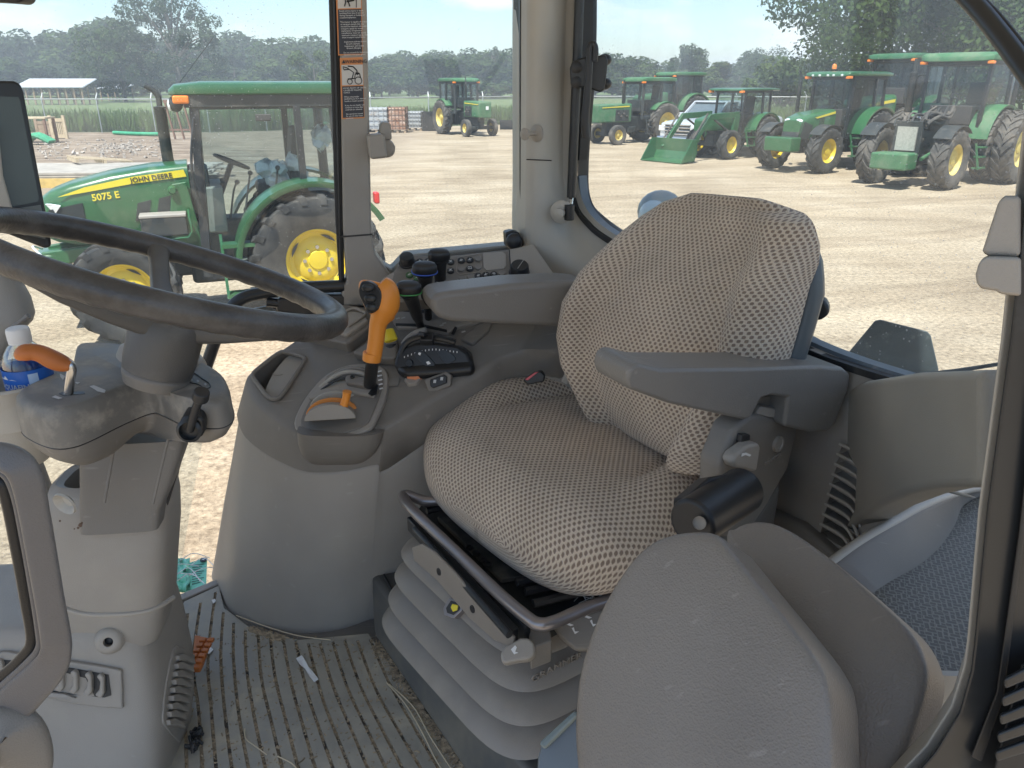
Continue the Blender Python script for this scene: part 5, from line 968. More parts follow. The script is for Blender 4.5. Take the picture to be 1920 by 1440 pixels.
mb = MB(); mb.lathe([(.062, -.004), (.060, .010), (.052, .018), (.048, .018)], PZ(305, 678, zp+.004), wn_, seg=36); sc_(mb.build('column_boot', M['mid'], smooth=60))
def pslab(px, name, m, h=.0075, th=.002, **k): return sc_(slab(px, V((0, 0, zp+h-.004)), UP, th, name, m, bevel=k.pop('bevel', .0004), **k))
pslab([(110, 738), (122, 732), (122, 727), (136, 727), (140, 734), (158, 734), (160, 738), (120, 742)], 'lever_slot', M['black'])
pmk = mat('worn_marking', (.50, .49, .47), .6)
for q in ([(97, 744), (104, 741), (117, 746), (110, 748)], [(168, 724), (176, 722), (198, 731), (196, 736), (182, 733), (178, 730)], [(140, 716), (150, 717), (145, 720)], [(112, 700), (122, 705), (118, 712), (113, 706)]): pslab(q, 'pod_mark', pmk, .0082, .0006)
mb = MB(); q = [PZ(x, y, zp+.0036) for x, y in ((322, 700), (342, 703), (345, 699), (360, 698), (372, 704), (380, 710), (392, 718), (394, 726), (385, 728), (370, 720), (345, 716), (328, 714), (321, 706))]; mb.tube(q, .0009, seg=5, closed=True, sub=2); sc_(mb.build('label_outline', M['black']))
for x, y in ((331, 708), (346, 712), (359, 712), (371, 714), (385, 720), (358, 702)): pslab([(x-3, y), (x, y-2.5), (x+3, y), (x, y+2.5)], 'pod_mark', mat('faded_mark', (.45, .45, .43), .6) if 'fm' not in M else M['fm'], .008, .0006)
# signal stalk
A = PY(356, 806, .90); mb = MB(); mb.tube([A, PY(366, 770, .89), PY(376, 742, .885)], [.0055, .0052, .006], seg=12, sub=3); sc_(mb.build('signal_stalk', M['black'])); mb = MB(); mb.tube([PY(375, 748, .885), PY(379, 734, .88)], [.0105, .0095], seg=16, sub=1); sc_(mb.build('stalk_knob', M['black'], bevel=.002))
sc_(slab(sm2([(334, 798), (342, 784), (366, 780), (380, 788), (383, 805), (378, 820), (358, 826), (338, 820), (332, 808)], 2), PY(356, 806, .905), V((.1, -1, -.1)), .05, 'stalk_boot', M['black'], bevel=.005))
mb = MB(); mb.lathe([(.0, -.002), (.012, -.002), (.016, .004), (.012, .007)], PY(356, 806, .903), (.1, -1, .1), seg=20); sc_(mb.build('boot_ring', M['frame']))
# direction lever with worn orange grip
mb = MB(); mb.tube([PY(128, 738, .945), PY(131, 715, .945), PY(134, 694, .945), PY(130, 683, .945), PY(118, 680, .945)], .0062, seg=12, sub=5); sc_(mb.build('lever_rod', M['metal']))
mb = MB(); mb.tube([PY(x, y, Y) for x, y, Y in ((134, 686, .945), (118, 682, .944), (98, 674, .94), (78, 664, .935), (60, 660, .93), (44, 662, .925), (34, 668, .925))], [.008, .0125, .0140, .0128, .0120, .0118, .007], seg=18, sub=6, squash=.85); sc_(mb.build('lever_grip', M['orangeworn']))
# neck of the column
R_ = loftpx([(160, 350, 815, 1.06, .42, .35), (163, 344, 845, 1.055, .42, .32), (162, 325, 900, 1.045, .42, .32), (160, 305, 948, 1.04, .42, .32), (162, 300, 985, 1.035, .42, .32)], seg=44, rot=.12); mb = MB(); mb.rings(R_[::-1]); sc_(mb.build('column_neck', M['dark'], smooth=50))
for (a, b) in (((216, 828), (196, 942)), ((316, 820), (287, 944))): mb = MB(); mb.tube([PY(*a, .975), PY(*b, .960)], .0022, seg=6, sub=1); sc_(mb.build('neck_rib', M['dark']))
mb = MB(); mb.beam(PY(333, 825, 1.09), PY(296, 945, 1.06), .006, .03); sc_(mb.build('neck_edge', M['black']))
# pale shroud
R_ = loftpx([(112, 316, 892, 1.10, .62, .5), (108, 320, 905, 1.095, .62, .48), (104, 325, 935, 1.09, .62, .46), (100, 326, 985, 1.085, .62, .45), (98, 321, 1060, 1.075, .62, .45), (96, 318, 1118, 1.07, .62, .45), (98, 314, 1135, 1.068, .62, .46), (116, 310, 1165, 1.06, .60, .5), (150, 300, 1190, 1.05, .55, .6)], seg=56, rot=.1)
top = R_[0]; ct = sum(top, V((0, 0, 0)))/len(top); inner = [p.lerp(ct, .10)+V((0, 0, .006)) for p in top]; inn2 = [p.lerp(ct, .22)+V((0, 0, .002)) for p in top]; inn3 = [p.lerp(ct, .25)-V((0, 0, .05)) for p in top]
mb = MB(); mb.rings(R_[::-1]+[inner, inn2, inn3]); sc_(mb.build('column_shroud', M['beige'], smooth=50))
mb = MB(); mb.tube([p for p in [PY(x, y, Y) for x, y, Y in ((93, 1130, .91), (150, 1150, .91), (210, 1153, .90), (280, 1145, .905), (326, 1120, .94))]], .0035, seg=8, sub=4); sc_(mb.build('shroud_bead', M['beige']))
mb = MB(); mb.lathe([(.0, -.008), (.010, -.006), (.014, 0), (.017, .003), (.018, 0)], PY(122, 944, .93), (-.3, -1, -.2), seg=18); sc_(mb.build('finger_notch', M['light']))
# small stains
for x, y, s in ((150, 985, 4), (146, 990, 2.4), (153, 981, 2.2), (112, 977, 2), (139, 992, 1.3)): sc_(slab([(x-s, y), (x-s*.3, y-s), (x+s, y-s*.6), (x+s*.8, y+s*.7), (x, y+s)], PY(x, y, .925), V((-.2, -1, 0)), .0006, 'stain', mat('brown_stain', (.10, .06, .04), .7) if 'st' not in M else M['st'], bevel=0))
# lower base housing
R_ = loftpx([(-150, 292, 1118, 1.10, .5, .4), (-160, 306, 1150, 1.095, .5, .38), (-170, 318, 1200, 1.085, .5, .36), (-180, 332, 1280, 1.06, .5, .34), (-190, 334, 1360, 1.03, .5, .33), (-200, 326, 1450, 1.0, .5, .33), (-220, 300, 1600, .96, .5, .33)], seg=72, rot=.05)
top = R_[0]; ct = sum(top, V((0, 0, 0)))/len(top); mb = MB(); mb.rings(R_[::-1]+[[p.lerp(ct, .12)+V((0, 0, .006)) for p in top], [p.lerp(ct, .3)+V((0, 0, .004)) for p in top]]); hb_ = mb.build('base_housing', M['beige'], smooth=60); sc_(hb_)
def hslab(px, name, m, off=.004, th=.008, bevel=.002):
    o = onsurf(hb_, px, name, m, off, th, bevel)
    return sc_(o) if o else None
hslab(sm2([(-20, 1222), (60, 1226), (140, 1238), (222, 1252), (230, 1262), (232, 1318), (226, 1326), (150, 1318), (60, 1300), (-20, 1290)], 2), 'vent_bezel', M['beige'], .008, .012, .003)
hslab([(-10, 1232), (60, 1236), (140, 1250), (207, 1262), (212, 1300), (200, 1304), (120, 1296), (50, 1282), (-10, 1275)], 'vent_opening', M['black'], .009, .003, 0)
for x in (10, 38, 66, 94, 122, 148, 174, 196):
    y = 1230+x*.15; hslab([(x-9, y+2), (x-1, y-3), (x+5, y+4), (x+6, y+34), (x, y+44), (x-12, y+38), (x-4, y+28), (x-2, y+12)], 'vent_blade', M['beige'], .016, .012, .003)
hslab(sm2([(324, 1215), (336, 1213), (360, 1226), (362, 1240), (346, 1360), (338, 1388), (332, 1390), (308, 1362), (303, 1345), (310, 1280)], 2), 'side_vent_bezel', M['beige'], .003, .004, .003)
for k in range(9):
    y = 1226+k*15; x = 326-k*2.2; hslab([(x, y+4), (x+10, y), (x+30, y+10), (x+33, y+20), (x+16, y+14), (x+2, y+14)], 'side_vent_blade', M['beige'], .009, .004, .002)
p, n = surf(hb_, 206, 1200); mb = MB(); mb.lathe([(.024, -.004), (.020, .010), (.013, .013), (.0075, .012), (.0075, -.002)], p, n, seg=24); sc_(mb.build('screw_boss', M['beige'], smooth=60)); mb = MB(); mb.lathe([(.0, .003), (.0045, .003), (.0075, .001)], p, n, seg=16); sc_(mb.build('screw', M['black']))
hslab([(95, 1292), (130, 1296), (150, 1304), (100, 1302)], 'vent_tab', M['mid'], .014, .004, .001)

# ================================================================== LEFT FOREGROUND ITEMS
# monitor
mon = empty('display_monitor', PY(20, 480, 1.15)); tag(mon, 'tall dark display monitor mounted left of the steering wheel', 'monitor')
def mo2(o): o.parent = mon; o.matrix_parent_inverse = Matrix.Translation(-mon.location); return o
mp3, mn3 = PY(40, 300, 1.15), V((.60, -.78, .12))
mo2(slab([(-60, 150), (26, 151), (38, 156), (44, 170), (96, 450), (97, 462), (86, 466), (20, 440), (-80, 410)], mp3, mn3, .035, 'monitor_case', M['frame'], bevel=.006))
mo2(slab([(-50, 180), (34, 182), (38, 190), (73, 372), (70, 378), (22, 388), (16, 384), (-16, 240)], mp3, mn3, .002, 'screen', mat('dark_screen', (.075, .095, .09), .25), bevel=0, off=.0015))
mo2(slab([(22, 392), (76, 384), (90, 440), (84, 448), (36, 438)], mp3, mn3, .002, 'lower_panel', mat('grey_screen', (.13, .145, .14), .3), bevel=0, off=.0015))
mo2(slab([(-60, 230), (-6, 236), (4, 330), (24, 400), (20, 440), (-60, 420)], mp3, mn3, .02, 'side_bracket', M['light'], bevel=.004, off=.02))
# grey arm behind the wheel at the left edge
arm = empty('front_pillar_cover', PY(0, 620, 1.02)); tag(arm, 'rounded grey cover tapering down at the left edge behind the bottle', 'pillar cover')
R_ = loftpx([(-170, 4, 470, 1.22, .4), (-160, 30, 520, 1.21, .4), (-150, 52, 560, 1.20, .4), (-140, 60, 590, 1.19, .4), (-130, 56, 604, 1.185, .4), (-120, 36, 625, 1.18, .4), (-120, 14, 660, 1.17, .4), (-120, 0, 720, 1.16, .4), (-130, 60, 820, 1.14, .25), (-130, 100, 930, 1.12, .25)], seg=40); mb = MB(); mb.rings(R_[::-1]); o = mb.build('cover_shell', M['mid'], smooth=60); o.parent = arm; o.matrix_parent_inverse = Matrix.Translation(-arm.location)
mb = MB(); mb.tube([PY(20, 618, 1.10), PY(44, 600, 1.10), PY(54, 592, 1.10)], .004, seg=8); o = mb.build('cover_lip', M['dark']); o.parent = arm; o.matrix_parent_inverse = Matrix.Translation(-arm.location)
# cup holder
cup = empty('cup_holder', PY(30, 850, 1.0)); tag(cup, 'grey cup holder holding the water bottle left of the column pod', 'cup holder')
R_ = loftpx([(-40, 88, 862, 1.03, .9, 1), (-62, 100, 850, 1.03, .9, 1), (-75, 108, 800, 1.03, .9, 1), (-84, 112, 740, 1.03, .9, 1), (-90, 116, 715, 1.03, .9, 1), (-92, 118, 708, 1.03, .9, 1)], seg=48); t_ = R_[-1]; ct = sum(t_, V((0, 0, 0)))/len(t_)
mb = MB(); mb.rings(R_+[[p.lerp(ct, .07) for p in t_], [p.lerp(ct, .10)-V((0, 0, .06)) for p in t_], [p.lerp(ct, .9)-V((0, 0, .07)) for p in t_]]); o = mb.build('cup', M['light'], smooth=50); o.parent = cup; o.matrix_parent_inverse = Matrix.Translation(-cup.location)
mb = MB(); mb.tube([p+V((0, 0, .001)) for p in t_], .0035, seg=8, closed=True, sub=1); o = mb.build('cup_rim', M['light']); o.parent = cup; o.matrix_parent_inverse = Matrix.Translation(-cup.location)
# bottle
bt = empty('water_bottle', PY(46, 760, 1.02)); tag(bt, 'clear plastic water bottle with white cap and blue label in the cup holder', 'bottle')
def bp_(o, par=None): o.parent = par or bt; o.matrix_parent_inverse = Matrix.Translation(-bt.location); return o
pet = bpy.data.materials.new('clear_bottle'); pet.use_nodes = True; ntb = pet.node_tree; ntb.nodes.clear(); oo = N(ntb, 'ShaderNodeOutputMaterial'); tt = N(ntb, 'ShaderNodeBsdfTransparent'); tt.inputs[0].default_value = (.86, .91, .92, 1); gg = N(ntb, 'ShaderNodeBsdfGlossy'); gg.inputs['Roughness'].default_value = .08; lw = N(ntb, 'ShaderNodeLayerWeight'); lw.inputs[0].default_value = .45; xx = N(ntb, 'ShaderNodeMixShader'); mm = N(ntb, 'ShaderNodeMath', operation='MULTIPLY_ADD'); mm.inputs[1].default_value = .7; mm.inputs[2].default_value = .05
ntb.links.new(lw.outputs['Facing'], mm.inputs[0]); ntb.links.new(mm.outputs[0], xx.inputs[0]); ntb.links.new(tt.outputs[0], xx.inputs[1]); ntb.links.new(gg.outputs[0], xx.inputs[2]); ntb.links.new(xx.outputs[0], oo.inputs[0])
BC = PY(60, 730, 1.02); k_ = 1/FPX*1.08
def bring(hw, py): p = PY(46, py, 1.02); return (hw*k_*1.0, p.z)
pro = [(41, 790), (41, 760), (40, 735), (41, 712), (40, 692), (38, 675), (32, 660), (24, 648), (18, 642), (18, 634)]
mb = MB(); mb.lathe([(bring(a, b)[0], bring(a, b)[1]) for a, b in pro], (BC.x, BC.y, 0), seg=40); bp_(mb.build('bottle_body', pet, smooth=60))
mb = MB(); mb.lathe([(bring(a, b)[0], bring(a, b)[1]) for a, b in ((19.5, 642), (19.5, 637), (20, 636), (20, 620), (19, 616), (16, 614), (0, 613.5))], (BC.x, BC.y, 0), seg=40); cpz = bp_(mb.build('bottle_cap', M['white'], smooth=40))
labm = mat('blue_label', (.02, .13, .50), .35, var=.1)
def strip(a0, a1, y0, y1, name, m, rr=41.5):
    mb = MB(); R_ = []
    for k in range(25): a = a0+(a1-a0)*k/24; d = V((math.sin(a), -math.cos(a), 0)); r, z0 = bring(rr, y0); _, z1 = bring(rr, y1); R_ += [V((BC.x, BC.y, z0))+d*r, V((BC.x, BC.y, z1))+d*r]
    mb.add(R_, [(2*i, 2*i+1, 2*i+3, 2*i+2) for i in range(24)]); return bp_(mb.build(name, m, smooth=60))
strip(-1.9, 1.0, 684, 752, 'label', labm); strip(-3.1, -1.9, 684, 752, 'label', labm); strip(1.0, 3.2, 684, 752, 'label', labm)
strip(.55, .95, 690, 712, 'label_panel', mat('pale_blue', (.45, .6, .8), .4), 41.9)
t = text('AQUAFINA', (0, 0, 0), V((1, 0, 0)), V((0, 0, 1)), .0100, 'label_lettering', M['white'], None, ext=.0002, bold=.02, align='CENTER')
for v in t.data.vertices: a = v.co.x/(.0315)-.05; r, z = bring(42.2, 716); v.co = V((BC.x+math.sin(a)*r, BC.y-math.cos(a)*r, z+v.co.z))
bp_(t)
mb = MB(); q = []
for i, (a, z) in enumerate(((-.9, 0), (-.75, .003), (-.6, .001), (-.45, .007), (-.3, .001), (-.1, .002), (.1, 0))): r, zz = bring(42.2, 700); q.append(V((BC.x+math.sin(a)*r, BC.y-math.cos(a)*r, zz+z)))
mb.add(q, [tuple(range(len(q)))]); bp_(mb.build('label_mountain', M['white'], smooth=0))
# near door pull at the lower left
M['pull'] = mat('door_pull_plastic', (.13, .125, .125), .36, var=.06, bump=.3, bs=800)
dh = empty('door_pull', PY(40, 1300, .42)); tag(dh, 'large grey looped door pull close to the camera at the lower left', 'door handle')
def dp(o): o.parent = dh; o.matrix_parent_inverse = Matrix.Translation(-dh.location); return o
def dtube(pts, hw, th, m, name, Y0=.44):
    P = [PY(x, y, Y0) for x, y in pts]; P, H_ = smooth(P, hw, 6, False); R_ = []
    for i, p in enumerate(P):
        t = (P[min(i+1, len(P)-1)]-P[max(i-1, 0)]).normalized(); n = (EYE-p).normalized(); s = t.cross(n).normalized(); R_.append(supe(p, s, n, H_[i], th, .45, 28))
    mb = MB(); mb.rings(R_); return dp(mb.build(name, m, smooth=60))
dtube([(-30, 852), (20, 862), (48, 892), (64, 960), (80, 1050), (94, 1130), (104, 1190), (105, 1220), (92, 1252), (50, 1296), (0, 1345), (-40, 1390)], [.009, .0095, .0095, .009, .009, .009, .0095, .010, .012, .014, .015, .016], .012, M['pull'], 'pull_loop')
dtube([(-30, 880), (8, 888), (28, 925), (44, 1000), (60, 1090), (74, 1180), (74, 1215), (50, 1245), (0, 1290), (-40, 1330)], [.003]*10, .013, M['pull'], 'middle_lip', .445)
dtube([(-30, 905), (0, 905), (14, 940), (32, 1030), (50, 1130), (60, 1200), (42, 1232), (10, 1262), (-40, 1300)], [.004]*9, .010, M['black'], 'inner_lip', .448)
dtube([(-60, 1400), (0, 1380), (20, 1395), (30, 1440), (10, 1500), (-40, 1560)], [.02, .022, .024, .024, .024, .024], .02, M['dark'], 'pull_base', .43)
# left rear-view mirror edge at the top left
o = slab([(-60, -60), (38, -60), (40, -2), (36, 6), (0, 3), (-60, 0)], PY(0, 0, .9), V((0, -1, 0)), .03, 'mirror', M['black'], bevel=.006); tag(o, 'dark mirror edge just showing at the top left corner', 'mirror')
# ================================================================== OUTDOORS
def groundmat():
    m = bpy.data.materials.new('dry_dirt'); m.use_nodes = True; nt = m.node_tree; L = nt.links.new; b = nt.nodes['Principled BSDF']; b.inputs['Roughness'].default_value = .95; b.inputs['Specular IOR Level'].default_value = .15
    tc = N(nt, 'ShaderNodeTexCoord'); o = tc.outputs['Object']
    def noise(s, d=6, r=.6, sc=(1, 1, 1), rot=0):
        mp = N(nt, 'ShaderNodeMapping'); mp.inputs['Scale'].default_value = sc; mp.inputs['Rotation'].default_value = (0, 0, rot); L(o, mp.inputs[0])
        n = N(nt, 'ShaderNodeTexNoise'); n.inputs['Scale'].default_value = s; n.inputs['Detail'].default_value = d; n.inputs['Roughness'].default_value = r; L(mp.outputs[0], n.inputs[0]); return n.outputs[0]
    def ramp(f, els):
        r = N(nt, 'ShaderNodeValToRGB'); e = r.color_ramp.elements
        while len(e) < len(els): e.new(.5)
        for i, (p, c) in enumerate(els): e[i].position = p; e[i].color = (*c, 1)
        L(f, r.inputs[0]); return r.outputs[0]
    def mix(f, a, b_, t='MIX'):
        x = N(nt, 'ShaderNodeMixRGB', blend_type=t)
        if isinstance(f, float): x.inputs[0].default_value = f
        else: L(f, x.inputs[0])
        L(a, x.inputs[1])
        if isinstance(b_, tuple): x.inputs[2].default_value = (*b_, 1)
        else: L(b_, x.inputs[2])
        return x.outputs[0]
    c = ramp(noise(.35, 8, .62), [(.3, (.31, .25, .175)), (.5, (.41, .34, .245)), (.7, (.50, .43, .325))])
    tr = ramp(noise(1.0, 6, .65, (.16, 1.6, 1), -.12), [(.36, (.62, .6, .58)), (.55, (1, 1, 1)), (.72, (1.18, 1.15, 1.1))])
    c = mix(.42, c, tr, 'MULTIPLY')
    pb = ramp(noise(16, 8, .75), [(.36, (.45, .42, .40)), (.5, (1, 1, 1)), (.66, (1.35, 1.32, 1.3))])
    c = mix(.8, c, pb, 'MULTIPLY')
    mpw = N(nt, 'ShaderNodeMapping'); mpw.inputs['Rotation'].default_value = (0, 0, 1.15); L(o, mpw.inputs[0])
    wv = N(nt, 'ShaderNodeTexWave'); wv.inputs['Scale'].default_value = .11; wv.inputs['Distortion'].default_value = 7; wv.inputs['Detail'].default_value = 3; wv.inputs['Detail Scale'].default_value = .5; L(mpw.outputs[0], wv.inputs[0])
    rut = ramp(wv.outputs['Fac'], [(.0, (1, 1, 1)), (.80, (1.04, 1.04, 1.03)), (.90, (.72, .70, .68)), (1.0, (.92, .9, .88))]); c = mix(.55, c, rut, 'MULTIPLY')
    vo = N(nt, 'ShaderNodeTexVoronoi'); vo.inputs['Scale'].default_value = 26; L(o, vo.inputs[0])
    st = ramp(vo.outputs['Distance'], [(.0, (1.35, 1.33, 1.3)), (.28, (1.0, 1, 1)), (.6, (.8, .78, .76))]); c = mix(.6, c, st, 'MULTIPLY')
    # darker worked soil, left rear of the yard
    sp = N(nt, 'ShaderNodeSeparateXYZ'); L(o, sp.inputs[0])
    a = N(nt, 'ShaderNodeMapRange'); a.inputs['From Min'].default_value = -3; a.inputs['From Max'].default_value = -8; L(sp.outputs[0], a.inputs[0])
    d = N(nt, 'ShaderNodeMapRange'); d.inputs['From Min'].default_value = 17; d.inputs['From Max'].default_value = 24; L(sp.outputs[1], d.inputs[0])
    mu = N(nt, 'ShaderNodeMath', operation='MULTIPLY'); L(a.outputs[0], mu.inputs[0]); L(d.outputs[0], mu.inputs[1])
    soil = ramp(noise(1.1, 9, .7, (.5, 1.4, 1)), [(.35, (.13, .095, .07)), (.55, (.27, .215, .165)), (.75, (.42, .36, .30))]); c = mix(mu.outputs[0], c, soil)
    L(c, b.inputs['Base Color'])
    bp = N(nt, 'ShaderNodeBump'); bp.inputs['Strength'].default_value = .9; bp.inputs['Distance'].default_value = .05
    ad = N(nt, 'ShaderNodeMath', operation='ADD'); L(noise(9, 8, .7), ad.inputs[0]); L(noise(1.0, 6, .65, (.16, 1.6, 1), -.12), ad.inputs[1]); L(ad.outputs[0], bp.inputs['Height']); L(bp.outputs[0], b.inputs['Normal'])
    return m
def grassmat(name, c1, c2, s=3):
    m = mat(name, c1, .9, var=.3, vs=s, dirt=c2, dscale=.6, dlo=.4, dhi=.65, spec=.1); return m
gm = groundmat()
mb = MB(); mb.add([(-3000, -3000, 0), (3000, -3000, 0), (3000, 3000, 0), (-3000, 3000, 0)], [(0, 1, 2, 3)])
g = mb.build('ground', gm, smooth=0); tag(g, 'dry tan dirt yard with tyre tracks', kind='structure')
M['grass'] = grassmat('grass_field', (.075, .125, .035), (.15, .165, .06)); M['grassfar'] = grassmat('far_field', (.10, .15, .06), (.16, .19, .09), .3)
FB = [PZ(-400, 248, 0), PZ(400, 248, 0), PZ(700, 240, 0), PZ(1000, 232, 0), PZ(1250, 233, 0), PZ(1500, 236, 0), PZ(1920, 240, 0), PZ(2600, 250, 0)]
mb = MB(); far = [V((p.x*18, 900, 0)) for p in FB]
vs = [p+V((0, 0, .004)) for p in FB] + [p+V((0, 0, .004)) for p in far]; n = len(FB)
mb.add(vs, [(i, i+1, n+i+1, n+i) for i in range(n-1)])
g = mb.build('grass_field', M['grassfar'], smooth=0); tag(g, 'flat green field beyond the chain link fence', kind='structure')
# tufts of tall grass along and behind the fence
rnd = random.Random(3); mb = MB()
def fencep(t):    # along the field edge
    t = max(0, min(.9999, t))*(n-1); i = int(t); return FB[i].lerp(FB[i+1], t-i)
for k in range(52000):
    t = rnd.random(); p = fencep(t); dpt = (rnd.random()**2.4)*26+.3; p = V((p.x*(1+dpt/46), p.y+dpt, 0))
    h = (.25+.8*rnd.random()**1.5)*(1.3 if dpt < 4 else .8); a = rnd.random()*6.28; wd = .035+.09*rnd.random()
    dx, dy = math.cos(a)*wd, math.sin(a)*wd; lx, ly = rnd.uniform(-.25, .25), rnd.uniform(-.25, .25)
    mb.add([(p.x-dx, p.y-dy, 0), (p.x+dx, p.y+dy, 0), (p.x+lx+dx*.2, p.y+ly, h)], [(0, 1, 2)])
M['tuft'] = grassmat('tall_grass', (.06, .12, .03), (.10, .145, .04), 1.2)
g = mb.build('tall_grass', M['tuft'], smooth=0); tag(g, 'tall green weeds and grass growing along the chain link fence', 'grass', kind='stuff')
# ---- trees
def leafmat(name, c1, c2):
    m = bpy.data.materials.new(name); m.use_nodes = True; nt = m.node_tree; nt.nodes.clear(); L = nt.links.new
    o = N(nt, 'ShaderNodeOutputMaterial'); d = N(nt, 'ShaderNodeBsdfDiffuse'); t = N(nt, 'ShaderNodeBsdfTranslucent'); x = N(nt, 'ShaderNodeMixShader'); x.inputs[0].default_value = .3
    tc = N(nt, 'ShaderNodeTexCoord'); n1 = N(nt, 'ShaderNodeTexNoise'); n1.inputs['Scale'].default_value = .8; n1.inputs['Detail'].default_value = 5; L(tc.outputs['Object'], n1.inputs[0])
    r = N(nt, 'ShaderNodeValToRGB'); r.color_ramp.elements[0].position = .35; r.color_ramp.elements[1].position = .65; r.color_ramp.elements[0].color = (*c1, 1); r.color_ramp.elements[1].color = (*c2, 1)
    L(n1.outputs[0], r.inputs[0]); L(r.outputs[0], d.inputs[0]); L(r.outputs[0], t.inputs[0]); L(d.outputs[0], x.inputs[1]); L(t.outputs[0], x.inputs[2]); L(x.outputs[0], o.inputs[0]); return m
M['leafA'] = leafmat('oak_leaves', (.033, .058, .022), (.066, .10, .034)); M['leafB'] = leafmat('pale_leaves', (.06, .095, .035), (.10, .135, .052)); M['leafC'] = leafmat('dusty_leaves', (.038, .062, .033), (.072, .10, .052))
M['bark'] = mat('bark', (.12, .10, .085), .9, var=.3, vs=4)
def crown(rn, H, R, z0, nl, ls, lobes=26, open_=0, flat=.8):
    mb = MB(); cl = []
    for k in range(lobes):
        a = rn.random()*6.28; rr = R*rn.random()**.55; zz = z0+(H-z0)*(.12+.80*rn.random()); k2 = 1-((zz-(z0+.42*(H-z0)))/(.62*(H-z0)))**2
        rr *= max(.25, k2)**.5; cl.append((V((math.cos(a)*rr, math.sin(a)*rr, zz)), R*(.20+.2*rn.random())*(1-open_*.45)))
    for k in range(nl):
        c, r = cl[rn.randrange(len(cl))]; d = V((rn.gauss(0, 1), rn.gauss(0, 1), rn.gauss(0, 1))).normalized(); q = r*(.55+.5*rn.random()**.5)*(1+.12*rn.gauss(0, .6))
        p = c + V((d.x*q, d.y*q, d.z*q*flat)); nrm = (d+V((rn.gauss(0, .6), rn.gauss(0, .6), rn.gauss(0, .6)+.4))).normalized()
        x = nrm.orthogonal().normalized(); x.rotate(Matrix.Rotation(rn.random()*6.28, 3, nrm)); y = nrm.cross(x); s = ls*(.5+rn.random())
        mb.add([p-x*s, p-y*s*.55, p+x*s, p+y*s*.55], [(0, 1, 2, 3)])
    return mb, cl
def tree(name, loc, H, R, seed, label, group=None, nl=3500, ls=.3, z0=.25, lobes=26, leaf='leafA', open_=0, lean=0, flat=.8):
    rn = random.Random(seed); r = empty(name, loc); tag(r, label, 'tree', group)
    mb, cl = crown(rn, H, R, H*z0, nl, ls, lobes, open_, flat); mb.build('crown', M[leaf], r, smooth=0)
    t = MB(); tr = max(.12, H*.022); t.tube([V((0, 0, -.1)), V((.02*H, 0, H*z0)), V((0, .02*H, H*.6)), V((-.01*H, 0, H*.85))], [tr*1.3, tr, tr*.55, tr*.15], seg=8, sub=4)
    for c, q in cl[:14 if not open_ else 26]:
        b = V((.01*H, 0, H*z0*.9+(c.z-H*z0)*.35)); t.tube([b, b.lerp(c, .5)+V((0, 0, .05*H)), c], [tr*.45, tr*.28, tr*.08], seg=5, sub=3)
    t.build('trunk', M['bark'], r); return r
def place(px, ybase, d):     # ground point seen at column px, at distance d
    r = ray(px, 155); return V((r.x*d/r.y, d, 0))
variants = [tree('field_tree', (0, 0, 0), 10, 5.2, 40+i, 'green tree', nl=4200, ls=.36, z0=.08, lobes=24, leaf=['leafA', 'leafC', 'leafB'][i % 3], flat=.9) for i in range(5)]
used = [0]*5; rn = random.Random(11)
FT = []
GL = 'round green tree, one of the row closing the far side of the field'
def fieldtree(px, d, top, k=None, wd=1.0):
    k = rn.randrange(5) if k is None else k; h = 2.65+(155-top)*d/FPX*1.02
    v = variants[k]; o = v if not used[k] else copy_tree(v); used[k] = 1
    o.location = place(px, 0, d); s = h/10; o.scale = (s*wd, s*wd, s); o.rotation_euler = (0, 0, rn.random()*6.28); tag(o, GL, 'tree', 'trees along the far edge of the field'); FT.append((px, top, o)); return o
tops = [(-60, 70), (0, 78), (50, 74), (95, 80), (140, 84), (190, 66), (215, 62), (250, 78), (290, 86), (385, 84), (425, 92), (465, 80), (505, 92), (545, 90), (585, 88), (615, 96),
        (700, 118), (730, 114), (765, 110), (800, 116), (835, 108), (865, 102), (900, 112), (930, 106), (965, 112), (1010, 112), (1060, 112), (1110, 118), (1150, 112), (1190, 122), (1235, 128), (1290, 132), (1340, 128), (1385, 124), (1425, 110), (1460, 120), (1500, 112), (1545, 124), (1600, 120), (1680, 110), (1760, 110), (1850, 110), (1940, 100)]
for i, (px, top) in enumerate(tops):
    fieldtree(px, 175+rn.uniform(-15, 25), top, wd=1.25 if px < 640 else 1.35)
for i in range(30):
    px = -40+i*68+rn.uniform(-15, 15); fieldtree(px, 150+rn.uniform(-10, 10), 124+rn.uniform(-10, 8), wd=1.7)
def seg(px): return 'left of the tallest bare tree' if px < 332 else 'right of the tallest bare tree' if px < 660 else 'between the window pillars' if px < 1030 else 'left of the huge oak' if px < 1560 else 'behind the huge oak'
ORD = 'first second third fourth fifth sixth seventh eighth ninth tenth eleventh twelfth thirteenth'.split(); cnt = {}
for px, top, o in sorted(FT, key=lambda q: q[0]):
    row = 'back row' if o.location.y > 162 else 'front row'; k = (seg(px), row); cnt[k] = cnt.get(k, 0)+1
    o['label'] = ORD[cnt[k]-1]+' green tree from left in the '+row+' '+seg(px)
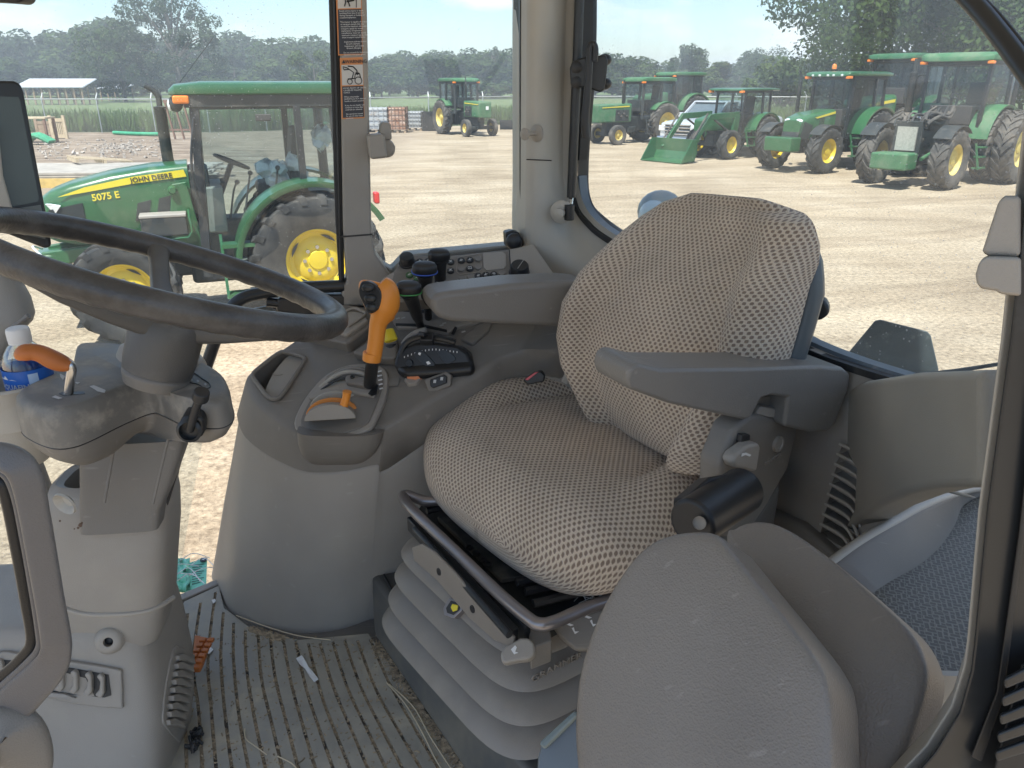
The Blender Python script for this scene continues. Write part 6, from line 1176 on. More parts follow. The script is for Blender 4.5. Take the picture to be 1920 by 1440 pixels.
# distinctive trees
tree('bare_limbed_tree', place(332, 0, 120), 16.6, 7.2, 5, 'tallest open crowned tree on the left with bare limbs showing against the sky', nl=10500, ls=.20, z0=.22, lobes=58, leaf='leafC', open_=1)
tree('dense_tree', place(228, 0, 118), 10.2, 5.2, 6, 'dark dense rounded tree just left of the tallest open crowned tree', nl=9000, ls=.26, z0=.05, lobes=34)
tree('pale_bush_tree', place(590, 0, 105), 6.3, 3.6, 8, 'pale green rounded tree beside the black window seal of the front pillar', nl=7000, ls=.2, z0=.03, leaf='leafB')
tree('field_oak', place(1285, 0, 150), 8.6+.3, 4.2, 9, 'lone taller tree rising behind the two old tractors', nl=7500, ls=.2, z0=.2, lobes=44, leaf='leafC', open_=.3)
tree('field_oak', place(1432, 0, 160), 8.6, 4.4, 12, 'twin crowned tree above the cab roof of the loader tractor', nl=7500, ls=.2, z0=.1, lobes=44, leaf='leafC')
tree('dead_topped_tree', place(924, 0, 150), 8.8, 2.2, 13, 'narrow sparse tree with a thin top between the window pillars', nl=1500, ls=.22, z0=.3, leaf='leafC', open_=1)
big = tree('large_oak', place(1835, 0, 52), 17, 11.8, 21, 'huge dark spreading tree behind the tractors at the right', nl=165000, ls=.15, z0=.10, lobes=110, flat=.8)
tree('bushy_tree', place(1465, 0, 70), 4.3, 3.0, 31, 'low bushy tree behind the tractor with white headlights', nl=5000, ls=.16, z0=.02, leaf='leafB')
# ---- chain link fence
def linkmat():
    m = bpy.data.materials.new('chain_link_mesh'); m.use_nodes = True; nt = m.node_tree; nt.nodes.clear(); L = nt.links.new
    o = N(nt, 'ShaderNodeOutputMaterial'); t = N(nt, 'ShaderNodeBsdfTransparent'); b = N(nt, 'ShaderNodeBsdfDiffuse'); b.inputs[0].default_value = (.30, .31, .30, 1)
    tc = N(nt, 'ShaderNodeTexCoord'); mp = N(nt, 'ShaderNodeMapping'); mp.inputs['Rotation'].default_value = (0, math.radians(45), 0); mp.inputs['Scale'].default_value = (16, 0, 16); L(tc.outputs['Object'], mp.inputs[0])
    s = N(nt, 'ShaderNodeSeparateXYZ'); L(mp.outputs[0], s.inputs[0]); r = []
    for k in (0, 2):
        f = N(nt, 'ShaderNodeMath', operation='FRACT'); L(s.outputs[k], f.inputs[0]); g = N(nt, 'ShaderNodeMath', operation='LESS_THAN'); L(f.outputs[0], g.inputs[0]); g.inputs[1].default_value = .09; r.append(g)
    a = N(nt, 'ShaderNodeMath', operation='MAXIMUM'); L(r[0].outputs[0], a.inputs[0]); L(r[1].outputs[0], a.inputs[1])
    x = N(nt, 'ShaderNodeMixShader'); L(a.outputs[0], x.inputs[0]); L(t.outputs[0], x.inputs[1]); L(b.outputs[0], x.inputs[2]); L(x.outputs[0], o.inputs[0]); return m
M['link'] = linkmat(); M['galv'] = mat('galvanised_pipe', (.34, .36, .35), .5, .5, var=.1)
fr = empty('chain_link_fence', FB[3]); tag(fr, 'galvanised chain link fence along the back of the dirt yard', 'fence')
def fl(o): o.location = -FB[3]; return o
FP = [p - V((0, .5, 0)) for p in FB]
mb = MB(); ra = MB()
for i in range(len(FP)-1):
    a, b = FP[i], FP[i+1]; mb.add([a, b, b+V((0, 0, 1.75)), a+V((0, 0, 1.75))], [(0, 1, 2, 3)]); ra.tube([a+V((0, 0, 1.78)), b+V((0, 0, 1.78))], .032, seg=8, sub=1)
fl(mb.build('chain_mesh', M['link'], fr, smooth=0)); fl(ra.build('top_rail', M['galv'], fr))
tot = 0
for i in range(len(FP)-1):
    a, b = FP[i], FP[i+1]; k = max(1, int((b-a).length/3.0))
    for j in range(k):
        p = a.lerp(b, j/k); q = MB(); q.tube([p, p+V((0, 0, 1.8)), p+V((.0, .02, 1.85)), p+V((-.05, .3, 2.1))], .035, seg=6, sub=1); fl(q.build('fence_post', M['galv'], fr))
# ---- sheds far left
M['tin'] = mat('weathered_tin_roof', (.62, .63, .66), .45, .3, var=.1, vs=3); M['wood'] = mat('weathered_wood', (.30, .22, .15), .8, var=.2, vs=5); M['woodp'] = mat('pale_lumber', (.50, .40, .27), .75, var=.15, vs=6); M['rust'] = mat('rusty_brown_steel', (.19, .11, .08), .8, var=.25, vs=4)
def shed(px0, px1, ytop, ybot, yb, d, label, np_):
    a = place(px0, 0, d); b = place(px1, 0, d); f = lambda y: 2.65+(155-y)*d/FPX
    r = empty('open_shed', (a+b)/2); tag(r, label, 'shed'); L0 = (b-a).length; zt, zb = f(ytop), f(ybot)
    m = MB(); k = max(6, int(L0/.5)); top = []; 
    for i in range(k):
        x0, x1 = -L0/2+i*L0/k, -L0/2+(i+1)*L0/k-.06; m.box(((x0+x1)/2, 0, zb+(zt-zb)/2), ((x1-x0), .06, math.hypot(zt-zb, 4)), Matrix.Rotation(-math.atan2(4, zt-zb), 3, 'X'))
    m.box((0, 0, (zt+zb)/2-.06), (L0, 4, .05), Matrix.Rotation(math.atan2(zt-zb, 4), 3, 'X')); m.build('roof', M['tin'], r, smooth=0)
    for i in range(np_):
        x = -L0/2+.3+i*(L0-.6)/(np_-1); q = MB(); q.box((x, -1.7, (zb-.15)/2), (.15, .15, zb-.15)); q.build('post', M['wood'], r, smooth=0); q = MB(); q.box((x, 1.7, zb/2), (.15, .15, zb)); q.build('post', M['wood'], r, smooth=0)
shed(40, 168, 149, 163, 180, 105, 'long low open shed with a pale corrugated tin roof at the far left', 9)
shed(192, 239, 158.5, 164.5, 170, 125, 'short open shed with a white tin roof right of the long shed', 4)
# ---- IBC totes, crates, lumber and scrap along the fence
M['cage'] = mat('galvanised_cage', (.45, .46, .46), .5, .4); M['tank'] = mat('milky_plastic_tank', (.42, .45, .47), .5, var=.15, vs=3, dirt=(.30, .22, .16), dscale=2); M['tankr'] = mat('rust_stained_tank', (.55, .40, .31), .6, var=.2, vs=4, dirt=(.34, .15, .08), dscale=3, dlo=.4, dhi=.6)
def ibc(px0, px1, yb, yt, label, tank='tank', dark=False):
    a = PZ(px0, yb, 0); b = PZ(px1, yb, 0); wd = abs(b.x-a.x); d = (a.y+b.y)/2; h = (yb-yt)/(yb-155)*2.65
    r = empty('storage_tote', V(((a.x+b.x)/2, d+wd/2, 0))); tag(r, label, 'tote', 'liquid storage totes along the fence' if not dark else None)
    m = MB(); m.box((0, 0, .08+h/2), (wd*.93, wd*.93, h-.2)); m.build('tank', M[tank], r, bevel=.06)
    m = MB(); 
    for s in (-1, 1):
        for i in range(6):
            x = -wd/2+i*wd/5; m.box((x, s*wd/2, .1+h/2), (.035, .035, h-.14)); m.box((s*wd/2, x, .1+h/2), (.035, .035, h-.14))
        for i in range(5):
            z = .18+i*(h-.2)/4; m.box((0, s*wd/2+.02*s, z), (wd, .03, .035)); m.box((s*wd/2+.02*s, 0, z), (.03, wd, .035))
    m.build('cage', M['rubber' if dark else 'cage'] if tank != 'tankr' else M['rust'], r, smooth=0)
    m = MB()
    for i in (-1, 0, 1): m.box((i*wd*.42, 0, .05), (.12, wd, .10))
    m.build('pallet', M['wood'], r, smooth=0)
ibc(683, 729, 248, 202, 'grey caged tote standing beside the front window pillar'); ibc(729, 762, 249, 201, 'rust stained tote with a white label plate, second in the row', 'tankr'); ibc(763, 791, 245, 209, 'smaller blue grey caged tote, third in the row')
r = empty('label_plate'); bpy.data.objects.remove(r)
def crate(px0, px1, yb, yt, label, m1='rubber', name='crate', slat=True):
    a = PZ(px0, yb, 0); b = PZ(px1, yb, 0); wd = abs(b.x-a.x); d = (a.y+b.y)/2; h = (yb-yt)/(yb-155)*2.65
    r = empty(name, V(((a.x+b.x)/2, d+.5, 0))); tag(r, label, 'crate'); m = MB(); k = max(3, int(h/.14))
    for i in range(k):
        z = .06+i*(h-.06)/k; 
        for s in (-1, 1): m.box((0, s*.5, z+h/k*.4), (wd, .03, h/k*.75)); m.box((s*wd/2, 0, z+h/k*.4), (.03, 1, h/k*.75))
    m.box((0, 0, .05), (wd, 1, .06)); m.build('side_slats', M[m1], r, smooth=0); m = MB()
    for sx in (-1, 0, 1):
        for s in (-1, 1): m.box((sx*wd/2*.97, s*.53, h/2), (.07, .03, h))
    m.build('corner_post', M[m1], r, smooth=0)
crate(793, 818, 246, 209, 'black slatted crate between the totes and the tractor at the fence'); crate(952, 974, 228, 211, 'yellow brown wooden crate standing by the fence right of the tractor', 'woodp')
crate(938, 976, 243, 226, 'low black slatted crate in front of the yellow brown crate')
crate(976, 990, 243, 226, 'low black crate partly hidden by the window seal')
def gate(px0, px1, yb, yt, label, nb, mt='woodp'):
    a = PZ(px0, yb, 0); b = PZ(px1, yb, 0); d = (b-a); wd = d.length; h = (yb-yt)/(yb-155)*2.65; r = empty('wooden_gate', a, math.atan2(d.y, d.x)); tag(r, label, 'gate')
    m = MB()
    for x in (0, wd): m.box((x, 0, h/2+.08), (.14, .1, h+.16))
    for z in (.12, h*.93): m.box((wd/2, 0, z), (wd, .08, .16))
    m.build('frame', M[mt], r, smooth=0); m = MB()
    for i in range(nb): m.box(((i+.5)*wd/nb, 0, h/2), (.05, .04, h*.8))
    m.build('slats', M[mt], r, smooth=0)
gate(101, 126, 260, 222, 'small slatted wooden gate panel at the left of the yard', 8); gate(72, 100, 254, 228, 'solid boarded wooden panel leaning beside the slatted gate', 16, 'wood')
r = empty('wooden_table', PZ(66, 268, 0)); tag(r, 'rough reddish wooden table beside the monitor edge', 'table'); m = MB(); m.box((0, 0, 1.12), (1.9, .9, .07)); m.build('table_top', M['woodp'], r)
for x in (-.85, .85):
    for y in (-.38, .38): m = MB(); m.box((x, y, .54), (.1, .1, 1.08)); m.build('leg', M['rust'], r, smooth=0)
M['greenpl'] = mat('green_tarp', (.05, .30, .16), .45, var=.2)
m = MB(); 
for k in range(9): m.tube([V((-.5, .06*k, .2)), V((0, .06*k-.1, .42+.03*math.sin(k*2))), V((.55, .06*k, .12))], .1, seg=8, sub=3)
o = m.build('green_tarp', M['greenpl']); o.location = PZ(70, 272, 0); tag(o, 'crumpled green tarpaulin on the ground under the wooden table', 'tarpaulin')
m = MB(); a, b = PZ(214, 253, 0), PZ(300, 256, 0); m.tube([a+V((0, 0, .12)), (a+b)/2+V((0, 0, .1)), b+V((0, 0, .12))], .1, seg=10); o = m.build('green_pipe', M['greenpl']); tag(o, 'long green pipe lying on the soil in front of the fence', 'pipe')
# lumber stack
a = PZ(60, 352, 0); r = empty('lumber_stack', a + V((1.2, 1.5, 0)), .06); tag(r, 'low stack of pale sawn boards on yellow bearers behind the nearest tractor', 'lumber stack'); m = MB(); rl = random.Random(4)
for j in range(3):
    for i in range(9): m.box((rl.uniform(-.2, .2), -1.3+i*.32, .22+j*.07), (6.2+rl.uniform(-.3, .3), .27, .05))
m.build('boards', M['tin'] if 0 else mat('grey_boards', (.36, .33, .29), .8, var=.2, vs=3), r, smooth=0); m = MB()
for y in (-1.45,): m.box((0, y, .12), (6.3, .12, .24))
for x in (-2, 0, 2): m.box((x, 0, .09), (.12, 2.9, .17))
m.build('bearers', mat('yellow_timber', (.55, .38, .12), .7, var=.2), r, smooth=0)
r = empty('wooden_pallet', PZ(175, 332, 0)+V((0, .6, .36)), .7); tag(r, 'broken pale pallet tilted on the end of the lumber stack', 'pallet'); m = MB()
for i in range(6): m.box((0, -.5+i*.2, .12), (1.6, .1, .03), Matrix.Rotation(.12, 3, 'Y'))
for x in (-.75, 0, .75): m.box((x, 0, .05-x*.12), (.08, 1.15, .1))
m.build('slats', M['woodp'], r, smooth=0)
# scrap and stones scattered on the worked soil
mb = MB(); rs = random.Random(9)
for k in range(420):
    if k < 250: p = PZ(rs.uniform(70, 320), rs.uniform(262, 300), 0)
    else: p = PZ(rs.gauss(215, 22) if k % 2 else rs.gauss(245, 20), rs.gauss(277, 4), 0)
    s = .02+.07*rs.random()**2; mb.box(p+V((0, 0, s*.3)), (s*2*rs.random()+.03, s*2*rs.random()+.03, s), Matrix.Rotation(rs.random()*3, 3, V((rs.random(), rs.random(), 1)).normalized()))
o = mb.build('soil_clods', mat('pale_rubble', (.33, .29, .25), .9, var=.35, vs=1.5), smooth=0); tag(o, 'pale rubble and soil clods scattered over the worked ground at the left', 'rubble', kind='stuff')
# steel rack behind exhaust
r = empty('steel_rack', PZ(336, 262, 0)+V((0, .4, 0))); tag(r, 'rusty upright steel rack behind the nearest tractor exhaust', 'rack'); hh = (262-190)/(262-155)*2.65
for x in (-.45, .0, .45, .8): m = MB(); m.beam(V((x+.1, 0, 0)), V((x-.15, 0, hh)), .1, .07); m.build('upright', M['rust'], r, smooth=0)
m = MB(); m.box((0.1, 0, hh), (1.5, .12, .14)); m.box((0.15, 0, hh*.25), (1.4, .06, .08)); m.build('crossbar', M['rust'], r, smooth=0)
# ================================================================== TRACTORS
M['green'] = mat('green_paint', (.025, .108, .042), .28, var=.08, coat=.4, dirt=(.16, .22, .12), dscale=4, dlo=.55, dhi=1.1)
M['greenold'] = mat('faded_green_paint', (.04, .14, .06), .5, var=.12, dirt=(.16, .20, .13), dscale=2.5, dlo=.45, dhi=.85)
M['yel'] = mat('yellow_wheel_paint', (.64, .47, .025), .4, var=.06, dirt=(.45, .36, .12), dscale=5, dlo=.55, dhi=.9)
M['yelold'] = mat('dull_yellow_paint', (.62, .49, .14), .55, var=.12, dirt=(.35, .29, .16), dscale=4)
M['tyre'] = mat('tyre_rubber', (.020, .021, .022), .7, var=.15, dirt=(.10, .095, .085), dscale=5, dlo=.42, dhi=.8)
M['tyreold'] = mat('dusty_tyre_rubber', (.05, .049, .046), .8, var=.2, dirt=(.17, .15, .125), dscale=4, dlo=.4, dhi=.75)
M['chassis'] = mat('dark_chassis', (.025, .03, .03), .55, var=.2, dirt=(.09, .085, .075), dscale=4)
M['tglass'] = glassmat('tractor_glass', (.72, .80, .80), .12, 30, .035)
M['tglassd'] = glassmat('tinted_tractor_glass', (.40, .47, .48), .1, 20, .05)
M['lamp'] = mat('clear_lamp', (.75, .77, .78), .12, .3); M['amber'] = mat('amber_lens', (.80, .22, .03), .25); M['redl'] = mat('red_lens', (.6, .03, .03), .25)
M['greyint'] = mat('tractor_interior', (.30, .29, .26), .6); M['seatdk'] = mat('dark_seat', (.05, .05, .05), .7); M['bagw'] = mat('clear_plastic_bag', (.62, .66, .66), .25, var=.2, vs=9)
_tm = {}
def tyremesh(R, W, rr, nl, smooth_=False, hi=False):
    k = (round(R, 3), W, rr, nl, smooth_)
    if k in _tm: return _tm[k]
    mb = MB(); lug = 0 if smooth_ else R*.042; Ro = R-lug; hw = W/2
    prof = [(rr, -hw*.62), (rr*1.02, -hw*.78), (rr+(Ro-rr)*.35, -hw*.98), (rr+(Ro-rr)*.7, -hw), (Ro*.965, -hw*.93), (Ro*.99, -hw*.75), (Ro, -hw*.3), (Ro, hw*.3), (Ro*.99, hw*.75), (Ro*.965, hw*.93), (rr+(Ro-rr)*.7, hw), (rr+(Ro-rr)*.35, hw*.98), (rr*1.02, hw*.78), (rr, hw*.62)]
    mb.lathe(prof, (0, 0, 0), (0, 1, 0), seg=56)
    P = lambda r, a, y: V((r*math.cos(a), y, r*math.sin(a)))
    if smooth_:
        for y in (-.6, -.25, .1, .45):
            mb.lathe([(Ro*.99, y*hw), (R*1.012, (y+.03)*hw), (R*1.012, (y+.2)*hw), (Ro*.99, (y+.23)*hw)], (0, 0, 0), (0, 1, 0), seg=56)
    else:
        st = 2*math.pi/nl
        for i in range(nl):
            for s in (-1, 1):
                a0 = i*st+(st/2 if s > 0 else 0); wa = st*.19; sw = .62*st*1.5
                segs = [(.02, 0, 1), (.35, .45, 1), (.72, .85, 1), (.96, 1.02, .965), (1.04, 1.08, .90)]
                R_ = []
                for yy, t, f in segs:
                    a = a0+sw*t; y = s*hw*yy; lo = Ro*f-.012; hi_ = R*f if f > .92 else Ro*.91
                    R_.append([P(lo, a-wa, y), P(hi_, a-wa*.75, y), P(hi_, a+wa*.75, y), P(lo, a+wa, y)])
                mb.rings(R_)
    o = mb.build('tyre', M['tyre'], smooth=35); me = o.data; bpy.data.objects.remove(o); _tm[k] = me; return me
_rm = {}
def rimmesh(rr, W, style):
    k = (rr, W, style)
    if k in _rm: return _rm[k]
    mb = MB(); hw = W/2     # outer face towards +Y
    prof = [(rr*1.0, -hw*.6), (rr*.93, -hw*.55), (rr*.9, hw*.3), (rr*.93, hw*.55), (rr*1.05, hw*.66), (rr*1.05, hw*.72), (rr*.99, hw*.73), (rr*.94, hw*.60), (rr*.90, hw*.42)]
    if style == 'deep': prof += [(rr*.86, hw*.05), (rr*.6, -hw*.05), (rr*.5, hw*.12), (rr*.3, hw*.2), (rr*.28, hw*.5), (rr*.12, hw*.55), (0.0, hw*.55)]
    else: prof += [(rr*.87, hw*.30), (rr*.74, hw*.20), (rr*.60, hw*.34), (rr*.45, hw*.38), (rr*.32, hw*.36), (rr*.28, hw*.44), (rr*.10, hw*.46), (0.0, hw*.46)]
    mb.lathe(prof, (0, 0, 0), (0, 1, 0), seg=40); o = mb.build('rim', M['yel'], smooth=30); me = o.data; bpy.data.objects.remove(o); _rm[k] = me; return me
def wheel(root, x, y, R, W, rr, nl, steer=0, rib=False, tm='tyre', rm='yel', style='disc', detail=False, out=0):
    s = 1 if y > 0 else -1
    o = bpy.data.objects.new('tyre', tyremesh(R, W, rr, nl, rib).copy() if tm != 'tyre' else tyremesh(R, W, rr, nl, rib)); C.objects.link(o); o.parent = root; o.location = (x, y, R); o.rotation_euler = (0, 0, steer+(math.pi if s < 0 else 0))
    if tm != 'tyre': o.data.materials.clear(); o.data.materials.append(M[tm])
    me = rimmesh(rr, W, style)
    if rm != 'yel': me = me.copy(); me.materials.clear(); me.materials.append(M[rm])
    r = bpy.data.objects.new('rim', me); C.objects.link(r); r.parent = o
    if detail:
        nb = 8
        for i in range(nb):
            a = 2*math.pi*i/nb; b = MB(); b.lathe([(0.022, 0), (.022, .02), (.0, .02)], (math.cos(a)*rr*.42, W/2*.38, math.sin(a)*rr*.42), (0, 1, 0), seg=8); b.build('wheel_bolt', M['metal'], o)
        b = MB()
        for i in range(4):
            a0 = 2*math.pi*i/4+.5; R_ = []
            for j in range(9):
                a = a0-.34+.68*j/8; q = .045*math.sin(math.pi*j/8); R_.append((a, rr*(.80-q*1.2), rr*(.80+q)))
            vs = []; 
            for a, r0, r1 in R_: vs += [(math.cos(a)*r0, W/2*.335, math.sin(a)*r0), (math.cos(a)*r1, W/2*.345, math.sin(a)*r1)]
            b.add(vs, [(2*j, 2*j+1, 2*j+3, 2*j+2) for j in range(8)])
        b.build('rim_slots', M['chassis'], o, smooth=0)
    return o
def hoodrings(secs, seg=28):
    R = []
    for x, hw, zb, zt, e in secs:
        r = []
        for k in range(seg):
            a = 2*math.pi*k/seg; ca, sa = math.cos(a), math.sin(a)
            ee = e if sa > 0 else .15
            r.append(V((x, hw*math.copysign(abs(ca)**e, ca), (zt+zb)/2+(zt-zb)/2*math.copysign(abs(sa)**ee, sa))))
        R.append(r)
    return R
def tractor(name, label, loc, deg, P, scale=1):
    g = lambda k, d=None: P.get(k, d)
    r = empty(name, loc, math.radians(deg)); r.scale = (scale,)*3; tag(r, label, 'tractor')
    G = M[g('paint', 'green')]; Y = g('rim', 'yel'); T = g('tyrem', 'tyre'); det = g('detail', False)
    wb, Rr, Wr, rr, Rf, Wf, rf, tr, tf = g('wb', 2.3), g('Rr', .85), g('Wr', .45), g('rr', .43), g('Rf', .56), g('Wf', .32), g('rf', .3), g('tr', .78), g('tf', .78)
    for s in (-1, 1):
        wheel(r, 0, s*tr, Rr, Wr, rr, g('nlr', 22), tm=T, rm=Y, style=g('style', 'disc'), detail=det)
        if g('duals'): wheel(r, 0, s*(tr+Wr*1.15), Rr, Wr, rr, g('nlr', 22), tm=T, rm=Y)
        wheel(r, wb, s*tf, Rf, Wf, rf, g('nlf', 18), steer=math.radians(g('steer', 0)), rib=g('rib', False), tm=T, rm=Y, style=g('style', 'disc'), detail=det)
    m = MB(); m.tube([V((0, -tr, Rr)), V((0, tr, Rr))], .13, seg=12, sub=1); m.build('rear_axle', M['chassis'], r)
    m = MB(); m.beam(V((wb, -tf, Rf)), V((wb, tf, Rf)), .16, .18); m.box((wb, 0, Rf+.12), (.45, .36, .4)); m.build('front_axle', M['chassis' if not g('gaxle') else 'green'], r, bevel=.03)
    zb = g('zb', 1.05); m = MB(); m.box((wb*.45, 0, (zb+.45)/2+.12), (wb*1.25, .42, zb-.42)); m.box((.15, 0, .85), (.9, .7, .7)); m.box((wb*.55, -.02, .62), (.5, .62, .3)); m.build('chassis', M['chassis'], r, bevel=.05)
    hx0, hx1 = g('hx0', 1.45), g('hx1', 3.0)
    if g('hood', True):
        m = MB(); m.rings(hoodrings(g('secs'))); m.build('hood', G, r, smooth=50)
    for f in g('extra', []): f(r, G)
    # cab
    cx0, cx1, cz0, cz1, chw, roofz = g('cx0', -.45), g('cx1', 1.4), g('cz0', 1.15), g('cz1', 2.45), g('chw', .72), g('roofz', 2.65)
    t = g('post', .07); rx0, rx1 = cx0-g('rb', .15), cx1+g('rf_', .2); tw = g('taper', .9); pb = M[g('postm', 'frame')]
    B = [V((cx1, s*chw*.8, cz0)) for s in (1, -1)]; 
    def post(a, b, nm='cab_post', w_=t): q = MB(); q.beam(a, b, w_, w_*1.3); q.build(nm, pb, r, smooth=0)
    mx_ = g('mid', .35); xm = cx0+(cx1-cx0)*mx_; fl_ = g('floor', cz0)
    for s in (-1, 1):
        F0, F1 = V((cx1, s*chw*g('fnar', .85), fl_-.1)), V((cx1-g('rake', .12), s*chw*.92*g('fnar', .95), cz1)); M0, M1 = V((xm, s*chw, fl_)), V((xm, s*chw*.95, cz1)); R0, R1 = V((cx0+.05, s*chw*.9, max(fl_, Rr*1.6))), V((cx0+g('rrake', .08), s*chw*.88, cz1))
        post(F0, F1); post(M0, M1); post(R0, R1)
        q = MB(); q.beam(F1, R1, t*.8, t); q.beam(F0.lerp(F1, .0), M0, t*.8, t); q.beam(M0.lerp(M1, .28), R0, t*.8, t); q.build('door_frame', pb, r, smooth=0)
        q = MB(); q.add([F0, M0, M1, F1], [(0, 1, 2, 3)]); q.build('door_glass', M[g('gl', 'tglass')], r, smooth=0)
        q = MB(); q.add([M0.lerp(M1, .28), R0, R1, M1], [(0, 1, 2, 3)]); q.build('side_glass', M[g('gl', 'tglass')], r, smooth=0)
        if s < 0: FR = (F0, F1, R0, R1)
        else: FL = (F0, F1, R0, R1)
    q = MB(); q.add([FL[0].lerp(FL[1], .3), FR[0].lerp(FR[1], .3), FR[1], FL[1]], [(0, 1, 2, 3)]); q.build('windscreen', M[g('gl', 'tglass')], r, smooth=0)
    q = MB(); q.add([FL[2], FR[2], FR[3], FL[3]], [(0, 1, 2, 3)]); q.build('rear_glass', M[g('gl', 'tglass')], r, smooth=0)
    q = MB(); q.beam(FL[1], FR[1], t, t); q.beam(FL[3], FR[3], t, t); q.beam(FL[2], FR[2], t, .1); q.build('cab_rail', pb, r, smooth=0)
    # cab interior
    q = MB(); q.box((cx0+.55, 0, fl_-.02), (cx1-cx0, chw*1.5, .06)); q.box((cx1-.15, 0, cz0+.2), (.25, chw*1.2, .5)); q.box((cx0+.25, 0, cz0+.1), (.5, chw*1.5, .5)); q.build('cab_floor', M['greyint' if det else 'seatdk'], r, bevel=.02)
    q = MB(); q.box((cx0+.7, 0, cz0+.38), (.5, .5, .14)); q.box((cx0+.48, 0, cz0+.75), (.13, .48, .62), Matrix.Rotation(-.15, 3, 'Y')); q.build('seat', M['seatdk'], r, bevel=.05)
    q = MB(); c = V((cx1-.42, 0, cz0+.68)); q.tube([c+V((math.cos(a)*.2*.9, math.sin(a)*.2, math.cos(a)*.2*.4)) for a in [k*math.pi/6 for k in range(12)]], .016, seg=8, closed=True, sub=2); q.tube([c, c+V((.25, 0, -.55))], .03, seg=8, sub=1); q.beam(c+V((.18, 0, .08)), c-V((.18, 0, .08)), .03, .02); q.build('steering_wheel', M['seatdk'], r)
    # roof
    rt = g('rthick', .14); wtop = chw*g('rw', 1.08); q = MB(); R_ = []
    for x, k, z0, z1 in ((rx1+.03, .80, .05, .45), (rx1-.03, .93, 0, .8), (rx1-.3, 1, -.0, 1), (rx0+.3, 1, 0, 1), (rx0+.03, .95, 0, .8), (rx0, .85, .1, .5)):
        R_.append(supe(V((x, 0, roofz-rt+rt*(z0+z1)/2)), V((0, 1, 0)), V((0, 0, 1)), wtop*k, rt*(z1-z0)/2, .35, 24))
    q.rings(R_); q.build('roof', G, r, smooth=45)
    q = MB(); q.box(((cx0+cx1)/2, 0, (cz1+roofz-rt)/2), (cx1-cx0, chw*1.9, max(.02, roofz-rt-cz1+.03))); q.build('roof_liner', M['chassis'], r, bevel=.01)
    # fenders
    fz = g('fr', Rr*1.06); fw = g('fw', .42); fy = g('fy', tr-.02)
    for s in (-1, 1):
        q = MB(); a0, a1 = math.radians(g('fa0', 12)), math.radians(g('fa1', 152)); R_ = []
        for k in range(21):
            a = a0+(a1-a0)*k/20; d = V((math.cos(a), 0, math.sin(a))); c = V((0, 0, Rr)); th = .03
            o1, o2 = s*(fy+fw/2), s*(fy-fw/2-.1)
            lip = .035
            R_.append([c+d*(fz)+V((0, o1, 0)), c+d*(fz+th)+V((0, o1, 0)), c+d*(fz+th+.01)+V((0, (o1+o2)/2, 0)), c+d*(fz+th)+V((0, o2, 0)), c+d*(fz)+V((0, o2, 0)), c+d*(fz-lip)+V((0, o1-s*.02, 0))])
        q.rings(R_); q.build('fender', G, r, smooth=40)
    if g('ff'):
        for s in (-1, 1):
            q = MB(); R_ = []
            for k in range(11):
                a = math.radians(40+90*k/10); d = V((math.cos(a), 0, math.sin(a))); c = V((wb, 0, Rf)); R_.append([c+d*(Rf*1.10)+V((0, s*(tf+Wf*.5), 0)), c+d*(Rf*1.13)+V((0, s*(tf+Wf*.5), 0)), c+d*(Rf*1.13)+V((0, s*(tf-Wf*.5), 0)), c+d*(Rf*1.10)+V((0, s*(tf-Wf*.5), 0))])
            q.rings(R_); q.build('front_fender', M['chassis'], r)
    # exhaust
    ex = g('exh')
    if ex:
        x, y, z0, z1, rad, curve = ex; q = MB(); q.lathe([(rad*.8, 0), (rad, .03), (rad, (z1-z0)*.72), (rad*1.08, (z1-z0)*.73), (rad*1.08, (z1-z0)*.76), (rad*.5, (z1-z0)*.77)], (x, y, z0), seg=16)
        q.tube([V((x, y, z0+(z1-z0)*.75)), V((x, y, z0+(z1-z0)*.88)), V((x+curve*.35, y, z1-.03)), V((x+curve, y, z1+.02))], rad*.5, seg=12, sub=5); q.build('exhaust', M['chassis'], r)
    # steps
    for s in (-1, 1):
        q = MB(); sx = g('sx', cx1-.35)
        for z in (.45, .75, 1.0): q.box((sx, s*(chw+.12), z), (.42, .2, .04))
        for dx in (-.21, .21): q.beam(V((sx+dx, s*(chw+.2), .42)), V((sx+dx, s*(chw+.02), 1.1)), .03, .05)
        q.build('step', G if g('gstep', True) else M['chassis'], r, smooth=0)
    for s in (-1, 1):
        q = MB(); q.box((rx1-.08, s*wtop*.86, roofz-rt-.03), (.16, .16, .08)); q.build('indicator', M['amber'], r, bevel=.02)
    return r
def lights(x, y, z, w_, h_, m='lamp', nm='headlight', rake=.15):
    def f(r, G):
        for s in (-1, 1):
            q = MB(); q.prism([V((x, s*(y-w_/2), z-h_/2)), V((x-rake*.6, s*(y+w_/2), z-h_*.3)), V((x-rake, s*(y+w_/2), z+h_/2)), V((x-.03, s*(y-w_/2), z+h_*.35))], V((.03, 0, 0))); q.build(nm, M[m], r, bevel=.008)
    return f
def box(nm, c, size, m=None, bevel=.02, mirror=False):
    def f(r, G):
        for s in ((1, -1) if mirror else (1,)):
            q = MB(); q.box((c[0], c[1]*s, c[2]), size); q.build(nm, M[m] if m else G, r, bevel=bevel)
    return f
def stripe(pts, hw, nm='yellow_stripe', m='yelpaint'):
    def f(r, G):
        for s in (-1, 1):
            q = MB(); q.prism([V((a, s*hw, b)) for a, b in pts], V((0, s*.006, 0))); q.build(nm, M[m], r, smooth=0)
    return f
M['yelpaint'] = mat('yellow_decal', (.70, .57, .04), .35, var=.03)
